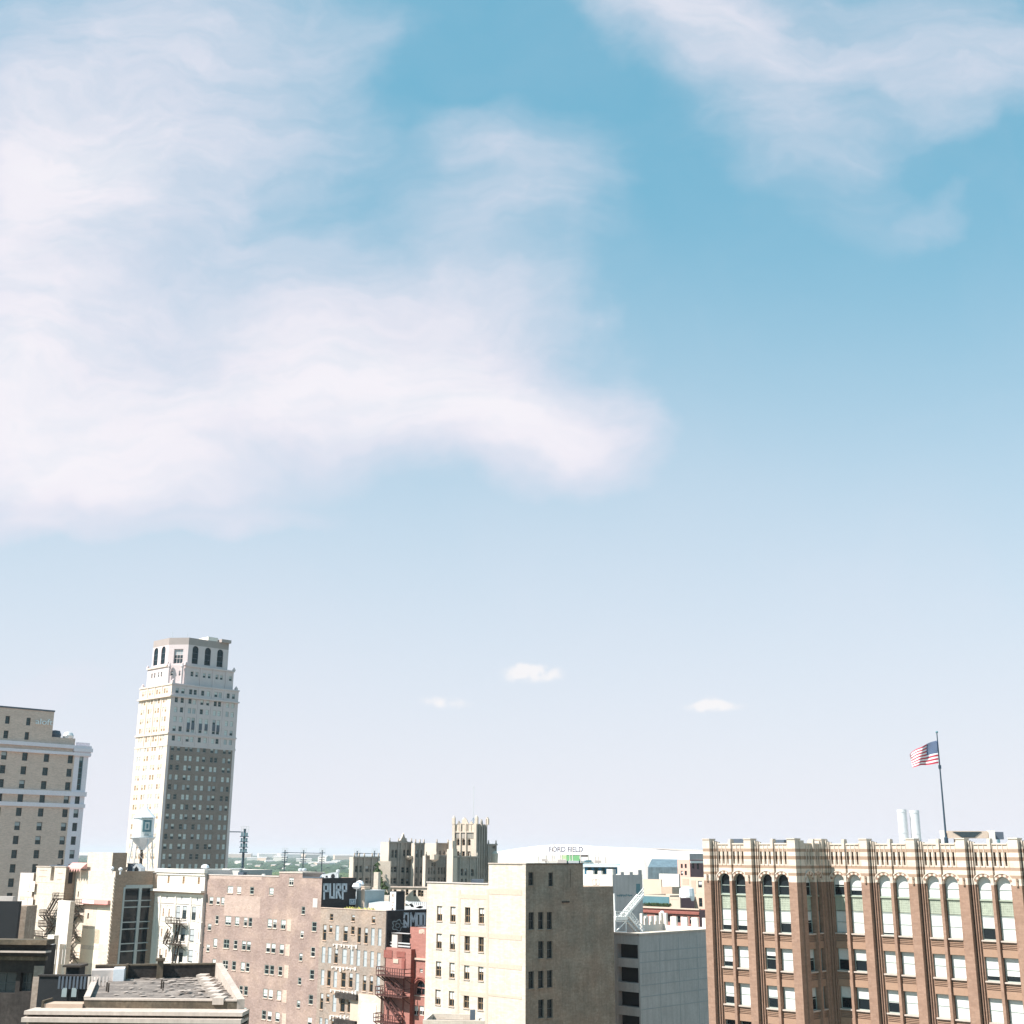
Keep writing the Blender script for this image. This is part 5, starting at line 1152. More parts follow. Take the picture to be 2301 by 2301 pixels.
for (x0_, y0_, x1_, y1_) in ((1210, 520, 1530, 760), (1160, 1290, 1500, 1580), (1110, 1650, 1470, 1880), (1430, 930, 1660, 1560)):
    q = c10((x0_+x1_)/2, (y0_+y1_)/2, x1_-x0_, y1_-y0_); H_ = WKA.H(*q); WKA.box(mb, *H_[:4], .002, .012, mat('warm cream paint', (.78, .66, .52), var=.03) if 'wc' not in globals() else wc)
mb.build('painted_panel', kb)
mb = MB(); H_ = WKA.H(*c10(1450, 820, 470, 70)); WKA.box(mb, *H_[:4], .02, .5, T_['awning']); H2 = WKA.H(*c10(1340, 820, 210, 60)); WKA.box(mb, *H2[:4], .502, .53, T_['sign_white']); WKA.box(mb, H_[0], H_[1], H_[2]-.1, H_[2]-.002, .02, .8, T_['red_brick']); mb.build('sign_band', kb)
mb = MB()
for i in range(60): 
    z = 3+i*(zk-3.5)/60; mb.box(WKA.P(Lk-.12, .05, z), (.35, .35, .28 if i % 2 else .2), T_['paint_cream'], -G)
mb.build('quoin', kb)
for (x, y) in ((252, 1952), (271, 1953)): pass
for x, y, lab in ((252, 1951, 'white globe vent at the left on the glazed corner building roof'), (271, 1953, 'white globe vent at the right on the glazed corner building roof')):
    p_ = at(x, y, 198); mb = MB(); mb.lathe(p_-Z*.4, [(.12, -.4), (.12, .1), (.3, .25), (.3, .5), (0, .7)], T_['tank'], 12); solo(mb, 'globe_vent', lab, 'vent', 'globe vents on the roof', True)
# awning with scalloped fringe
mb = MB(); WAw = Wall(ext(Pk, -AD, 160, 1945)-BD*.2, AD); H_ = WAw.H(179, 1945, 34, 13)
a, b2, z0, z1 = H_[:4]
mb.face([WAw.P(a, 1.2, z0), WAw.P(b2, 1.2, z0), WAw.P(b2, 0, z1), WAw.P(a, 0, z1)], T_['awning']); mb.face([WAw.P(a, 0, z0), WAw.P(a, 1.2, z0), WAw.P(a, 0, z1)], T_['awning']); mb.face([WAw.P(b2, 0, z0), WAw.P(b2, 0, z1), WAw.P(b2, 1.2, z0)], T_['awning'])
n = 6
for i in range(n): s0 = a+(b2-a)*i/n; s1 = a+(b2-a)*(i+1)/n; mb.face([WAw.P(s0, 1.2, z0), WAw.P((s0+s1)/2, 1.2, z0-.6), WAw.P(s1, 1.2, z0)], T_['awning'])
for uu in (a+.1, b2-.1): mb.bar(WAw.P(uu, 1.1, z0), WAw.P(uu, 1.1, z0-2.5), .06, T_['beige'])
solo(mb, 'awning', 'pink awning with scalloped fringe on the cream roof', 'awning')

# ================================================================== LEFT CREAM BUILDING
Pq = ext(Pk, -AD, 166, 1955)-BD*1.2
Pq = ext(Pk-BD*2.0, -AD, 149, 1950); zq = zof(Pq, 149, 1949); Lq = (Pq-ext(Pq, -AD, 83, 1944)).length
qb = thing('cream_left_building', 'sunlit cream building with a dark recess at its roof, left of the pink awning', 'building', (Pq.x, Pq.y, 0))
WQ = Wall(Pq-AD*Lq, AD)
rec = WQ.H(*c10(680, 330, 60, 250)); recs = (rec[0], rec[1], rec[2], zq)
det = [WQ.H(*c10(515, 325, 130, 110)), WQ.H(*c10(805, 375, 80, 110))]
mb = MB(); sheet(mb, WQ, 0, Lq, 0, zq, [recs], T_['paint_cream'], 1.2); WQB = Wall(Pq, BD); sheet(mb, WQB, 0, 14, 0, zq, [], T_['glassbrick'])
w_ = WQ; mb.face([WQ.P(0, 0, 0)+BD*14, WQ.P(0, 0, 0), WQ.P(0, 0, zq), WQ.P(0, 0, zq)+BD*14], T_['glassbrick']); k = Pq+BD*14; mb.face([k, k-AD*Lq, k-AD*Lq+Z*zq, k+Z*zq], T_['glassbrick']); mb.build('wall', qb)
mb = MB(); mb.face([WQ.P(rec[0], -1.2, rec[2]), WQ.P(rec[1], -1.2, rec[2]), WQ.P(rec[1], -1.2, zq), WQ.P(rec[0], -1.2, zq)], T_['opening']); mb.build('recess', qb)
mb = MB(); mb.face([WQ.P(0, -.02, zq-.02), WQ.P(rec[0]-.01, -.02, zq-.02), WQ.P(rec[0]-.01, -14, zq-.02), WQ.P(0, -14, zq-.02)], T_['roof_grey']); mb.face([WQ.P(rec[0]-.01, -1.25, zq-.02), WQ.P(Lq, -1.25, zq-.02), WQ.P(Lq, -14, zq-.02), WQ.P(rec[0]-.01, -14, zq-.02)], T_['roof_grey']); mb.build('roof', qb)
mb = MB(); WQ.box(mb, -.1, rec[0]-.1, zq, zq+.15, -.5, .12, T_['coping']); WQ.box(mb, rec[1]+.1, Lq+.05, zq, zq+.15, -.5, .12, T_['coping'])
for H_ in det:
    for (p0, p1, z0, z1) in ((H_[0], H_[1], H_[2]-.06, H_[2]+.06), (H_[0], H_[1], H_[3]-.06, H_[3]+.06)): WQ.box(mb, p0, p1, z0, z1, .002, .05, T_['paint_cream2'])
for yy in (480, 680, 980, 1180): u, z = WQ.px(*c10(450, yy)[:2]); WQ.box(mb, 0, Lq, z-.04, z+.04, .002, .03, T_['paint_cream2'])
mb.build('moulding', qb)
mb = MB(); WQB.box(mb, .6, 1.4, zq-2.9, zq-.9, .002, .02, T_['opening']); mb.build('side_opening', qb)
mb = MB(); WQ.box(mb, 1.0, 9, zq+.2, zq+.32, -6, -2, T_['metal_dark']); mb.bar(WQ.P(4, -3, zq+.3), WQ.P(4, -3, zq+1.4), .2, T_['dark_iron']); solo(mb, 'roof_screen', 'thin dark roof canopy with a short flue on the left cream building', 'canopy')
# pinkish left wing
Pl2 = Pq-AD*Lq-BD*.4; zl2 = zof(Pl2, 82, 1962); Ll2 = (Pl2-ext(Pl2, -AD, 46, 1962)).length
pw = thing('pink_side_wing', 'pinkish white wing with blocked windows at the far left of the cream buildings', 'building', (Pl2.x, Pl2.y, 0))
WP = Wall(Pl2-AD*Ll2, AD); bw = [c10(262, 550, 40, 180), c10(335, 555, 78, 180), c10(220, 850, 40, 190), c10(300, 855, 75, 190), c10(200, 1160, 0, 0), c10(272, 1160, 75, 190)]
block(pw, Pl2, Ll2, 12, 0, zl2, T_['white_shadow'], T_['glassbrick'], par=.4)
for s in bw:
    if s[2] == 0: continue
    H_ = WP.H(*s); mb = MB(); WP.box(mb, *H_[:4], .002, .07, T_['white']); mb.build('blocked_window', pw)
mb = MB()
for yy in (760, 1030): H_ = WP.H(*c10(230, yy, 230, 60)); WP.box(mb, max(.02, H_[0]), H_[1], H_[2], H_[3], .002, .03, T_['patch']); 
mb.build('band', pw)
# lower stepped cream block in front between the two
Pm = ext(Pk-BD*4.5, -AD, 158, 2030); zm = zof(Pm, 158, 2009); 
Pm.z = 0
mbk = thing('stepped_cream_block', 'pale stepped cream block standing in front, between two fire escapes', 'building', (Pm.x, Pm.y, 0))
zm1 = zof(Pm, 150, 2025); Lm = (Pm-ext(Pm, -AD, 131, 2028)).length
block(mbk, Pm, Lm, .9, 0, zm1, T_['white'], T_['paint_cream'], par=.2)
Pm2 = Pm-BD*2.2-AD*.5; zm2 = zof(Pm2, 140, 2102); Lm2 = (Pm2-ext(Pm2, -AD, 107, 2105)).length
block(mbk, Pm2, Lm2, .9, 0, zm2, T_['white'], T_['paint_cream'], par=.2, name='lower_wall', roofname='lower_roof')
mb = MB(); Wm2 = Wall(Pm2-AD*Lm2, AD)
for x in (730, 790, 850, 900): H_ = Wm2.H(*c10(x, 1780, 8, 260)); Wm2.box(mb, *H_[:4], .002, .04, T_['white_shadow'])
mb.build('pilaster', mbk)
Wm = Wall(Pm-AD*Lm, AD)
fire_escape(WKA, 'thin iron fire escape zigzagging beside small windows on the cream corner building', T_['dark_iron'],
   [(c10(1040, 0)[0], c10(0, 870)[1], c10(1220, 0)[0]), (c10(1085, 0)[0], c10(0, 1050)[1], c10(1205, 0)[0]), (c10(1000, 0)[0], c10(0, 1225)[1], c10(1050, 0)[0]), (c10(1060, 0)[0], c10(0, 1418)[1], c10(1170, 0)[0]), (c10(1000, 0)[0], c10(0, 1590)[1], c10(1020, 0)[0]), (c10(1020, 0)[0], c10(0, 1790)[1], c10(1135, 0)[0])],
   [(c10(1050, 880)[:2], c10(1140, 1010)[:2]), (c10(1140, 1060)[:2], c10(1020, 1225)[:2]), (c10(1030, 1240)[:2], c10(1110, 1400)[:2]), (c10(1100, 1430)[:2], c10(960, 1590)[:2]), (c10(980, 1600)[:2], c10(1080, 1780)[:2]), (c10(1060, 1800)[:2], c10(940, 1900)[:2])], t=.1, off=.1, d=.9)
fire_escape(WQ, 'iron fire escape with stacked landings on the left cream building', T_['dark_iron'],
   [(c10(790, 0)[0], c10(0, 765)[1], c10(890, 0)[0]), (c10(560, 0)[0], c10(0, 1055)[1], c10(760, 0)[0]), (c10(545, 0)[0], c10(0, 1240)[1], c10(745, 0)[0]), (c10(345, 0)[0], c10(0, 1400)[1], c10(620, 0)[0])],
   [(c10(795, 770)[:2], c10(640, 1050)[:2]), (c10(600, 1070)[:2], c10(700, 1230)[:2]), (c10(730, 1250)[:2], c10(620, 1400)[:2])], t=.13, off=.3, d=1.3)
# ================================================================== TALL DECO TOWER
P = at(386, 1545, 420); P.z = 0
SLOT = lambda h: h
dt = thing('deco_tower', 'tall cream and brown brick tower with stepped terracotta top and arched crown windows', 'skyscraper', (P.x, P.y, 0))
cT = cr(0, 1400, .31056)
La = (P-ext(P, -AD, 315, 1545)).length; Lb = (ext(P, BD, 537, 1549)-P).length
WA = Wall(P-AD*La, AD); WB = Wall(P, BD)
zs1 = WB.px(*cT(1300, 437)[:2])[1]; zshould = WB.px(*cT(1700, 480)[:2])[1]
zch = WB.px(*cT(1250, 880)[:2])[1]          # brick starts below this
rowy = [482, 551, 622, 690, 758, 827, 900, 966, 1042, 1112, 1182, 1252, 1325, 1397, 1467, 1540, 1615, 1690, 1758]
zr_ = [WB.px(*cT(1272-(y-480)*.067, y+4)[:2])[1] for y in rowy]
# even out the storeys
n_ = len(zr_); sl = (zr_[-1]-zr_[0])/(n_-1); zr_ = [zr_[0]+sl*i for i in range(n_)]
while zr_[-1] > 12: zr_.append(zr_[-1]+sl)
colsB = [WB.px(*cT(x, y)[:2])[0] for x, y in ((1250, 897), (1293, 900), (1350, 905), (1383, 907), (1438, 911), (1480, 914), (1535, 919), (1566, 921), (1625, 929), (1663, 934))]
colsA = [WA.px(*cT(x, y)[:2])[0] for x, y in ((1001, 912), (1018, 911), (1052, 907), (1071, 905), (1103, 902), (1122, 900), (1158, 897), (1176, 896))]
ww, wh = 1.25, 1.75
hB = [(u-ww/2, u+ww/2, z-wh/2, z+wh/2) for z in zr_ for u in colsB]; hA = [(u-.55, u+.55, z-wh/2, z+wh/2) for z in zr_ for u in colsA]
mb = MB()
sheet(mb, WA, 0, La, 0, zs1, hA, T_['deco_cream'], .14)
e_ = 1.0
sheet(mb, WB, 0, Lb, zch, zs1, [h for h in hB if h[2] > zch], T_['deco_white'], .3)
low = [h for h in hB if h[2] < zch]; mid_ = [h for h in low if h[3] > zch]
sheet(mb, WB, 0, e_, 0, zch, [h for h in low if h[1] < e_], T_['deco_white'], .3); sheet(mb, WB, e_, Lb-e_, 0, zch, [h for h in low if h[0] > e_ and h[1] < Lb-e_ and h[3] <= zch], T_['deco_brown'], .3); sheet(mb, WB, Lb-e_, Lb, 0, zch, [], T_['deco_white'], .3)
Q = [P-AD*La, P, P+BD*Lb, P+BD*Lb-AD*La]
for i in (2, 3): a, b = Q[i], Q[(i+1) % 4]; mb.face([a, b, b+Z*zs1, a+Z*zs1], T_['deco_cream'])
mb.build('shaft', dt)
mb = MB(); mb.face([q+Z*zs1 for q in Q], T_['roof_grey']); mb.build('terrace', dt)
# upper stages
def stage(pts, z0, z1, m, holes=None, name='stage'):
    mb = MB(); n = len(pts)
    for i in range(n):
        a, b = pts[i], pts[(i+1) % n]; W = Wall(a, b-a); hs = (holes or {}).get(i, []); sheet(mb, W, 0, (b-a).length, z0, z1, hs, m, .5)
    mb.face([p+Z*z1 for p in pts], T_['roof_grey']); return mb.build(name, dt)
i2 = 1.6; Q2 = P-AD*i2+BD*i2
a_ = ext(Q2, -AD, cT(1065, 0)[0], 1520); c1_ = ext(Q2, -AD, cT(1208, 0)[0], 1520); c2_ = ext(Q2, BD, cT(1338, 0)[0], 1520); b_ = ext(Q2, BD, cT(1690, 0)[0], 1520)
z2 = zof(c2_, cT(1338, 0)[0], 1400+305*.31056)
W2a, W2c, W2b = Wall(a_, AD), Wall(c1_, c2_-c1_), Wall(c2_, BD)
cB2 = [W2b.px(*cT(x, 440)[:2])[0] for x in (1385, 1420, 1475, 1512, 1567, 1600, 1666)]
zz2 = [zr_[0]-sl*k for k in (1, 2)]
zz2 = [z for z in zz2 if z+wh/2 < z2]
h2b = [(u-.6, u+.6, z-wh/2, z+wh/2) for z in zz2 for u in cB2]; h2a = [(u-.45, u+.45, z-wh/2, z+wh/2) for z in zz2 for u in [W2a.px(*cT(x, 430)[:2])[0] for x in (1095, 1115, 1143, 1163)]]
lc = (c2_-c1_).length; h2c = [(lc*f-.5, lc*f+.5, z-wh/2, z+wh/2) for z in zz2 for f in (.25, .72)]
stage([a_, c1_, c2_, b_, b_-AD*(c1_-a_).length*1.0-AD*4, a_+BD*((b_-c2_).length+4)], zs1-.02, z2, T_['deco_white'], {0: h2a, 1: h2c, 2: h2b}, 'middle_stage')
for W, hs in ((W2a, h2a), (W2c, h2c), (W2b, h2b)):
    for h in hs: window(W, h, dt, T_['frame_white'], T_['glass_dull'], T_['blind_grey'], rnd.choice((0, .5, .5)), depth=.3, ft=.1)
i3 = 2.0; Q3 = Q2-AD*.6+BD*.6
a3 = ext(Q3, -AD, cT(1110, 0)[0], 1450); c31 = ext(Q3, -AD, cT(1222, 0)[0], 1450); c32 = ext(Q3, BD, cT(1365, 0)[0], 1450); b3 = ext(Q3, BD, cT(1657, 0)[0], 1450)
W3a, W3c, W3b = Wall(a3, AD), Wall(c31, c32-c31), Wall(c32, BD)
z3 = zof(c32, cT(1365, 0)[0], 1400+105*.31056); zband = zof(c32, cT(1365, 0)[0], 1400+155*.31056)
h3b = [W3b.H(*cT(x, y, 44, 130)) for x, y in ((1413, 232), (1503, 243), (1592, 257))]; h3b = [(h[0], h[1], h3b[1][2], h3b[1][3], True) for h in h3b]
h3a = [W3a.H(*cT(x, y, 30, 138)) for x, y in ((1128, 235), (1181, 228))]; h3a = [(h[0], h[1], h3b[1][2], h3b[1][3], True) for h in h3a]
h3c = [W3c.H(*cT(1290, 240, 66, 105))]; h3c = [(h[0], h[1], h[2], h[3]) for h in h3c]
pts3 = [a3, c31, c32, b3, b3-AD*((c31-a3).length+3), a3+BD*((b3-c32).length+3)]
stage(pts3, z2-.02, zband, T_['deco_white'], {0: h3a, 1: h3c, 2: h3b}, 'crown')
stage(pts3, zband, z3, T_['deco_roof'], {}, 'crown_band')
for W, hs in ((W3a, h3a), (W3b, h3b)):
    for h in hs: window(W, h, dt, T_['metal_dark'], T_['glass'], T_['blind_grey'], 0, depth=.28, rails=(.3, .6), ft=.12)
window(W3c, h3c[0], dt, T_['deco_white'], T_['glass_dull'], T_['blind_grey'], .4, depth=.5, rails=(.35, .6), mull=(.33, .66), ft=.15)
# windows of the shaft: the 100 that show largest as parts, the rest as one
cnt = 0; rest = MB(); order = [(WB, h, 1) for h in hB if not any(h is q for q in mid_) and (h[2] > zch or (h[0] > e_ and h[1] < Lb-e_) or h[1] < e_)]
order = [(W, h, s) for W, h, s in order]
tops = [o for o in order if o[1][2] > 30]
rr = random.Random(11)
nrm_parts = [o for o in order][:70-len(h2a+h2b+h2c)]
for W, h, s in order:
    isp = cnt < 60; cnt += 1; f = rr.choice((1, .5, 1, .5, 0, 1)); bl_ = T_['blind'] if rr.random() < .6 else T_['blind_grey']
    if isp: window(W, h, dt, T_['frame'], T_['glass_dull'], bl_, f, depth=.25, ft=.07)
    else: win_geo(rest, W, h, T_['frame'], T_['glass_dull'], bl_, f, depth=.25, ft=.07)
for h in hA: win_geo(rest, WA, h, T_['deco_cream'], T_['frame_brown'] if rr.random() < .5 else T_['blind_grey'], T_['beige'], rr.choice((0, .5, .5)), depth=.1, ft=.07)
for h in hB:
    if h[0] > e_ and h[1] > Lb-e_: pass
tag(rest.build('window_rows', dt), kind='stuff')
# piers, cornices
mb = MB()
for z, d in ((zs1-.1, .25), (WB.px(*cT(1300, 527)[:2])[1], .7), (WB.px(*cT(1300, 797)[:2])[1], .35), (zch, .12)):
    WB.box(mb, -.0, Lb+.2, z-.5, z, .0, d, T_['deco_white']); WA.box(mb, -.2, La+d, z-.5, z, .001, d, T_['deco_cream'])
mb.build('cornice', dt)
mb = MB(); z = z2; W2b.box(mb, 0, (b_-c2_).length+.2, z-.4, z+.15, 0, .4, T_['deco_white']); W2a.box(mb, -.2, (c1_-a_).length, z-.4, z+.15, 0, .4, T_['deco_cream']); mb.build('cornice', dt)
mb = MB()   # vertical piers between the window pairs, dark panels between upper windows
for i in (1, 3, 5, 7):
    u = (colsB[i]+colsB[i+1])/2; WB.box(mb, u-.25, u+.25, zch+.05, zs1-.62, .001, .16, T_['deco_white'])
for i in (1, 3, 5): u = (colsA[i]+colsA[i+1])/2; WA.box(mb, u-.2, u+.2, zch, zs1-.62, .001, .18, T_['deco_cream'])
for u in [(cB2[i]+cB2[i+1])/2 for i in (1, 3, 5)]: W2b.box(mb, u-.3, u+.3, zs1, z2-.42, .001, .25, T_['deco_white'])
for i in (2, 4, 6):
    for u in (colsB[i], colsB[i+1]):
        WB.box(mb, u-ww/2, u+ww/2, zr_[3]-(-sl-wh)/2-wh/2-(-sl-wh)+.0, zr_[3]-wh/2, .002, .03, T_['metal_dark'])
mb.build('pier', dt)
mb = MB()   # corner turret ornaments at the setbacks
for q, zz, s in ((c1_, z2, 1.3), (c2_, z2, 1.3), (b_, z2, 1.1), (P-AD*.7+BD*.7, zs1, 1.4), (a_, z2, 1.0), (Q[2]-BD*.8-AD*.6, zs1, 1.2), (Q[0]+AD*.8+BD*.6, zs1, 1.2)):
    s *= .75; mb = MB(); mb.box(Vector((q.x, q.y, zz+s*.4)), (s, s, s*.8), T_['deco_white'], -G); mb.lathe(Vector((q.x, q.y, zz+s*.8)), [(s*.35, 0), (s*.4, .3), (s*.15, .55), (0, .7)], T_['deco_white'], 8); mb.build('finial', dt)
# turret with paired columns in front of the chamfer
cc_ = (c1_+c2_)/2; n2 = Wall(c1_, c2_-c1_).n
for s in (-1, 1):
    q = cc_+W2c.e*s*lc*.36+n2*.9; mt = MB(); mt.lathe(Vector((q.x, q.y, zs1)), [(.42, 0), (.42, z2-zs1-1), (.6, z2-zs1-.6), (.3, z2-zs1+.6), (0, z2-zs1+1.0)], T_['deco_white'], 10); mt.build('corner_column', dt)
# roof plant
mb = MB(); q = b3*.45+c32*.55; mb.box(Vector((q.x-1, q.y+5, z3+.7)), (6.5, 4, 1.6), T_['white'], -G); mb.box(Vector((q.x+4.2, q.y+6, z3+.4)), (4.5, 4, 1.1), T_['deco_roof'], -G)
mb.bar(Vector((c31.x, c31.y+3, z3)), Vector((c31.x, c31.y+3, z3+2.6)), .09, T_['metal']); mb.bar(Vector((c32.x-1.5, c32.y+3, z3)), Vector((c32.x-1.5, c32.y+3, z3+2.2)), .07, T_['metal'])
mb.build('roof_plant', dt)

# ================================================================== LEFT HOTEL
cH = cr(0, 1580, .11387)
Pe = at(200, 1690, 300); Pe.z = 0
BH = BD
Lh = (Pe-ext(Pe, -BH, -60, 1690)).length
WHt = Wall(Pe-BH*Lh, BH)
zmain = WHt.px(*cH(1760, 785)[:2])[1]
zmain = zof(Pe, 200, 1670)
ht_ = thing('hotel_building', 'tan brick hotel with pale terracotta bands and corner, its taller part carrying faint lettering', 'building', (Pe.x, Pe.y, 0))
wl = []   # window columns (crop coords at three heights)
colpx = {0: [(70,1033),(45,1305),(25,1580),(0,1850)], 1: [(490,1053),(463,1325),(433,1600),(405,1872)], 2: [(917,1083),(888,1350),(864,1617),(838,1890)], 3: [(1388,1110),(1365,1372),(1335,1637),(1315,1905)]}
usc = [sum(WHt.px(*cH(x, y)[:2])[0] for x, y in v)/len(v) for v in colpx.values()]
zrow = [sum(WHt.px(*cH(*colpx[c][r])[:2])[1] for c in colpx)/4 for r in range(4)]; stp = (zrow[3]-zrow[0])/3
zrow = [zrow[0]+stp*i for i in range(22)]; zrow = [z for z in zrow if z > 6]
u5 = WHt.px(*cH(1528, 1900)[:2])[0]
hs = [(u-.66, u+.66, z-.92, z+.92) for z in zrow for u in usc]
hs5 = [(u5-.62, u5+.62, z-.95, z+.95) for z in zrow[3:]]
# left-of-frame columns continue
for k in (1, 2): hs += [(usc[0]-(usc[1]-usc[0])*k-.66, usc[0]-(usc[1]-usc[0])*k+.66, z-.92, z+.92) for z in zrow if usc[0]-(usc[1]-usc[0])*k > 1]
trim_u = WHt.px(*cH(1470, 1100)[:2])[0]
bayw = WHt.H(*cH(1582, 1380, 82, 680)); bayw = (bayw[0], bayw[1], bayw[2], bayw[3])
mb = MB(); sheet(mb, WHt, 0, trim_u, 0, zmain-1.0, hs, T_['hotel_brick'], .35); sheet(mb, WHt, trim_u, Lh, 0, zmain, hs5+[bayw], T_['hotel_trim'], .35)
WHe = Wall(Pe, -AD); 
mb.face([Pe, Pe-AD*20, Pe-AD*20+Z*zmain, Pe+Z*zmain], T_['hotel_trim']); l0 = WHt.P(0, 0, 0); mb.face([l0-AD*20, l0, l0+Z*zmain, l0-AD*20+Z*zmain], T_['hotel_brick']); mb.face([Pe-AD*20, l0-AD*20, l0-AD*20+Z*zmain, Pe-AD*20+Z*zmain], T_['hotel_brick'])
mb.build('wall', ht_)
mb = MB(); mb.face([l0+Z*(zmain-1), Pe+Z*(zmain-1), Pe-AD*20+Z*(zmain-1), l0-AD*20+Z*(zmain-1)], T_['roof_grey']); mb.build('roof', ht_)
rest = MB(); cnt = 0
for h in hs+hs5:
    vis = h[1] > usc[0]-2 and cnt < 90
    if vis: window(WHt, h, ht_, T_['frame_dark'], T_['glass_dull'], T_['blind_grey'], rnd.choice((0, 0, 0, .5)), depth=.3, ft=.1); cnt += 1
    else: win_geo(rest, WHt, h, T_['frame_dark'], T_['glass_dull'], depth=.3, ft=.1)
tag(rest.build('window_rows', ht_), kind='stuff')
window(WHt, bayw, ht_, T_['teal_metal'], T_['glass_dull'], T_['blind_grey'], .12, depth=.3, rails=(.17, .34, .5, .66, .83), ft=.14)
def hb_band(y, hpx, d, m, name='band', u1=None):
    z1 = WHt.px(*cH(100, y)[:2])[1]; z0 = WHt.px(*cH(100, y+hpx)[:2])[1]; mb = MB(); WHt.box(mb, 0, u1 or Lh+d*.8, z0, z1, .001, d, m); mb.build(name, ht_)
hb_band(1690, 95, .35, T_['hotel_trim']); hb_band(2575-500-0, 1, .01, T_['hotel_trim']) if 0 else None
z1b = WHt.px(0, 1400+1290*.31056)[1]; mb = MB(); WHt.box(mb, 0, Lh+.2, z1b-.9, z1b, .001, .3, T_['hotel_trim']); mb.build('band', ht_)
hb_band(885, 60, .5, T_['hotel_trim'])
zc_ = WHt.px(*cH(1500, 880)[:2])[1]; mb = MB(); WHt.box(mb, trim_u-.6, Lh+.7, zc_-.9, zc_, .001, .6, T_['hotel_trim']); WHt.box(mb, trim_u-.3, Lh+.35, zc_-2.0, zc_-.91, .001, .3, T_['hotel_trim']); mb.build('cornice', ht_)
# set-back middle tier and tall part
um0 = WHt.px(*cH(1015, 700)[:2])[0]; um1 = WHt.px(*cH(1500, 700)[:2])[0]; zmid = WHt.px(*cH(1400, 690)[:2])[1]
mb = MB(); WHt.box(mb, um0-1, um1, zmain-1.2, zmid, -14, -.3, T_['hotel_brick']); mb.build('middle_tier', ht_)
ut = WHt.px(*cH(1040, 500)[:2])[0]; zt_ = WHt.px(*cH(1085, 175)[:2])[1]
tw_w = [cH(150, 330, 90, 155), cH(563, 357, 85, 155), cH(117, 617, 95, 155), cH(530, 640, 85, 155)]
hw_ = [WHt.H(*w) for w in tw_w]; hw_ = [(h[0], h[1], hw_[i//2*2][2], hw_[i//2*2][3]) for i, h in enumerate(hw_)]
mb = MB(); sheet(mb, WHt, 0, ut, zmain-1.0, zt_, hw_, T_['hotel_brick'], .35); e0, e1 = WHt.P(ut, 0, 0), WHt.P(ut, -16, 0); mb.face([e0+Z*(zmain-1), e1+Z*(zmain-1), e1+Z*zt_, e0+Z*zt_], T_['hotel_brick']); f0 = WHt.P(0, -16, 0); mb.face([e1+Z*(zmain-1), f0+Z*(zmain-1), f0+Z*zt_, e1+Z*zt_], T_['hotel_brick']); mb.face([WHt.P(0, 0, zt_), WHt.P(ut, 0, zt_), WHt.P(ut, -16, zt_), WHt.P(0, -16, zt_)], T_['roof_grey'])
WHt.box(mb, 0, ut+.1, zt_, zt_+.35, -.4, .15, T_['metal_dark']); mb.build('upper_wall', ht_)
for h in hw_: window(WHt, h, ht_, T_['frame_dark'], T_['glass_dull'], depth=.3, ft=.1)
hb_band(735, 75, .45, T_['hotel_trim'], u1=None)
text_on(WHt, 'aloft', 79, 117, 1627, T_['sign_white'], 'lettering', ht_, thick=.25, d=.05, hpx=13).build('lettering', ht_)
mb = MB(); q = at(131, 1652, 296); q2 = WHt.P(um0+2.2, -3, zmid)
mb.lathe(q2, [(1.3, 0), (1.5, .8), (1.1, 1.7), (0, 1.9)], T_['metal_dark'], 12); mb.build('roof_fan', ht_); mb = MB(); mb.lathe(q2+WHt.e*3.4, [(1.2, 0), (1.3, .8), (.9, 1.5), (0, 1.8)], T_['metal'], 12); mb.build('roof_fan', ht_)

# ================================================================== WATER TOWER
cW = cr(270, 1800, .1087); D = 238
ctr = at(322, 1870, D); wt = thing('water_tower', 'white rooftop water tower with conical cap and dark patterned panel', 'water tower', (ctr.x, ctr.y, 0))
zt0 = at(322, 1881, D).z; zt1 = at(322, 1836, D).z; rT = 23*D/2855
mb = MB(); mb.lathe((ctr.x, ctr.y, 0), [(rT, zt0), (rT, zt1), (rT-.1, zt1+.02)], T_['tank'], 32); mb.build('tank', wt, True)
mb = MB(); mb.lathe((ctr.x, ctr.y, 0), [(rT-.05, zt1-.02), (rT+.25, zt1-.1), (rT*.55, zt1+1.0), (.25, zt1+1.95), (0, zt1+2.0)], T_['tank'], 32); mb.build('conical_cap', wt, True)
mb = MB(); mb.lathe((ctr.x, ctr.y, 0), [(rT-.02, zt0+.02), (rT+.35, zt0), (rT+.35, zt0-.15), (rT*.75, zt0-1.1), (.75, zt0-1.75), (.6, zt0-2.3), (.3, zt0-2.35)], T_['metal'], 24); mb.build('bowl', wt, True)
mb = MB(); zlow = at(322, 1960, D).z-1; mb.bar(Vector((ctr.x, ctr.y, zlow)), Vector((ctr.x, ctr.y, zt0-2.2)), .28, T_['dark_iron'], 8); mb.build('riser_pipe', wt)
for sx, sy in ((-1, -1), (1, -1), (1, 1), (-1, 1)):
    mb = MB(); a = Vector((ctr.x+sx*rT*.72, ctr.y+sy*rT*.72, zt0-.1)); b = Vector((ctr.x+sx*rT*1.0, ctr.y+sy*rT*1.0, zlow)); mb.bar(a, b, .11, T_['metal']); mb.build('leg', wt)
mb = MB()
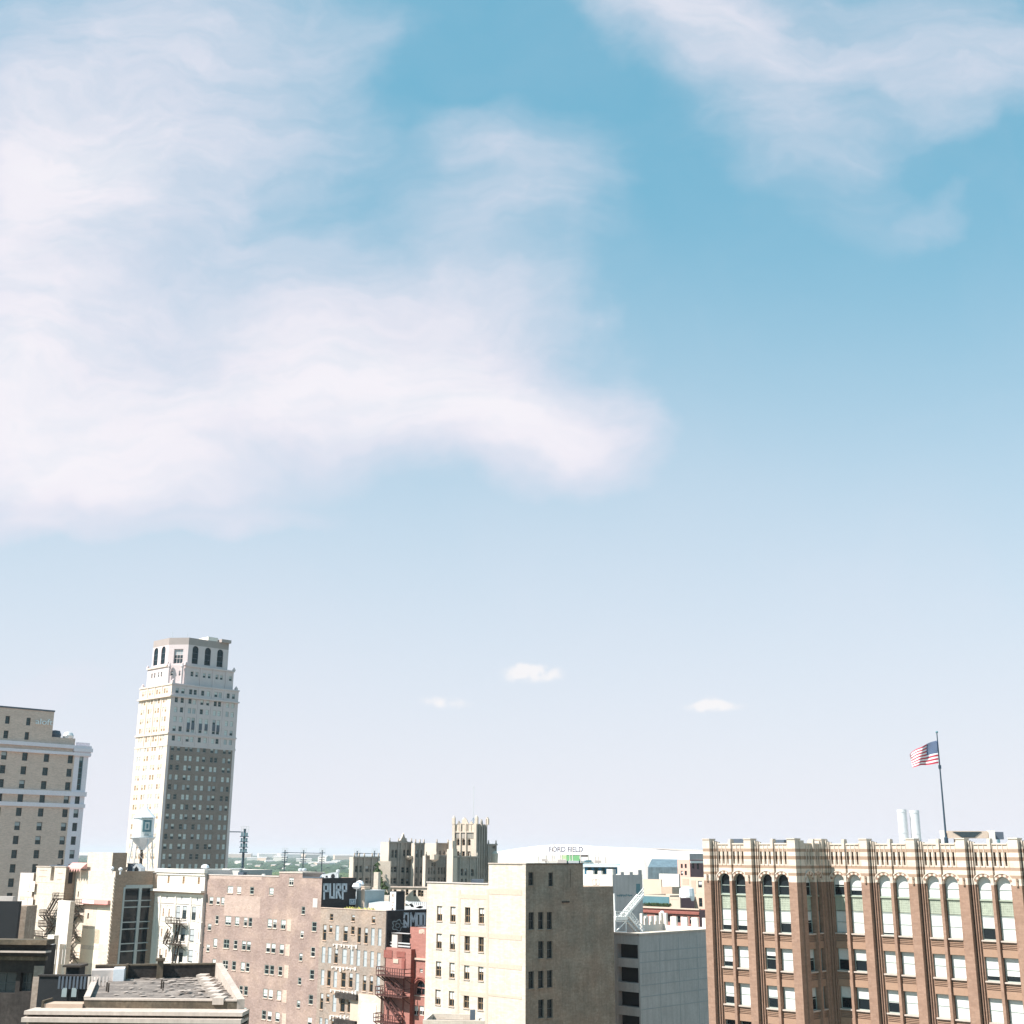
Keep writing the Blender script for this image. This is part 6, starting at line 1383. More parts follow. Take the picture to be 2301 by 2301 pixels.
for k in range(4):
    a = [(-1, -1), (1, -1), (1, 1), (-1, 1)][k]; b = [(1, -1), (1, 1), (-1, 1), (-1, -1)][k]; s0, s1 = .8, .95
    for (p0, p1, z0, z1) in ((.82, .94, zt0-1.6, zt0-5),): mb.bar(Vector((ctr.x+a[0]*rT*p0, ctr.y+a[1]*rT*p0, z0)), Vector((ctr.x+b[0]*rT*p1, ctr.y+b[1]*rT*p1, z1)), .04, T_['metal']); mb.bar(Vector((ctr.x+b[0]*rT*p0, ctr.y+b[1]*rT*p0, z0)), Vector((ctr.x+a[0]*rT*p1, ctr.y+a[1]*rT*p1, z1)), .04, T_['metal'])
mb.build('brace', wt)
mb = MB()   # generic abstract panel: frame with plain bars and a disc, not the original artwork
th0, th1 = R(-88), R(-22)
def tp(t, z, d=.05): th = th0+(th1-th0)*t; return Vector((ctr.x+(rT+d)*math.cos(th), ctr.y+(rT+d)*math.sin(th), zt0+(zt1-zt0)*z))
def cyl_patch(t0, t1, z0, z1, m, d0=.04):
    n = 6
    for i in range(n):
        a, b = t0+(t1-t0)*i/n, t0+(t1-t0)*(i+1)/n; mb.face([tp(a, z0, d0), tp(b, z0, d0), tp(b, z1, d0), tp(a, z1, d0)], m)
    mb.face([tp(t0, z0, d0), tp(t0, z1, d0), tp(t0, z1, -.02), tp(t0, z0, -.02)], m); mb.face([tp(t1, z0, d0), tp(t1, z0, -.02), tp(t1, z1, -.02), tp(t1, z1, d0)], m)
cyl_patch(0, 1, .03, .97, T_['blind'], .03)
for (a, b, z0, z1) in ((0, 1, .93, .98), (.12, .88, .74, .84), (.12, .3, .36, .74), (.7, .88, .36, .74), (.42, .58, .42, .66), (.12, .88, .26, .36), (.3, .7, .08, .16)): cyl_patch(a, b, z0, z1, T_['teal_metal'], .05)
mb.build('painted_panel', wt)
mb = MB(); mb.lathe((ctr.x, ctr.y, 0), [(rT+.33, zt0+.45), (rT+.36, zt0+.47), (rT+.33, zt0+.49)], T_['metal'], 24)
for k in range(12): t = 2*math.pi*k/12; mb.bar(Vector((ctr.x+(rT+.33)*math.cos(t), ctr.y+(rT+.33)*math.sin(t), zt0)), Vector((ctr.x+(rT+.33)*math.cos(t), ctr.y+(rT+.33)*math.sin(t), zt0+.47)), .025, T_['metal'])
mb.build('railing', wt)
# roof and sheds carrying the water tower
def px_box(name, label, cat, D, x0, y0, x1, y1, th, m, roofm=None, W=None, zb=None):
    a, q = at(x0, y0, D), at(x1, y1, D); mb = MB(); z0 = q.z if zb is None else zb
    mb.hexa([Vector((a.x, D, z0)), Vector((q.x, D, z0)), Vector((q.x, D+th, z0)), Vector((a.x, D+th, z0)), Vector((a.x, D, a.z)), Vector((q.x, D, a.z)), Vector((q.x, D+th, a.z)), Vector((a.x, D+th, a.z))], m)
    if roofm: mb.hexa([Vector((a.x-.1, D-.1, a.z)), Vector((q.x+.1, D-.1, a.z)), Vector((q.x+.1, D+th, a.z)), Vector((a.x-.1, D+th, a.z)), Vector((a.x-.1, D-.1, a.z+.12)), Vector((q.x+.1, D-.1, a.z+.12)), Vector((q.x+.1, D+th, a.z+.12)), Vector((a.x-.1, D+th, a.z+.12))], roofm)
    return solo(mb, name, label, cat)
px_box('tank_building', 'dark low building whose roof carries the white water tower', 'building', 233, 287, 1961, 362, 1975, 14, T_['glassbrick'], T_['roof_grey'], zb=0)
px_box('roof_shed', 'dark roof shed left of the water tower riser', 'shed', 234, 287, 1941, 297, 1961, 3, T_['metal_dark'], T_['roof_grey'])
mb = MB(); D = 234; pts = [(297, 1961), (316, 1961), (316, 1950), (306, 1940.5), (297, 1950)]; f_ = [at(x, y, D) for x, y in pts]; bk_ = [p+Vector((0, 3, 0)) for p in f_]
mb.face(f_, T_['metal']); mb.face(bk_[::-1], T_['metal'])
for i in range(5): mb.face([f_[i], bk_[i], bk_[(i+1) % 5], f_[(i+1) % 5]], T_['metal'])
pd = [at(x, y, D-.05) for x, y in ((302, 1961), (311, 1961), (311, 1952), (306.5, 1946.5), (302, 1952))]; mb.face(pd, T_['opening']); solo(mb, 'gabled_shed', 'small grey gabled shed with a dark opening beneath the water tower', 'shed')
px_box('roof_box', 'grey sloping roof box right of the water tower legs', 'roof box', 236, 340, 1951, 361, 1961, 4, T_['metal'])
px_box('roof_hut', 'long dark blue grey roof hut behind the brown brick parapet', 'hut', 232, 470, 1956, 515, 1967, 6, T_['steelblue'])
px_box('roof_cabinet', 'small white roof cabinet at the foot of the tall light tower', 'roof unit', 226, 516, 1953, 537, 1967, 3, T_['white'], T_['metal'])
px_box('roof_unit', 'dark roof unit beside the white cabinet on the brown brick block', 'roof unit', 225, 535, 1960, 546, 1967, 3, T_['metal_dark'])
px_box('vent_box', 'little white vent box on the brown brick parapet', 'vent', 214, 588, 1964, 594, 1969, 1, T_['white'])
px_box('penthouse', 'black flat penthouse at the right of the brown brick parapet', 'penthouse', 207, 682, 1963, 718, 1972, 6, T_['metal_dark'], T_['roof_grey'])
mb = MB(); D = 206
def pf(x, y, d=0): return at(x, y, D+d)
for (pp, m) in (([(719, 1973), (726, 1973), (726, 1964), (719, 1968)], T_['tank']), ([(726, 1973), (756, 1973), (756, 1961), (745, 1961), (726, 1965)], T_['metal'])):
    f_ = [pf(*p) for p in pp]; b_2 = [q+Vector((0, 2.5, 0)) for q in f_]; mb.face(f_, m); mb.face(b_2[::-1], m)
    for i in range(len(f_)): mb.face([f_[i], b_2[i], b_2[(i+1) % len(f_)], f_[(i+1) % len(f_)]], m)
for x in (732, 738): a, q = pf(x, 1968, -.05), pf(x+4, 1972, -.05); mb.face([Vector((a.x, a.y, q.z)), Vector((q.x, a.y, q.z)), Vector((q.x, a.y, a.z)), Vector((a.x, a.y, a.z))], T_['opening'] if x == 732 else T_['tank'])
c_ = pf(748, 1969, -.06); mb.face([c_+Vector((.3*math.cos(t*math.pi/6), 0, .38*math.sin(t*math.pi/6))) for t in range(12)], T_['opening'])
solo(mb, 'air_handler', 'pale teal air handling unit with round fan above the black graffiti wall', 'roof unit')
for x, yt, lab in ((759, 1955, 'tall pale vent pipe right of the air handling unit'),):
    a, q = at(x, 1974, 205), at(x, yt, 205); mb = MB(); mb.lathe((a.x, a.y, 0), [(.18, a.z), (.18, q.z-.4), (.32, q.z-.35), (.32, q.z), (0, q.z+.1)], T_['metal'], 12); solo(mb, 'vent_pipe', lab, 'vent', None, True)
for x, lab in ((675, 'left one of two pale mushroom vents on the brown brick roof'), (683, 'right one of two pale mushroom vents on the brown brick roof')):
    a, q = at(x, 1963, 212), at(x, 1952, 212); mb = MB(); mb.lathe((a.x, a.y, 0), [(.2, a.z-.5), (.2, q.z-.4), (.42, q.z-.3), (.38, q.z), (0, q.z+.1)], T_['metal'], 12); solo(mb, 'mushroom_vent', lab, 'vent', 'pair of mushroom vents', True)

# ================================================================== GOTHIC BUILDING
go = thing('gothic_building', 'ornate gothic stone building with a pinnacled tower and grey shaded bays', 'building', at(960, 1990, 330)*1.0-Z*at(960, 1990, 330).z)
g9 = cr(780, 1830, .10352); g10 = cr(940, 1820, .09834)
def shade_block(x0, x1, yt, D0, th, wins, name='bay', m=None, piers=(), arch=False, cren_=0):
    a = at(x0, yt, D0); z = a.z; a.z = 0; W = Wall(a, BD); L_ = (ext(a, BD, x1, yt)-a).length; mb = MB(); m = m or T_['gothic']
    hs_ = [W.H(*w[:4]) for w in wins]; hs_ = [(max(h[0], .05), min(h[1], L_-.05), h[2], min(h[3], z-.3), arch) for h in hs_]; hs_ = [h for h in hs_ if h[1]-h[0] > .15]
    sheet(mb, W, 0, L_, 0, z, hs_, m, .4)
    # end in the lit stone copy, back, top
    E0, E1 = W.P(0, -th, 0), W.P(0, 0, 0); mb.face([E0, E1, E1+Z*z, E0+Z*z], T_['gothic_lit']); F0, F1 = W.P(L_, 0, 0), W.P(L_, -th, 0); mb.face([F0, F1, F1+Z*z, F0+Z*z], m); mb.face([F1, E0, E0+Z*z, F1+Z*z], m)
    mb.face([E1+Z*z, F0+Z*z, F1+Z*z, E0+Z*z], T_['roof_grey'])
    for px_ in piers:
        u = W.px(px_, yt)[0]; W.box(mb, u-.22, u+.22, 0, z+.4, .001, .2, m); W.box(mb, u-.15, u+.15, z+.4, z+1.0, .0, .2, T_['gothic_lit'])
    W.box(mb, -.15, L_+.1, z-.25, z+.12, .001, .3, T_['gothic_lit'] if 0 else m)
    mb.build(name, go)
    for h in hs_: window(W, h, go, T_['gothic'], T_['glass_dull'], T_['blind_grey'], rnd.choice((0, 0, .4)), depth=.35, ft=.12)
    return W, L_, z
def w9(l): return [g9(*w) for w in l]
shade_block(794, 851, 1926, 318, 1.5, w9([(205, 1185, 60, 150), (290, 1185, 70, 150), (440, 1180, 85, 140), (545, 1180, 85, 140), (285, 1440, 75, 130), (430, 1435, 75, 130), (520, 1435, 60, 130)]), piers=(796, 806, 818, 836, 850))
W_, L_, z_ = shade_block(874, 925, 1892, 326, 3.2, w9([(990, 855, 50, 180), (1068, 855, 60, 180), (1247, 840, 55, 150), (1325, 840, 60, 150), (962, 1195, 80, 130), (1050, 1195, 75, 130), (1215, 1205, 80, 130), (1320, 1210, 70, 130), (950, 1440, 70, 130), (1040, 1440, 75, 130), (1205, 1450, 75, 130), (1312, 1450, 80, 130)]), piers=(875, 895, 901, 912, 924))
mb = MB(); u = W_.px(906, 1892)[0]; pk_ = [W_.P(u-1.6, .1, z_), W_.P(u+1.6, .1, z_), W_.P(u+.5, .1, z_+1.2), W_.P(u, .1, z_+2.3), W_.P(u-.6, .1, z_+1.0)]; mb.face(pk_, T_['gothic']); bk_ = [p-W_.n*.5 for p in pk_]; mb.face(bk_[::-1], T_['gothic'])
for i in range(5): mb.face([pk_[i], bk_[i], bk_[(i+1) % 5], pk_[(i+1) % 5]], T_['gothic_lit'])
uu = W_.px(914, 1925)[0]; zz = W_.px(914, 1923)[1]
mb.build('gable', go)
mb = MB(); mb.lathe(W_.P(uu, 1.0, zz-1.0), [(0, 0), (.6, .1), (1.05, .6), (1.1, 1.0), (0, 1.0)], T_['gothic_lit'], 12); mb.build('balcony', go)
shade_block(931.5, 953, 1895, 329, 1.2, w9([(1523, 855, 50, 160), (1603, 855, 50, 160), (1485, 1210, 80, 130), (1595, 1210, 75, 130), (1480, 1460, 80, 150), (1590, 1460, 75, 150)]), piers=(933, 943, 952))
w10 = lambda l: [g10(*w) for w in l]
shade_block(981, 1007, 1895, 334, 4.6, w10([(500, 980, 45, 90), (585, 975, 45, 80)]), piers=(981, 1006))
shade_block(956, 1004, 1923, 322, 1.0, w10([(245, 1390, 40, 160), (305, 1390, 40, 160), (370, 1390, 40, 160), (470, 1390, 40, 160), (540, 1390, 40, 160), (600, 1390, 40, 160), (245, 1610, 40, 130), (305, 1610, 40, 130), (370, 1610, 40, 130), (470, 1610, 40, 130), (540, 1610, 40, 130), (600, 1610, 40, 130), (330, 1250, 60, 80), (400, 1250, 60, 80)]), piers=(957, 980, 1003))
mb = MB(); W_ = Wall(Vector((at(969, 1918, 320).x, 320, 0)), BD); z0, z1 = at(975, 1936, 321).z, at(975, 1920, 321).z
mb.lathe(Vector((at(976, 1930, 321.5).x, 321.5, z0)), [(.4, 0), (1.1, .5), (1.15, z1-z0), (0, z1-z0)], T_['gothic_lit'], 8); mb.build('oriel', go)
# lit corner pier
a = at(1018, 1908, 319); z = a.z; a.z = 0; mb = MB(); W = Wall(ext(a, -AD, 1004.5, 1908), AD); L_ = (a-W.o).length; W.box(mb, 0, L_, 0, z, -1.5, 0, T_['gothic_lit']); W.box(mb, L_*.2, L_*.8, z, z+2, -1.2, -.2, T_['gothic_lit']); mb.build('corner_pier', go)
# lower crenellated front of the tower
W_, L_, z_ = shade_block(1018.5, 1074, 1925, 319.5, 1.0, w10([(850, 1420, 70, 170), (1000, 1420, 60, 170), (1090, 1420, 60, 170), (1230, 1430, 80, 170), (850, 1620, 60, 110), (1000, 1620, 50, 110), (1090, 1620, 50, 110), (1230, 1620, 70, 110)]), piers=(1020, 1033, 1056, 1072), arch=True)
# tower: face a little left of the camera, lit
TA = R(20); TAd = Vector((math.cos(TA), -math.sin(TA), 0)); TBd = Vector((math.sin(TA), math.cos(TA), 0))
Pt = at(1072, 1852, 331); zt = Pt.z; Pt.z = 0; Lt = (Pt-ext(Pt, -TAd, 1018, 1852)).length; LtB = (ext(Pt, TBd, 1095, 1852)-Pt).length
WT, WTB = Wall(Pt-TAd*Lt, TAd), Wall(Pt, TBd)
ha_ = [WT.H(*g10(x, 735, 68, 150)) for x in (908, 1033, 1160)]; ha_ = [(h[0], h[1], ha_[1][2], ha_[1][3], True) for h in ha_]
hl_ = [WT.H(*g10(x, 1000, 68, 110)) for x in (900, 1028, 1158)]; hl_ = [(h[0], h[1], hl_[1][2], hl_[1][3]) for h in hl_]
hd_ = [WTB.H(*g10(x, y, 30, 45)) for x in (1390, 1450, 1508) for y in (825, 940, 1120, 1300, 1480)]
mb = MB(); sheet(mb, WT, 0, Lt, 0, zt, ha_+hl_, T_['gothic_lit'], .8); sheet(mb, WTB, 0, LtB, 0, zt, hd_, T_['gothic'], .3)
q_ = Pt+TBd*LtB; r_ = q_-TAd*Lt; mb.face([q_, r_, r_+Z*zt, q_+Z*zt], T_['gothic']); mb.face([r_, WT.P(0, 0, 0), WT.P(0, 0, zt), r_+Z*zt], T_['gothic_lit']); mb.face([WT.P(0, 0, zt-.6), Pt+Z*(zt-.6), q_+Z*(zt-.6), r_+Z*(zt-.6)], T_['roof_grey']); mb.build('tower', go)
for h in ha_+hl_: window(WT, h, go, T_['gothic'], T_['glass'], depth=.7, ft=.1)
for h in hd_: mb = MB(); win_geo(mb, WTB, h, T_['gothic'], T_['glass'], depth=.25, ft=.06); mb.build('window', go)
mb = MB()
for x in (965, 1092): u = WT.px(*g10(x, 700)[:2])[0]; WT.box(mb, u-.16, u+.16, zt-13, zt+.2, .001, .35, T_['gothic_lit'])
for u in (.35, Lt-.35): WT.box(mb, u-.35, u+.35, 0, zt+.3, .001, .5, T_['gothic_lit'])
for k in range(7): u = .8+k*(Lt-1.6)/6; WT.box(mb, u-.06, u+.06, zt-1.9, zt, .001, .12, T_['gothic_lit'])
zl_ = WT.px(*g10(1000, 500)[:2])[1]; WT.box(mb, .75, Lt-.75, zl_-.2, zl_+.1, .001, .3, T_['gothic_lit']); WT.box(mb, .75, Lt-.75, zl_-1.6, zl_-.25, .001, .1, T_['gothic'])
for f in (.15, .38, .62, .85): WTB.box(mb, LtB*f-.25, LtB*f+.25, 0, zt+.1, .001, .35, T_['gothic'])
mb.build('pilaster', go)
mb = MB()
for (q, h) in ((WT.P(.3, .2, 0), 1.8), (WT.P(Lt-.1, .1, 0), 1.9), (WTB.P(LtB-.2, .1, 0), 1.7), (r_, 1.6)):
    mb = MB(); mb.box(Vector((q.x, q.y, zt+h*.45)), (.75, .75, h*.9), T_['gothic_lit'], -TA); mb.lathe(Vector((q.x, q.y, zt+h*.9)), [(.4, 0), (.25, .35), (0, .6)], T_['gothic_lit'], 6); mb.build('pinnacle', go)
def tri(W, u, w, h, m):
    mb = MB()
    f = [W.P(u-w, .1, zt), W.P(u+w, .1, zt), W.P(u+w*.45, .1, zt+h*.65), W.P(u, .1, zt+h), W.P(u-w*.45, .1, zt+h*.65)]; b_ = [p-W.n*.4 for p in f]; mb.face(f, m); mb.face(b_[::-1], m)
    for i in range(5): mb.face([f[i], b_[i], b_[(i+1) % 5], f[(i+1) % 5]], m)
    mb.build('gable', go)
tri(WT, Lt*.5, 1.1, 1.7, T_['gothic_lit']); tri(WT, Lt*.24, .45, .9, T_['gothic']); tri(WT, Lt*.76, .55, .8, T_['gothic_lit']); tri(WTB, LtB*.45, .8, 1.4, T_['gothic'])
ctw = (Pt+r_)/2; mb = MB(); zt9 = at(1056, 1766, 334).z; mb.bar(Vector((ctw.x+.8, ctw.y, zt-.5)), Vector((ctw.x+.8, ctw.y, zt9)), .07, T_['metal'])
for s in ((1.2, 0), (-1.2, .3), (0, -1.2), (.3, 1.2)): mb.bar(Vector((ctw.x+.8, ctw.y, zt+1.8)), Vector((ctw.x+.8+s[0], ctw.y+s[1], zt-.4)), .05, T_['graffiti_blue'])
mb.build('antenna_mast', go)
# right wing bit
W_, L_, z_ = shade_block(1096, 1116, 1897, 337, 1.0, w10([(1610, 900, 22, 90), (1725, 855, 60, 60)]), piers=(1097, 1114))
mb = MB(); a = at(1112, 1914, 335); mb.lathe((a.x, a.y, a.z-1.5), [(.8, -1.5), (.9, 1.0), (.4, 1.6), (0, 1.8)], T_['gothic_lit'], 8); mb.build('turret', go)
# sunlit base storeys
a = at(874, 1993, 316); z = a.z; a.z = 0; W = Wall(a, TAd); L_ = (ext(a, TAd, 965, 1997)-a).length
hb_ = [W.H(*g9(*w)) for w in ((1040, 1665, 62, 70), (950, 1655, 50, 60), (1200, 1690, 62, 110), (1300, 1690, 62, 130), (1465, 1710, 66, 140), (1567, 1710, 66, 140))]+[W.H(948.5, 2008, 6, 14)]
mb = MB(); sheet(mb, W, 0, L_, 0, z, hb_, T_['paint_cream'], .35); mb.face([W.P(L_, 0, 0), W.P(L_, -8, 0), W.P(L_, -8, z), W.P(L_, 0, z)], T_['paint_cream']); mb.face([W.P(0, -8, 0), W.P(0, 0, 0), W.P(0, 0, z), W.P(0, -8, z)], T_['paint_cream']); mb.face([W.P(0, 0, z), W.P(L_, 0, z), W.P(L_, -8, z), W.P(0, -8, z)], T_['roof_grey']); W.box(mb, -.1, L_, z-.1, z+.2, .001, .3, T_['coping']); mb.build('base', go)
for h in hb_: window(W, h, go, T_['frame_brown'], T_['glass'], T_['blind_grey'], rnd.choice((0, .5)), depth=.3, ft=.1)
# left cream base parts with chimney and ivy
a = at(820, 2012, 300); b2 = thing('cream_low_block', 'low cream block with a tall cream chimney in front of the gothic building', 'building', (a.x, a.y, 0)); z = a.z; a.z = 0; W = Wall(a, TAd); L_ = (ext(a, TAd, 874, 2016)-a).length
mb = MB(); W.box(mb, 0, L_, 0, z, -5, 0, T_['paint_cream']); mb.build('wall', b2); mb = MB(); u0 = W.px(838, 1990)[0]; u1 = W.px(848, 1990)[0]; z1 = at(842, 1960, 299).z; z2_ = at(842, 1994, 299).z
W.box(mb, u0, u1, z, z1, -1.6, -.3, T_['paint_cream']); W.box(mb, u0-.2, u1+.1, z, z2_, -1.8, -.1, T_['paint_cream']); mb.build('chimney', b2)
mb = MB(); rr = random.Random(12)
for (cx_, cy_, sx, sy, n) in ((852, 1985, 6, 26, 420), (862, 2000, 6, 18, 200), (848, 1955, 3, 16, 90)):
    for _ in range(n):
        x, y = rr.gauss(cx_, sx*.5), rr.uniform(cy_-sy, cy_+sy); p_ = at(x, y, 306+rr.uniform(0, 2)); s_ = rr.uniform(.25, .6)
        d1 = Vector((rr.uniform(-1, 1), rr.uniform(-.6, .6), rr.uniform(-1, 1)))*s_; d2 = Vector((rr.uniform(-1, 1), rr.uniform(-.6, .6), rr.uniform(-1, 1)))*s_; mb.face([p_, p_+d1, p_+d1+d2, p_+d2], T_['leaf'])
solo(mb, 'climbing_plant', 'dark ivy climbing the recess of the gothic building', 'climbing plant')
mb = MB(); px_ = at(826, 1990, 302)
px_box('gothic_lean_to', 'pale stone recess wall behind the ivy', 'wall', 309, 850, 1935, 875, 2020, 2, T_['gothic_lit'], zb=0)

# ================================================================== FOREGROUND ROOF, bottom left
zf = 34.5
Fl, Fr, Bl, Br = onz(189, 2247, zf), onz(533, 2250, zf), onz(212, 2197, zf), onz(483, 2192, zf)
zbk = zof(Br, 470, 2164)
fg = thing('foreground_building', 'low stone building with a stained felt roof, dark back parapet and pale striped cornice', 'building', (Fl.x, Fl.y, 0))
zr2 = zf-.12
flat_ = lambda v, z: Vector((v.x, v.y, z))
mb = MB(); ring = [Fl, Fr, Br, Bl]
mb.face([flat_(p, zr2) for p in ring], T_['roof_tar']); mb.build('roof', fg)
def para(p, q, z0, z1, th, m, mt, name, side=1):
    d = (q-p); d.z = 0; d.normalize(); n = Vector((-d.y, d.x, 0))*th*side; mb = MB()
    mb.hexa([flat_(p, z0), flat_(q, z0), flat_(q+n, z0), flat_(p+n, z0), flat_(p, z1), flat_(q, z1), flat_(q+n, z1), flat_(p+n, z1)], m); 
    o2 = Vector((0, 0, .14)); e2 = n*.12
    mb.hexa([flat_(p-e2, z1), flat_(q-e2, z1), flat_(q+n+e2, z1), flat_(p+n+e2, z1)]+[v+o2 for v in (flat_(p-e2, z1), flat_(q-e2, z1), flat_(q+n+e2, z1), flat_(p+n+e2, z1))], mt); return mb.build(name, fg)
para(Bl, Br, 0, zbk-.14, .5, T_['dirty_shade'], T_['stone_stain'], 'parapet')
mb = MB(); d = (Br-Fr); d.z = 0; n = Vector((-d.y, d.x, 0)).normalized()*-.6
mb.hexa([flat_(Fr, 0), flat_(Br, 0), flat_(Br+n, 0), flat_(Fr+n, 0), flat_(Fr, zf+.15), flat_(Br, zbk+.02), flat_(Br+n, zbk+.02), flat_(Fr+n, zf+.15)], mat('worn parapet stone', (.46, .385, .33), var=.12, fine=.12, streak=.15)); mb.build('parapet', fg)
para(Fl, Fr, zr2-.5, zf, .4, T_['stone_stain'], T_['coping'], 'parapet')
para(Fl, Bl, 0, zf+.1, .4, T_['stone_stain'], T_['coping'], 'parapet', -1)
# stepped flashing along the right parapet
d = (Br-Fr); d.z = 0; n = Vector((d.y, -d.x, 0)).normalized()
for i in range(9):
    q = Fr.lerp(Br, (i+.3)/9)-n*(-.0); q = flat_(q, zf+.1); mb = MB(); mb.box(q+Vector((-1.3, 0, -.1-.05*(i % 2))), (.9, 1.7, .5), T_['coping'], 0); mb.build('flashing_step', fg)
felt = mat('torn pale felt', (.36, .30, .26), var=.2, fine=.2)
mb = MB()      # patches of torn felt
rr = random.Random(14)
for i in range(260):
    s, t = rr.random()**.6, rr.random(); q = Fl.lerp(Fr, s).lerp(Bl.lerp(Br, s), .15+.8*t); a = rr.uniform(.08, .4)*(1.5 if s > .75 else 1); bb_ = rr.uniform(.1, .6); ang = rr.uniform(-.4, .4)
    if rr.random() > s*1.1: continue
    pts = [flat_(q, zr2+.02+i*.0008)+Vector((math.cos(k*math.pi/3.5+ang)*a*rr.uniform(.6, 1.1), math.sin(k*math.pi/3.5+ang)*bb_*rr.uniform(.6, 1.1), 0)) for k in range(7)]; mb.face(pts, felt if rr.random() < .6 else T_['roof_tar'])
tag(mb.build('torn_felt', fg), kind='stuff')
# front: frieze, cornice bands seen below roof edge
yF = Fl.y; Wf = Wall(Fl, Fr-Fl); Lf = (Fr-Fl).length
zA = Wf.px(400, 2251)[1]; zB = Wf.px(400, 2274)[1]
mb = MB(); Wf.box(mb, 0, Lf+.9, 0, zr2-.51, -.6, 0, T_['stone_stain']); mb.build('frieze', fg)
uL = Wf.px(78, 2278)[0]
def fband(y0, y1, d, m, name='cornice', u0=None, u1=None):
    u0 = uL if u0 is None else u0; z1, z0 = Wf.px(300, y0, d)[1], Wf.px(300, y1, d)[1]; mb = MB(); Wf.box(mb, u0, u1 or Lf+1.0, z0, z1, .0005, d, m); mb.build(name, fg); return z0, z1
fband(2273.5, 2282, 2.2, T_['coping']); fband(2282.3, 2288.5, 1.7, T_['stone_stain'], 'frieze_band'); fband(2289, 2299, 2.6, T_['coping']); fband(2299.3, 2330, 1.5, T_['stone_stain'], 'frieze_band')
z0_, z1_ = Wf.px(300, 2273, 1)[1], Wf.px(150, 2256, .2)[1]; mb = MB(); Wf.box(mb, Wf.px(98, 2260)[0], -.02, z0_-.5, z1_, -1.5, .2, T_['beige2']); Wf.box(mb, Wf.px(96, 2260)[0], Wf.px(100, 2260)[0], z0_-.5, z1_+.25, -1.7, .3, T_['stone_stain']); mb.build('side_parapet', fg)
# chimney on the back parapet, and roof boxes
def on_back(x0, x1, y0, y1, th, m, cap=None, mb=None):
    W = Wall(Bl, Br-Bl); u0, z1 = W.px(x0, y0, .3); u1, _ = W.px(x1, y0, .3); z0 = zr2; mb = mb or MB(); W.box(mb, u0, u1, z0, z1, -.1, th, m)
    if cap: W.box(mb, u0-.15, u1+.15, z1, z1+.2, -.25, th+.15, cap); W.box(mb, u0+.15, u1-.15, z1+.2, z1+.5, .1, th-.2, m)
    return mb
on_back(354, 368, 2158, 2195, 1.0, T_['stone_stain'], T_['stone_stain']).build('chimney', fg)
on_back(284, 289, 2166, 2190, .8, T_['stone_stain']).build('parapet_pier', fg)
on_back(209, 284, 2177, 2205, 2.0, T_['white_shadow']).build('duct_box', fg)
on_back(258, 282, 2173, 2200, 2.6, T_['tank']).build('roof_cabinet', fg)
mb = MB()
for x, y in ((239, 2228), (243, 2230), (362, 2222), (366, 2226)): p_ = onz(x, y, zr2); mb.bar(p_, p_+Z*.75, .07, T_['dark_iron'])
for x in (346, 347.5): p_ = onz(x, 2192, zr2); mb.bar(p_, p_+Z*1.0, .05, T_['coping'])
mb.build('vent_pipe', fg)

# dark building at the far bottom left, its shade put into the brick colour
D = 100; Pd = onz(106, 2118, 37.8); dk = thing('dark_corner_building', 'shadowed brick building at the bottom left with layered cornices and big dark windows', 'building', (Pd.x, Pd.y, 0))
Wd = Wall(Pd-Vector((26, -2.0, 0)), Vector((26, -2.0, 0))); Ld = 26.08
u_ = lambda x, y: Wd.px(x, y)[0]; v_ = lambda x, y: Wd.px(x, y)[1]
big = [(u_(-60, 2200), u_(36, 2200), v_(30, 2232), v_(30, 2185)), (u_(46, 2200), u_(72, 2200), v_(60, 2228), v_(60, 2186))]
zd = v_(60, 2124)
mb = MB(); sheet(mb, Wd, 0, Ld, 0, zd, big, T_['dirty_shade'], .8); mb.face([Wd.P(Ld, 0, 0), Wd.P(Ld, -2, 0), Wd.P(Ld, -2, zd), Wd.P(Ld, 0, zd)], T_['dirty_shade']); mb.face([Wd.P(0, 0, zd), Wd.P(Ld, 0, zd), Wd.P(Ld, -2, zd), Wd.P(0, -2, zd)], T_['roof_grey']); mb.build('wall', dk)
for h in big: window(Wd, h, dk, T_['frame_dark'], T_['glass_dull'], depth=.6, rails=(.45,), mull=(.35, .7), ft=.1, sub=True)
def dband(y0, y1, d, m, x0=-70, x1=None):
    z1, z0 = Wd.px(50, y0, d)[1], Wd.px(50, y1, d)[1]; mb = MB(); Wd.box(mb, 0, Ld+(d*.4 if x1 is None else x1), z0, z1, .0005 if z1 <= zd else -.5, d, m); mb.build('cornice', dk)
dband(2112, 2123, 1.3, T_['stone_stain']); dband(2123.5, 2136, .6, T_['dirty_shade']); dband(2137, 2141, 1.2, T_['coping']); dband(2141.3, 2148, .8, T_['dirty_shade']); dband(2149, 2158, .5, T_['stone_stain'])
mb = MB(); Wd.box(mb, u_(74, 2220), Ld, 0, v_(80, 2170), .0005, .2, T_['brick_pink2']); mb.build('pier', dk)
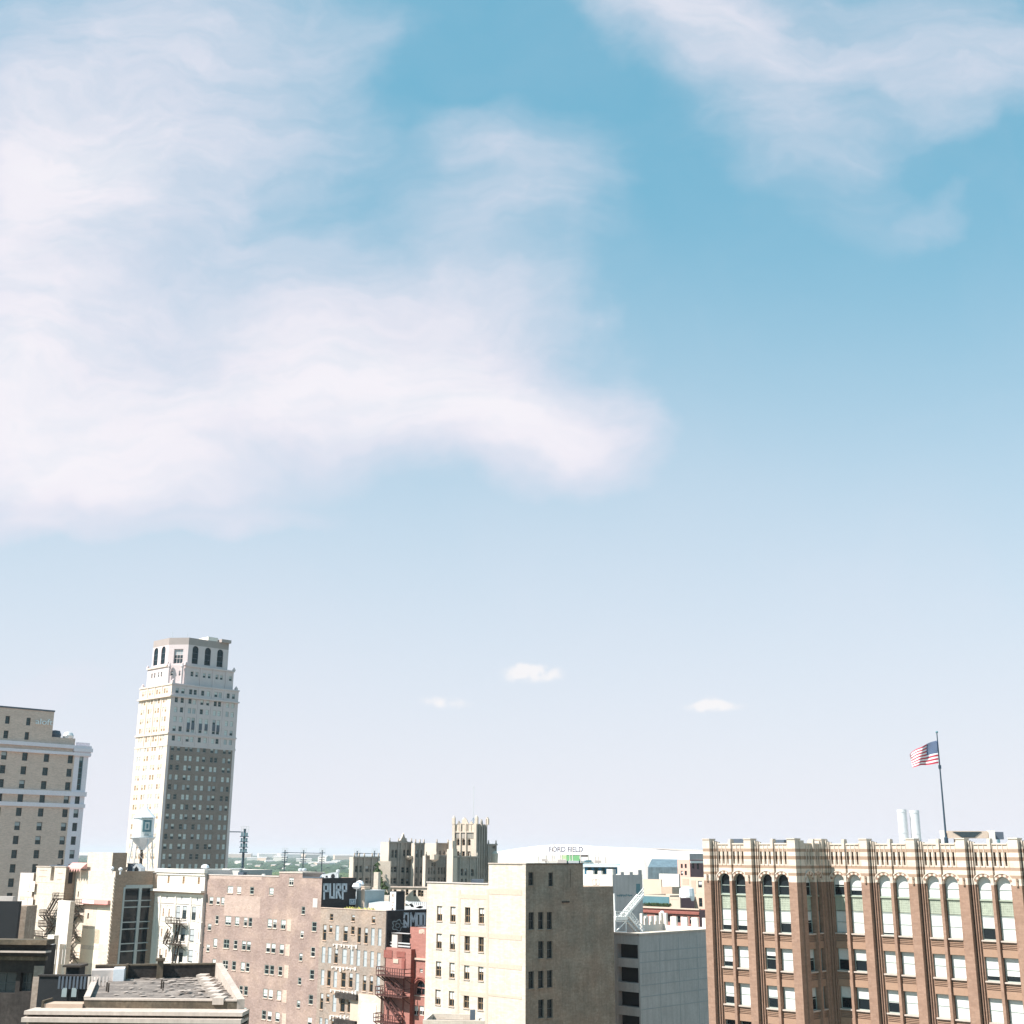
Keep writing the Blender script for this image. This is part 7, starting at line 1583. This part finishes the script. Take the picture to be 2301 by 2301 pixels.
# low annex between the two, its shade given as a near-black colour
px_box('dark_annex', 'low annex wall with shade in its near-black colour between the dark corner building and the foreground roof', 'building', 118, 88, 2194, 190, 2260, .8, T_['opening'], T_['dirty_shade'], zb=0)
ca = thing('corrugated_shed', 'corrugated shed wall with two small blue windows below the iron landing', 'shed', at(150, 2230, 117)-Z*at(150, 2230, 117).z)
mb = MB(); Wv = Wall(at(132, 2200, 117.6), Vector((1, 0, 0))); 
for i in range(14):
    u0 = i*.18*2.2/1.2; Wv.box(mb, u0, u0+.17, Wv.px(150, 2222)[1], Wv.px(150, 2194)[1], 0, .06+.05*(i % 2), T_['metal_dark'] if i < 8 else T_['white_shadow'])
mb.build('cladding', ca)
for x in (145, 167): mb = MB(); H_ = Wv.H(x, 2230, 11, 20); Wv.box(mb, *H_[:4], .0, .1, T_['steelblue']); mb.build('window', ca)
mb = MB(); a, q = at(149, 2173, 150), at(177, 2196, 150); mb.hexa([Vector((a.x, 150, q.z-2)), Vector((q.x, 150, q.z-2)), Vector((q.x, 152, q.z-2)), Vector((a.x, 152, q.z-2)), Vector((a.x, 150, a.z)), Vector((q.x, 150, a.z)), Vector((q.x, 152, a.z)), Vector((a.x, 152, a.z))], T_['opening']); mb.box(Vector(((a.x+q.x)/2, 150.8, a.z+.12)), (2.1, 2.6, .22), T_['dark_iron']); solo(mb, 'dark_hatch', 'dark doorway hatch with an iron lid at the foot of the fire escape', 'hatch')
px_box('flat_roof', 'pale flat roof strip left of the pink side wing', 'roof', 185, -40, 2014, 28, 2026, 1, T_['white_shadow'], zb=0)
px_box('dark_side_wall', 'tall wall with shade in its near-black colour at the left edge beneath the hotel', 'wall', 178, -40, 2025, 34, 2120, .8, T_['opening'], zb=0)  # wall colour set near-black in place of shade
px_box('dark_wall_return', 'narrow grey wall strip beside the pink side wing', 'wall', 182, 34, 2036, 52, 2115, 4, T_['brick_grey'], zb=0)
# small cream lean-to at the foot of the cream building
a = onz(958, 2286, 30.5); mb = MB(); pts = [onz(956, 2288, 30.5), onz(1092, 2287, 30.5), onz(1050, 2279, 30.5), onz(990, 2279, 30.5)]
lt_ = thing('lean_to', 'pale flat roofed lean-to at the foot of the cream building', 'shed', (a.x, a.y, 0))
A_, B_, C_, D_ = onz(950, 2292, 30.5), onz(1090, 2294, 30.5), onz(1070, 2279, 30.5), onz(968, 2277, 30.5)
for p, q in ((A_, B_), (B_, C_), (C_, D_), (D_, A_)): mb.face([flat_(p, 0), flat_(q, 0), flat_(q, 30.5), flat_(p, 30.5)], T_['paint_cream'])
cen = (A_+B_+C_+D_)/4; inn = [cen+(p-cen)*.9 for p in (A_, B_, C_, D_)]
for p, q, p2, q2 in zip((A_, B_, C_, D_), (B_, C_, D_, A_), inn, inn[1:]+inn[:1]): mb.face([p, q, q2, p2], T_['paint_cream']); mb.face([p2, q2, flat_(q2, 30.0), flat_(p2, 30.0)], T_['paint_cream'])
mb.build('wall', lt_); mb = MB(); mb.face([flat_(p, 30.0) for p in inn], T_['roof_tar']); mb.build('roof', lt_)
mb = MB(); q = onz(1062, 2290, 30.5); mb.box(q+Z*.4, (.5, .5, .9), T_['metal_dark']); mb.build('vent_box', lt_)

# ================================================================== HAZE
hz = MB(); x0, x1, y0, y1, z0, z1 = -27000, 27000, -700, 41000, -1, 150
hz.hexa([Vector(p) for p in ((x0, y0, z0), (x1, y0, z0), (x1, y1, z0), (x0, y1, z0), (x0, y0, z1), (x1, y0, z1), (x1, y1, z1), (x0, y1, z1))], T_['asphalt'])
hm = bpy.data.materials.new('haze air'); hm.use_nodes = True; n = hm.node_tree.nodes; n.clear(); pv = n.new('ShaderNodeVolumePrincipled'); pv.inputs['Color'].default_value = (.93, .95, 1.0, 1); pv.inputs['Density'].default_value = 5.5e-5; pv.inputs['Anisotropy'].default_value = 0
mo = n.new('ShaderNodeOutputMaterial'); hm.node_tree.links.new(pv.outputs[0], mo.inputs['Volume'])
ho = hz.build('haze'); ho.data.materials.clear(); ho.data.materials.append(hm); tag(ho, kind='stuff'); ho['label'] = 'pale air over the far woodland'; ho['category'] = 'haze'
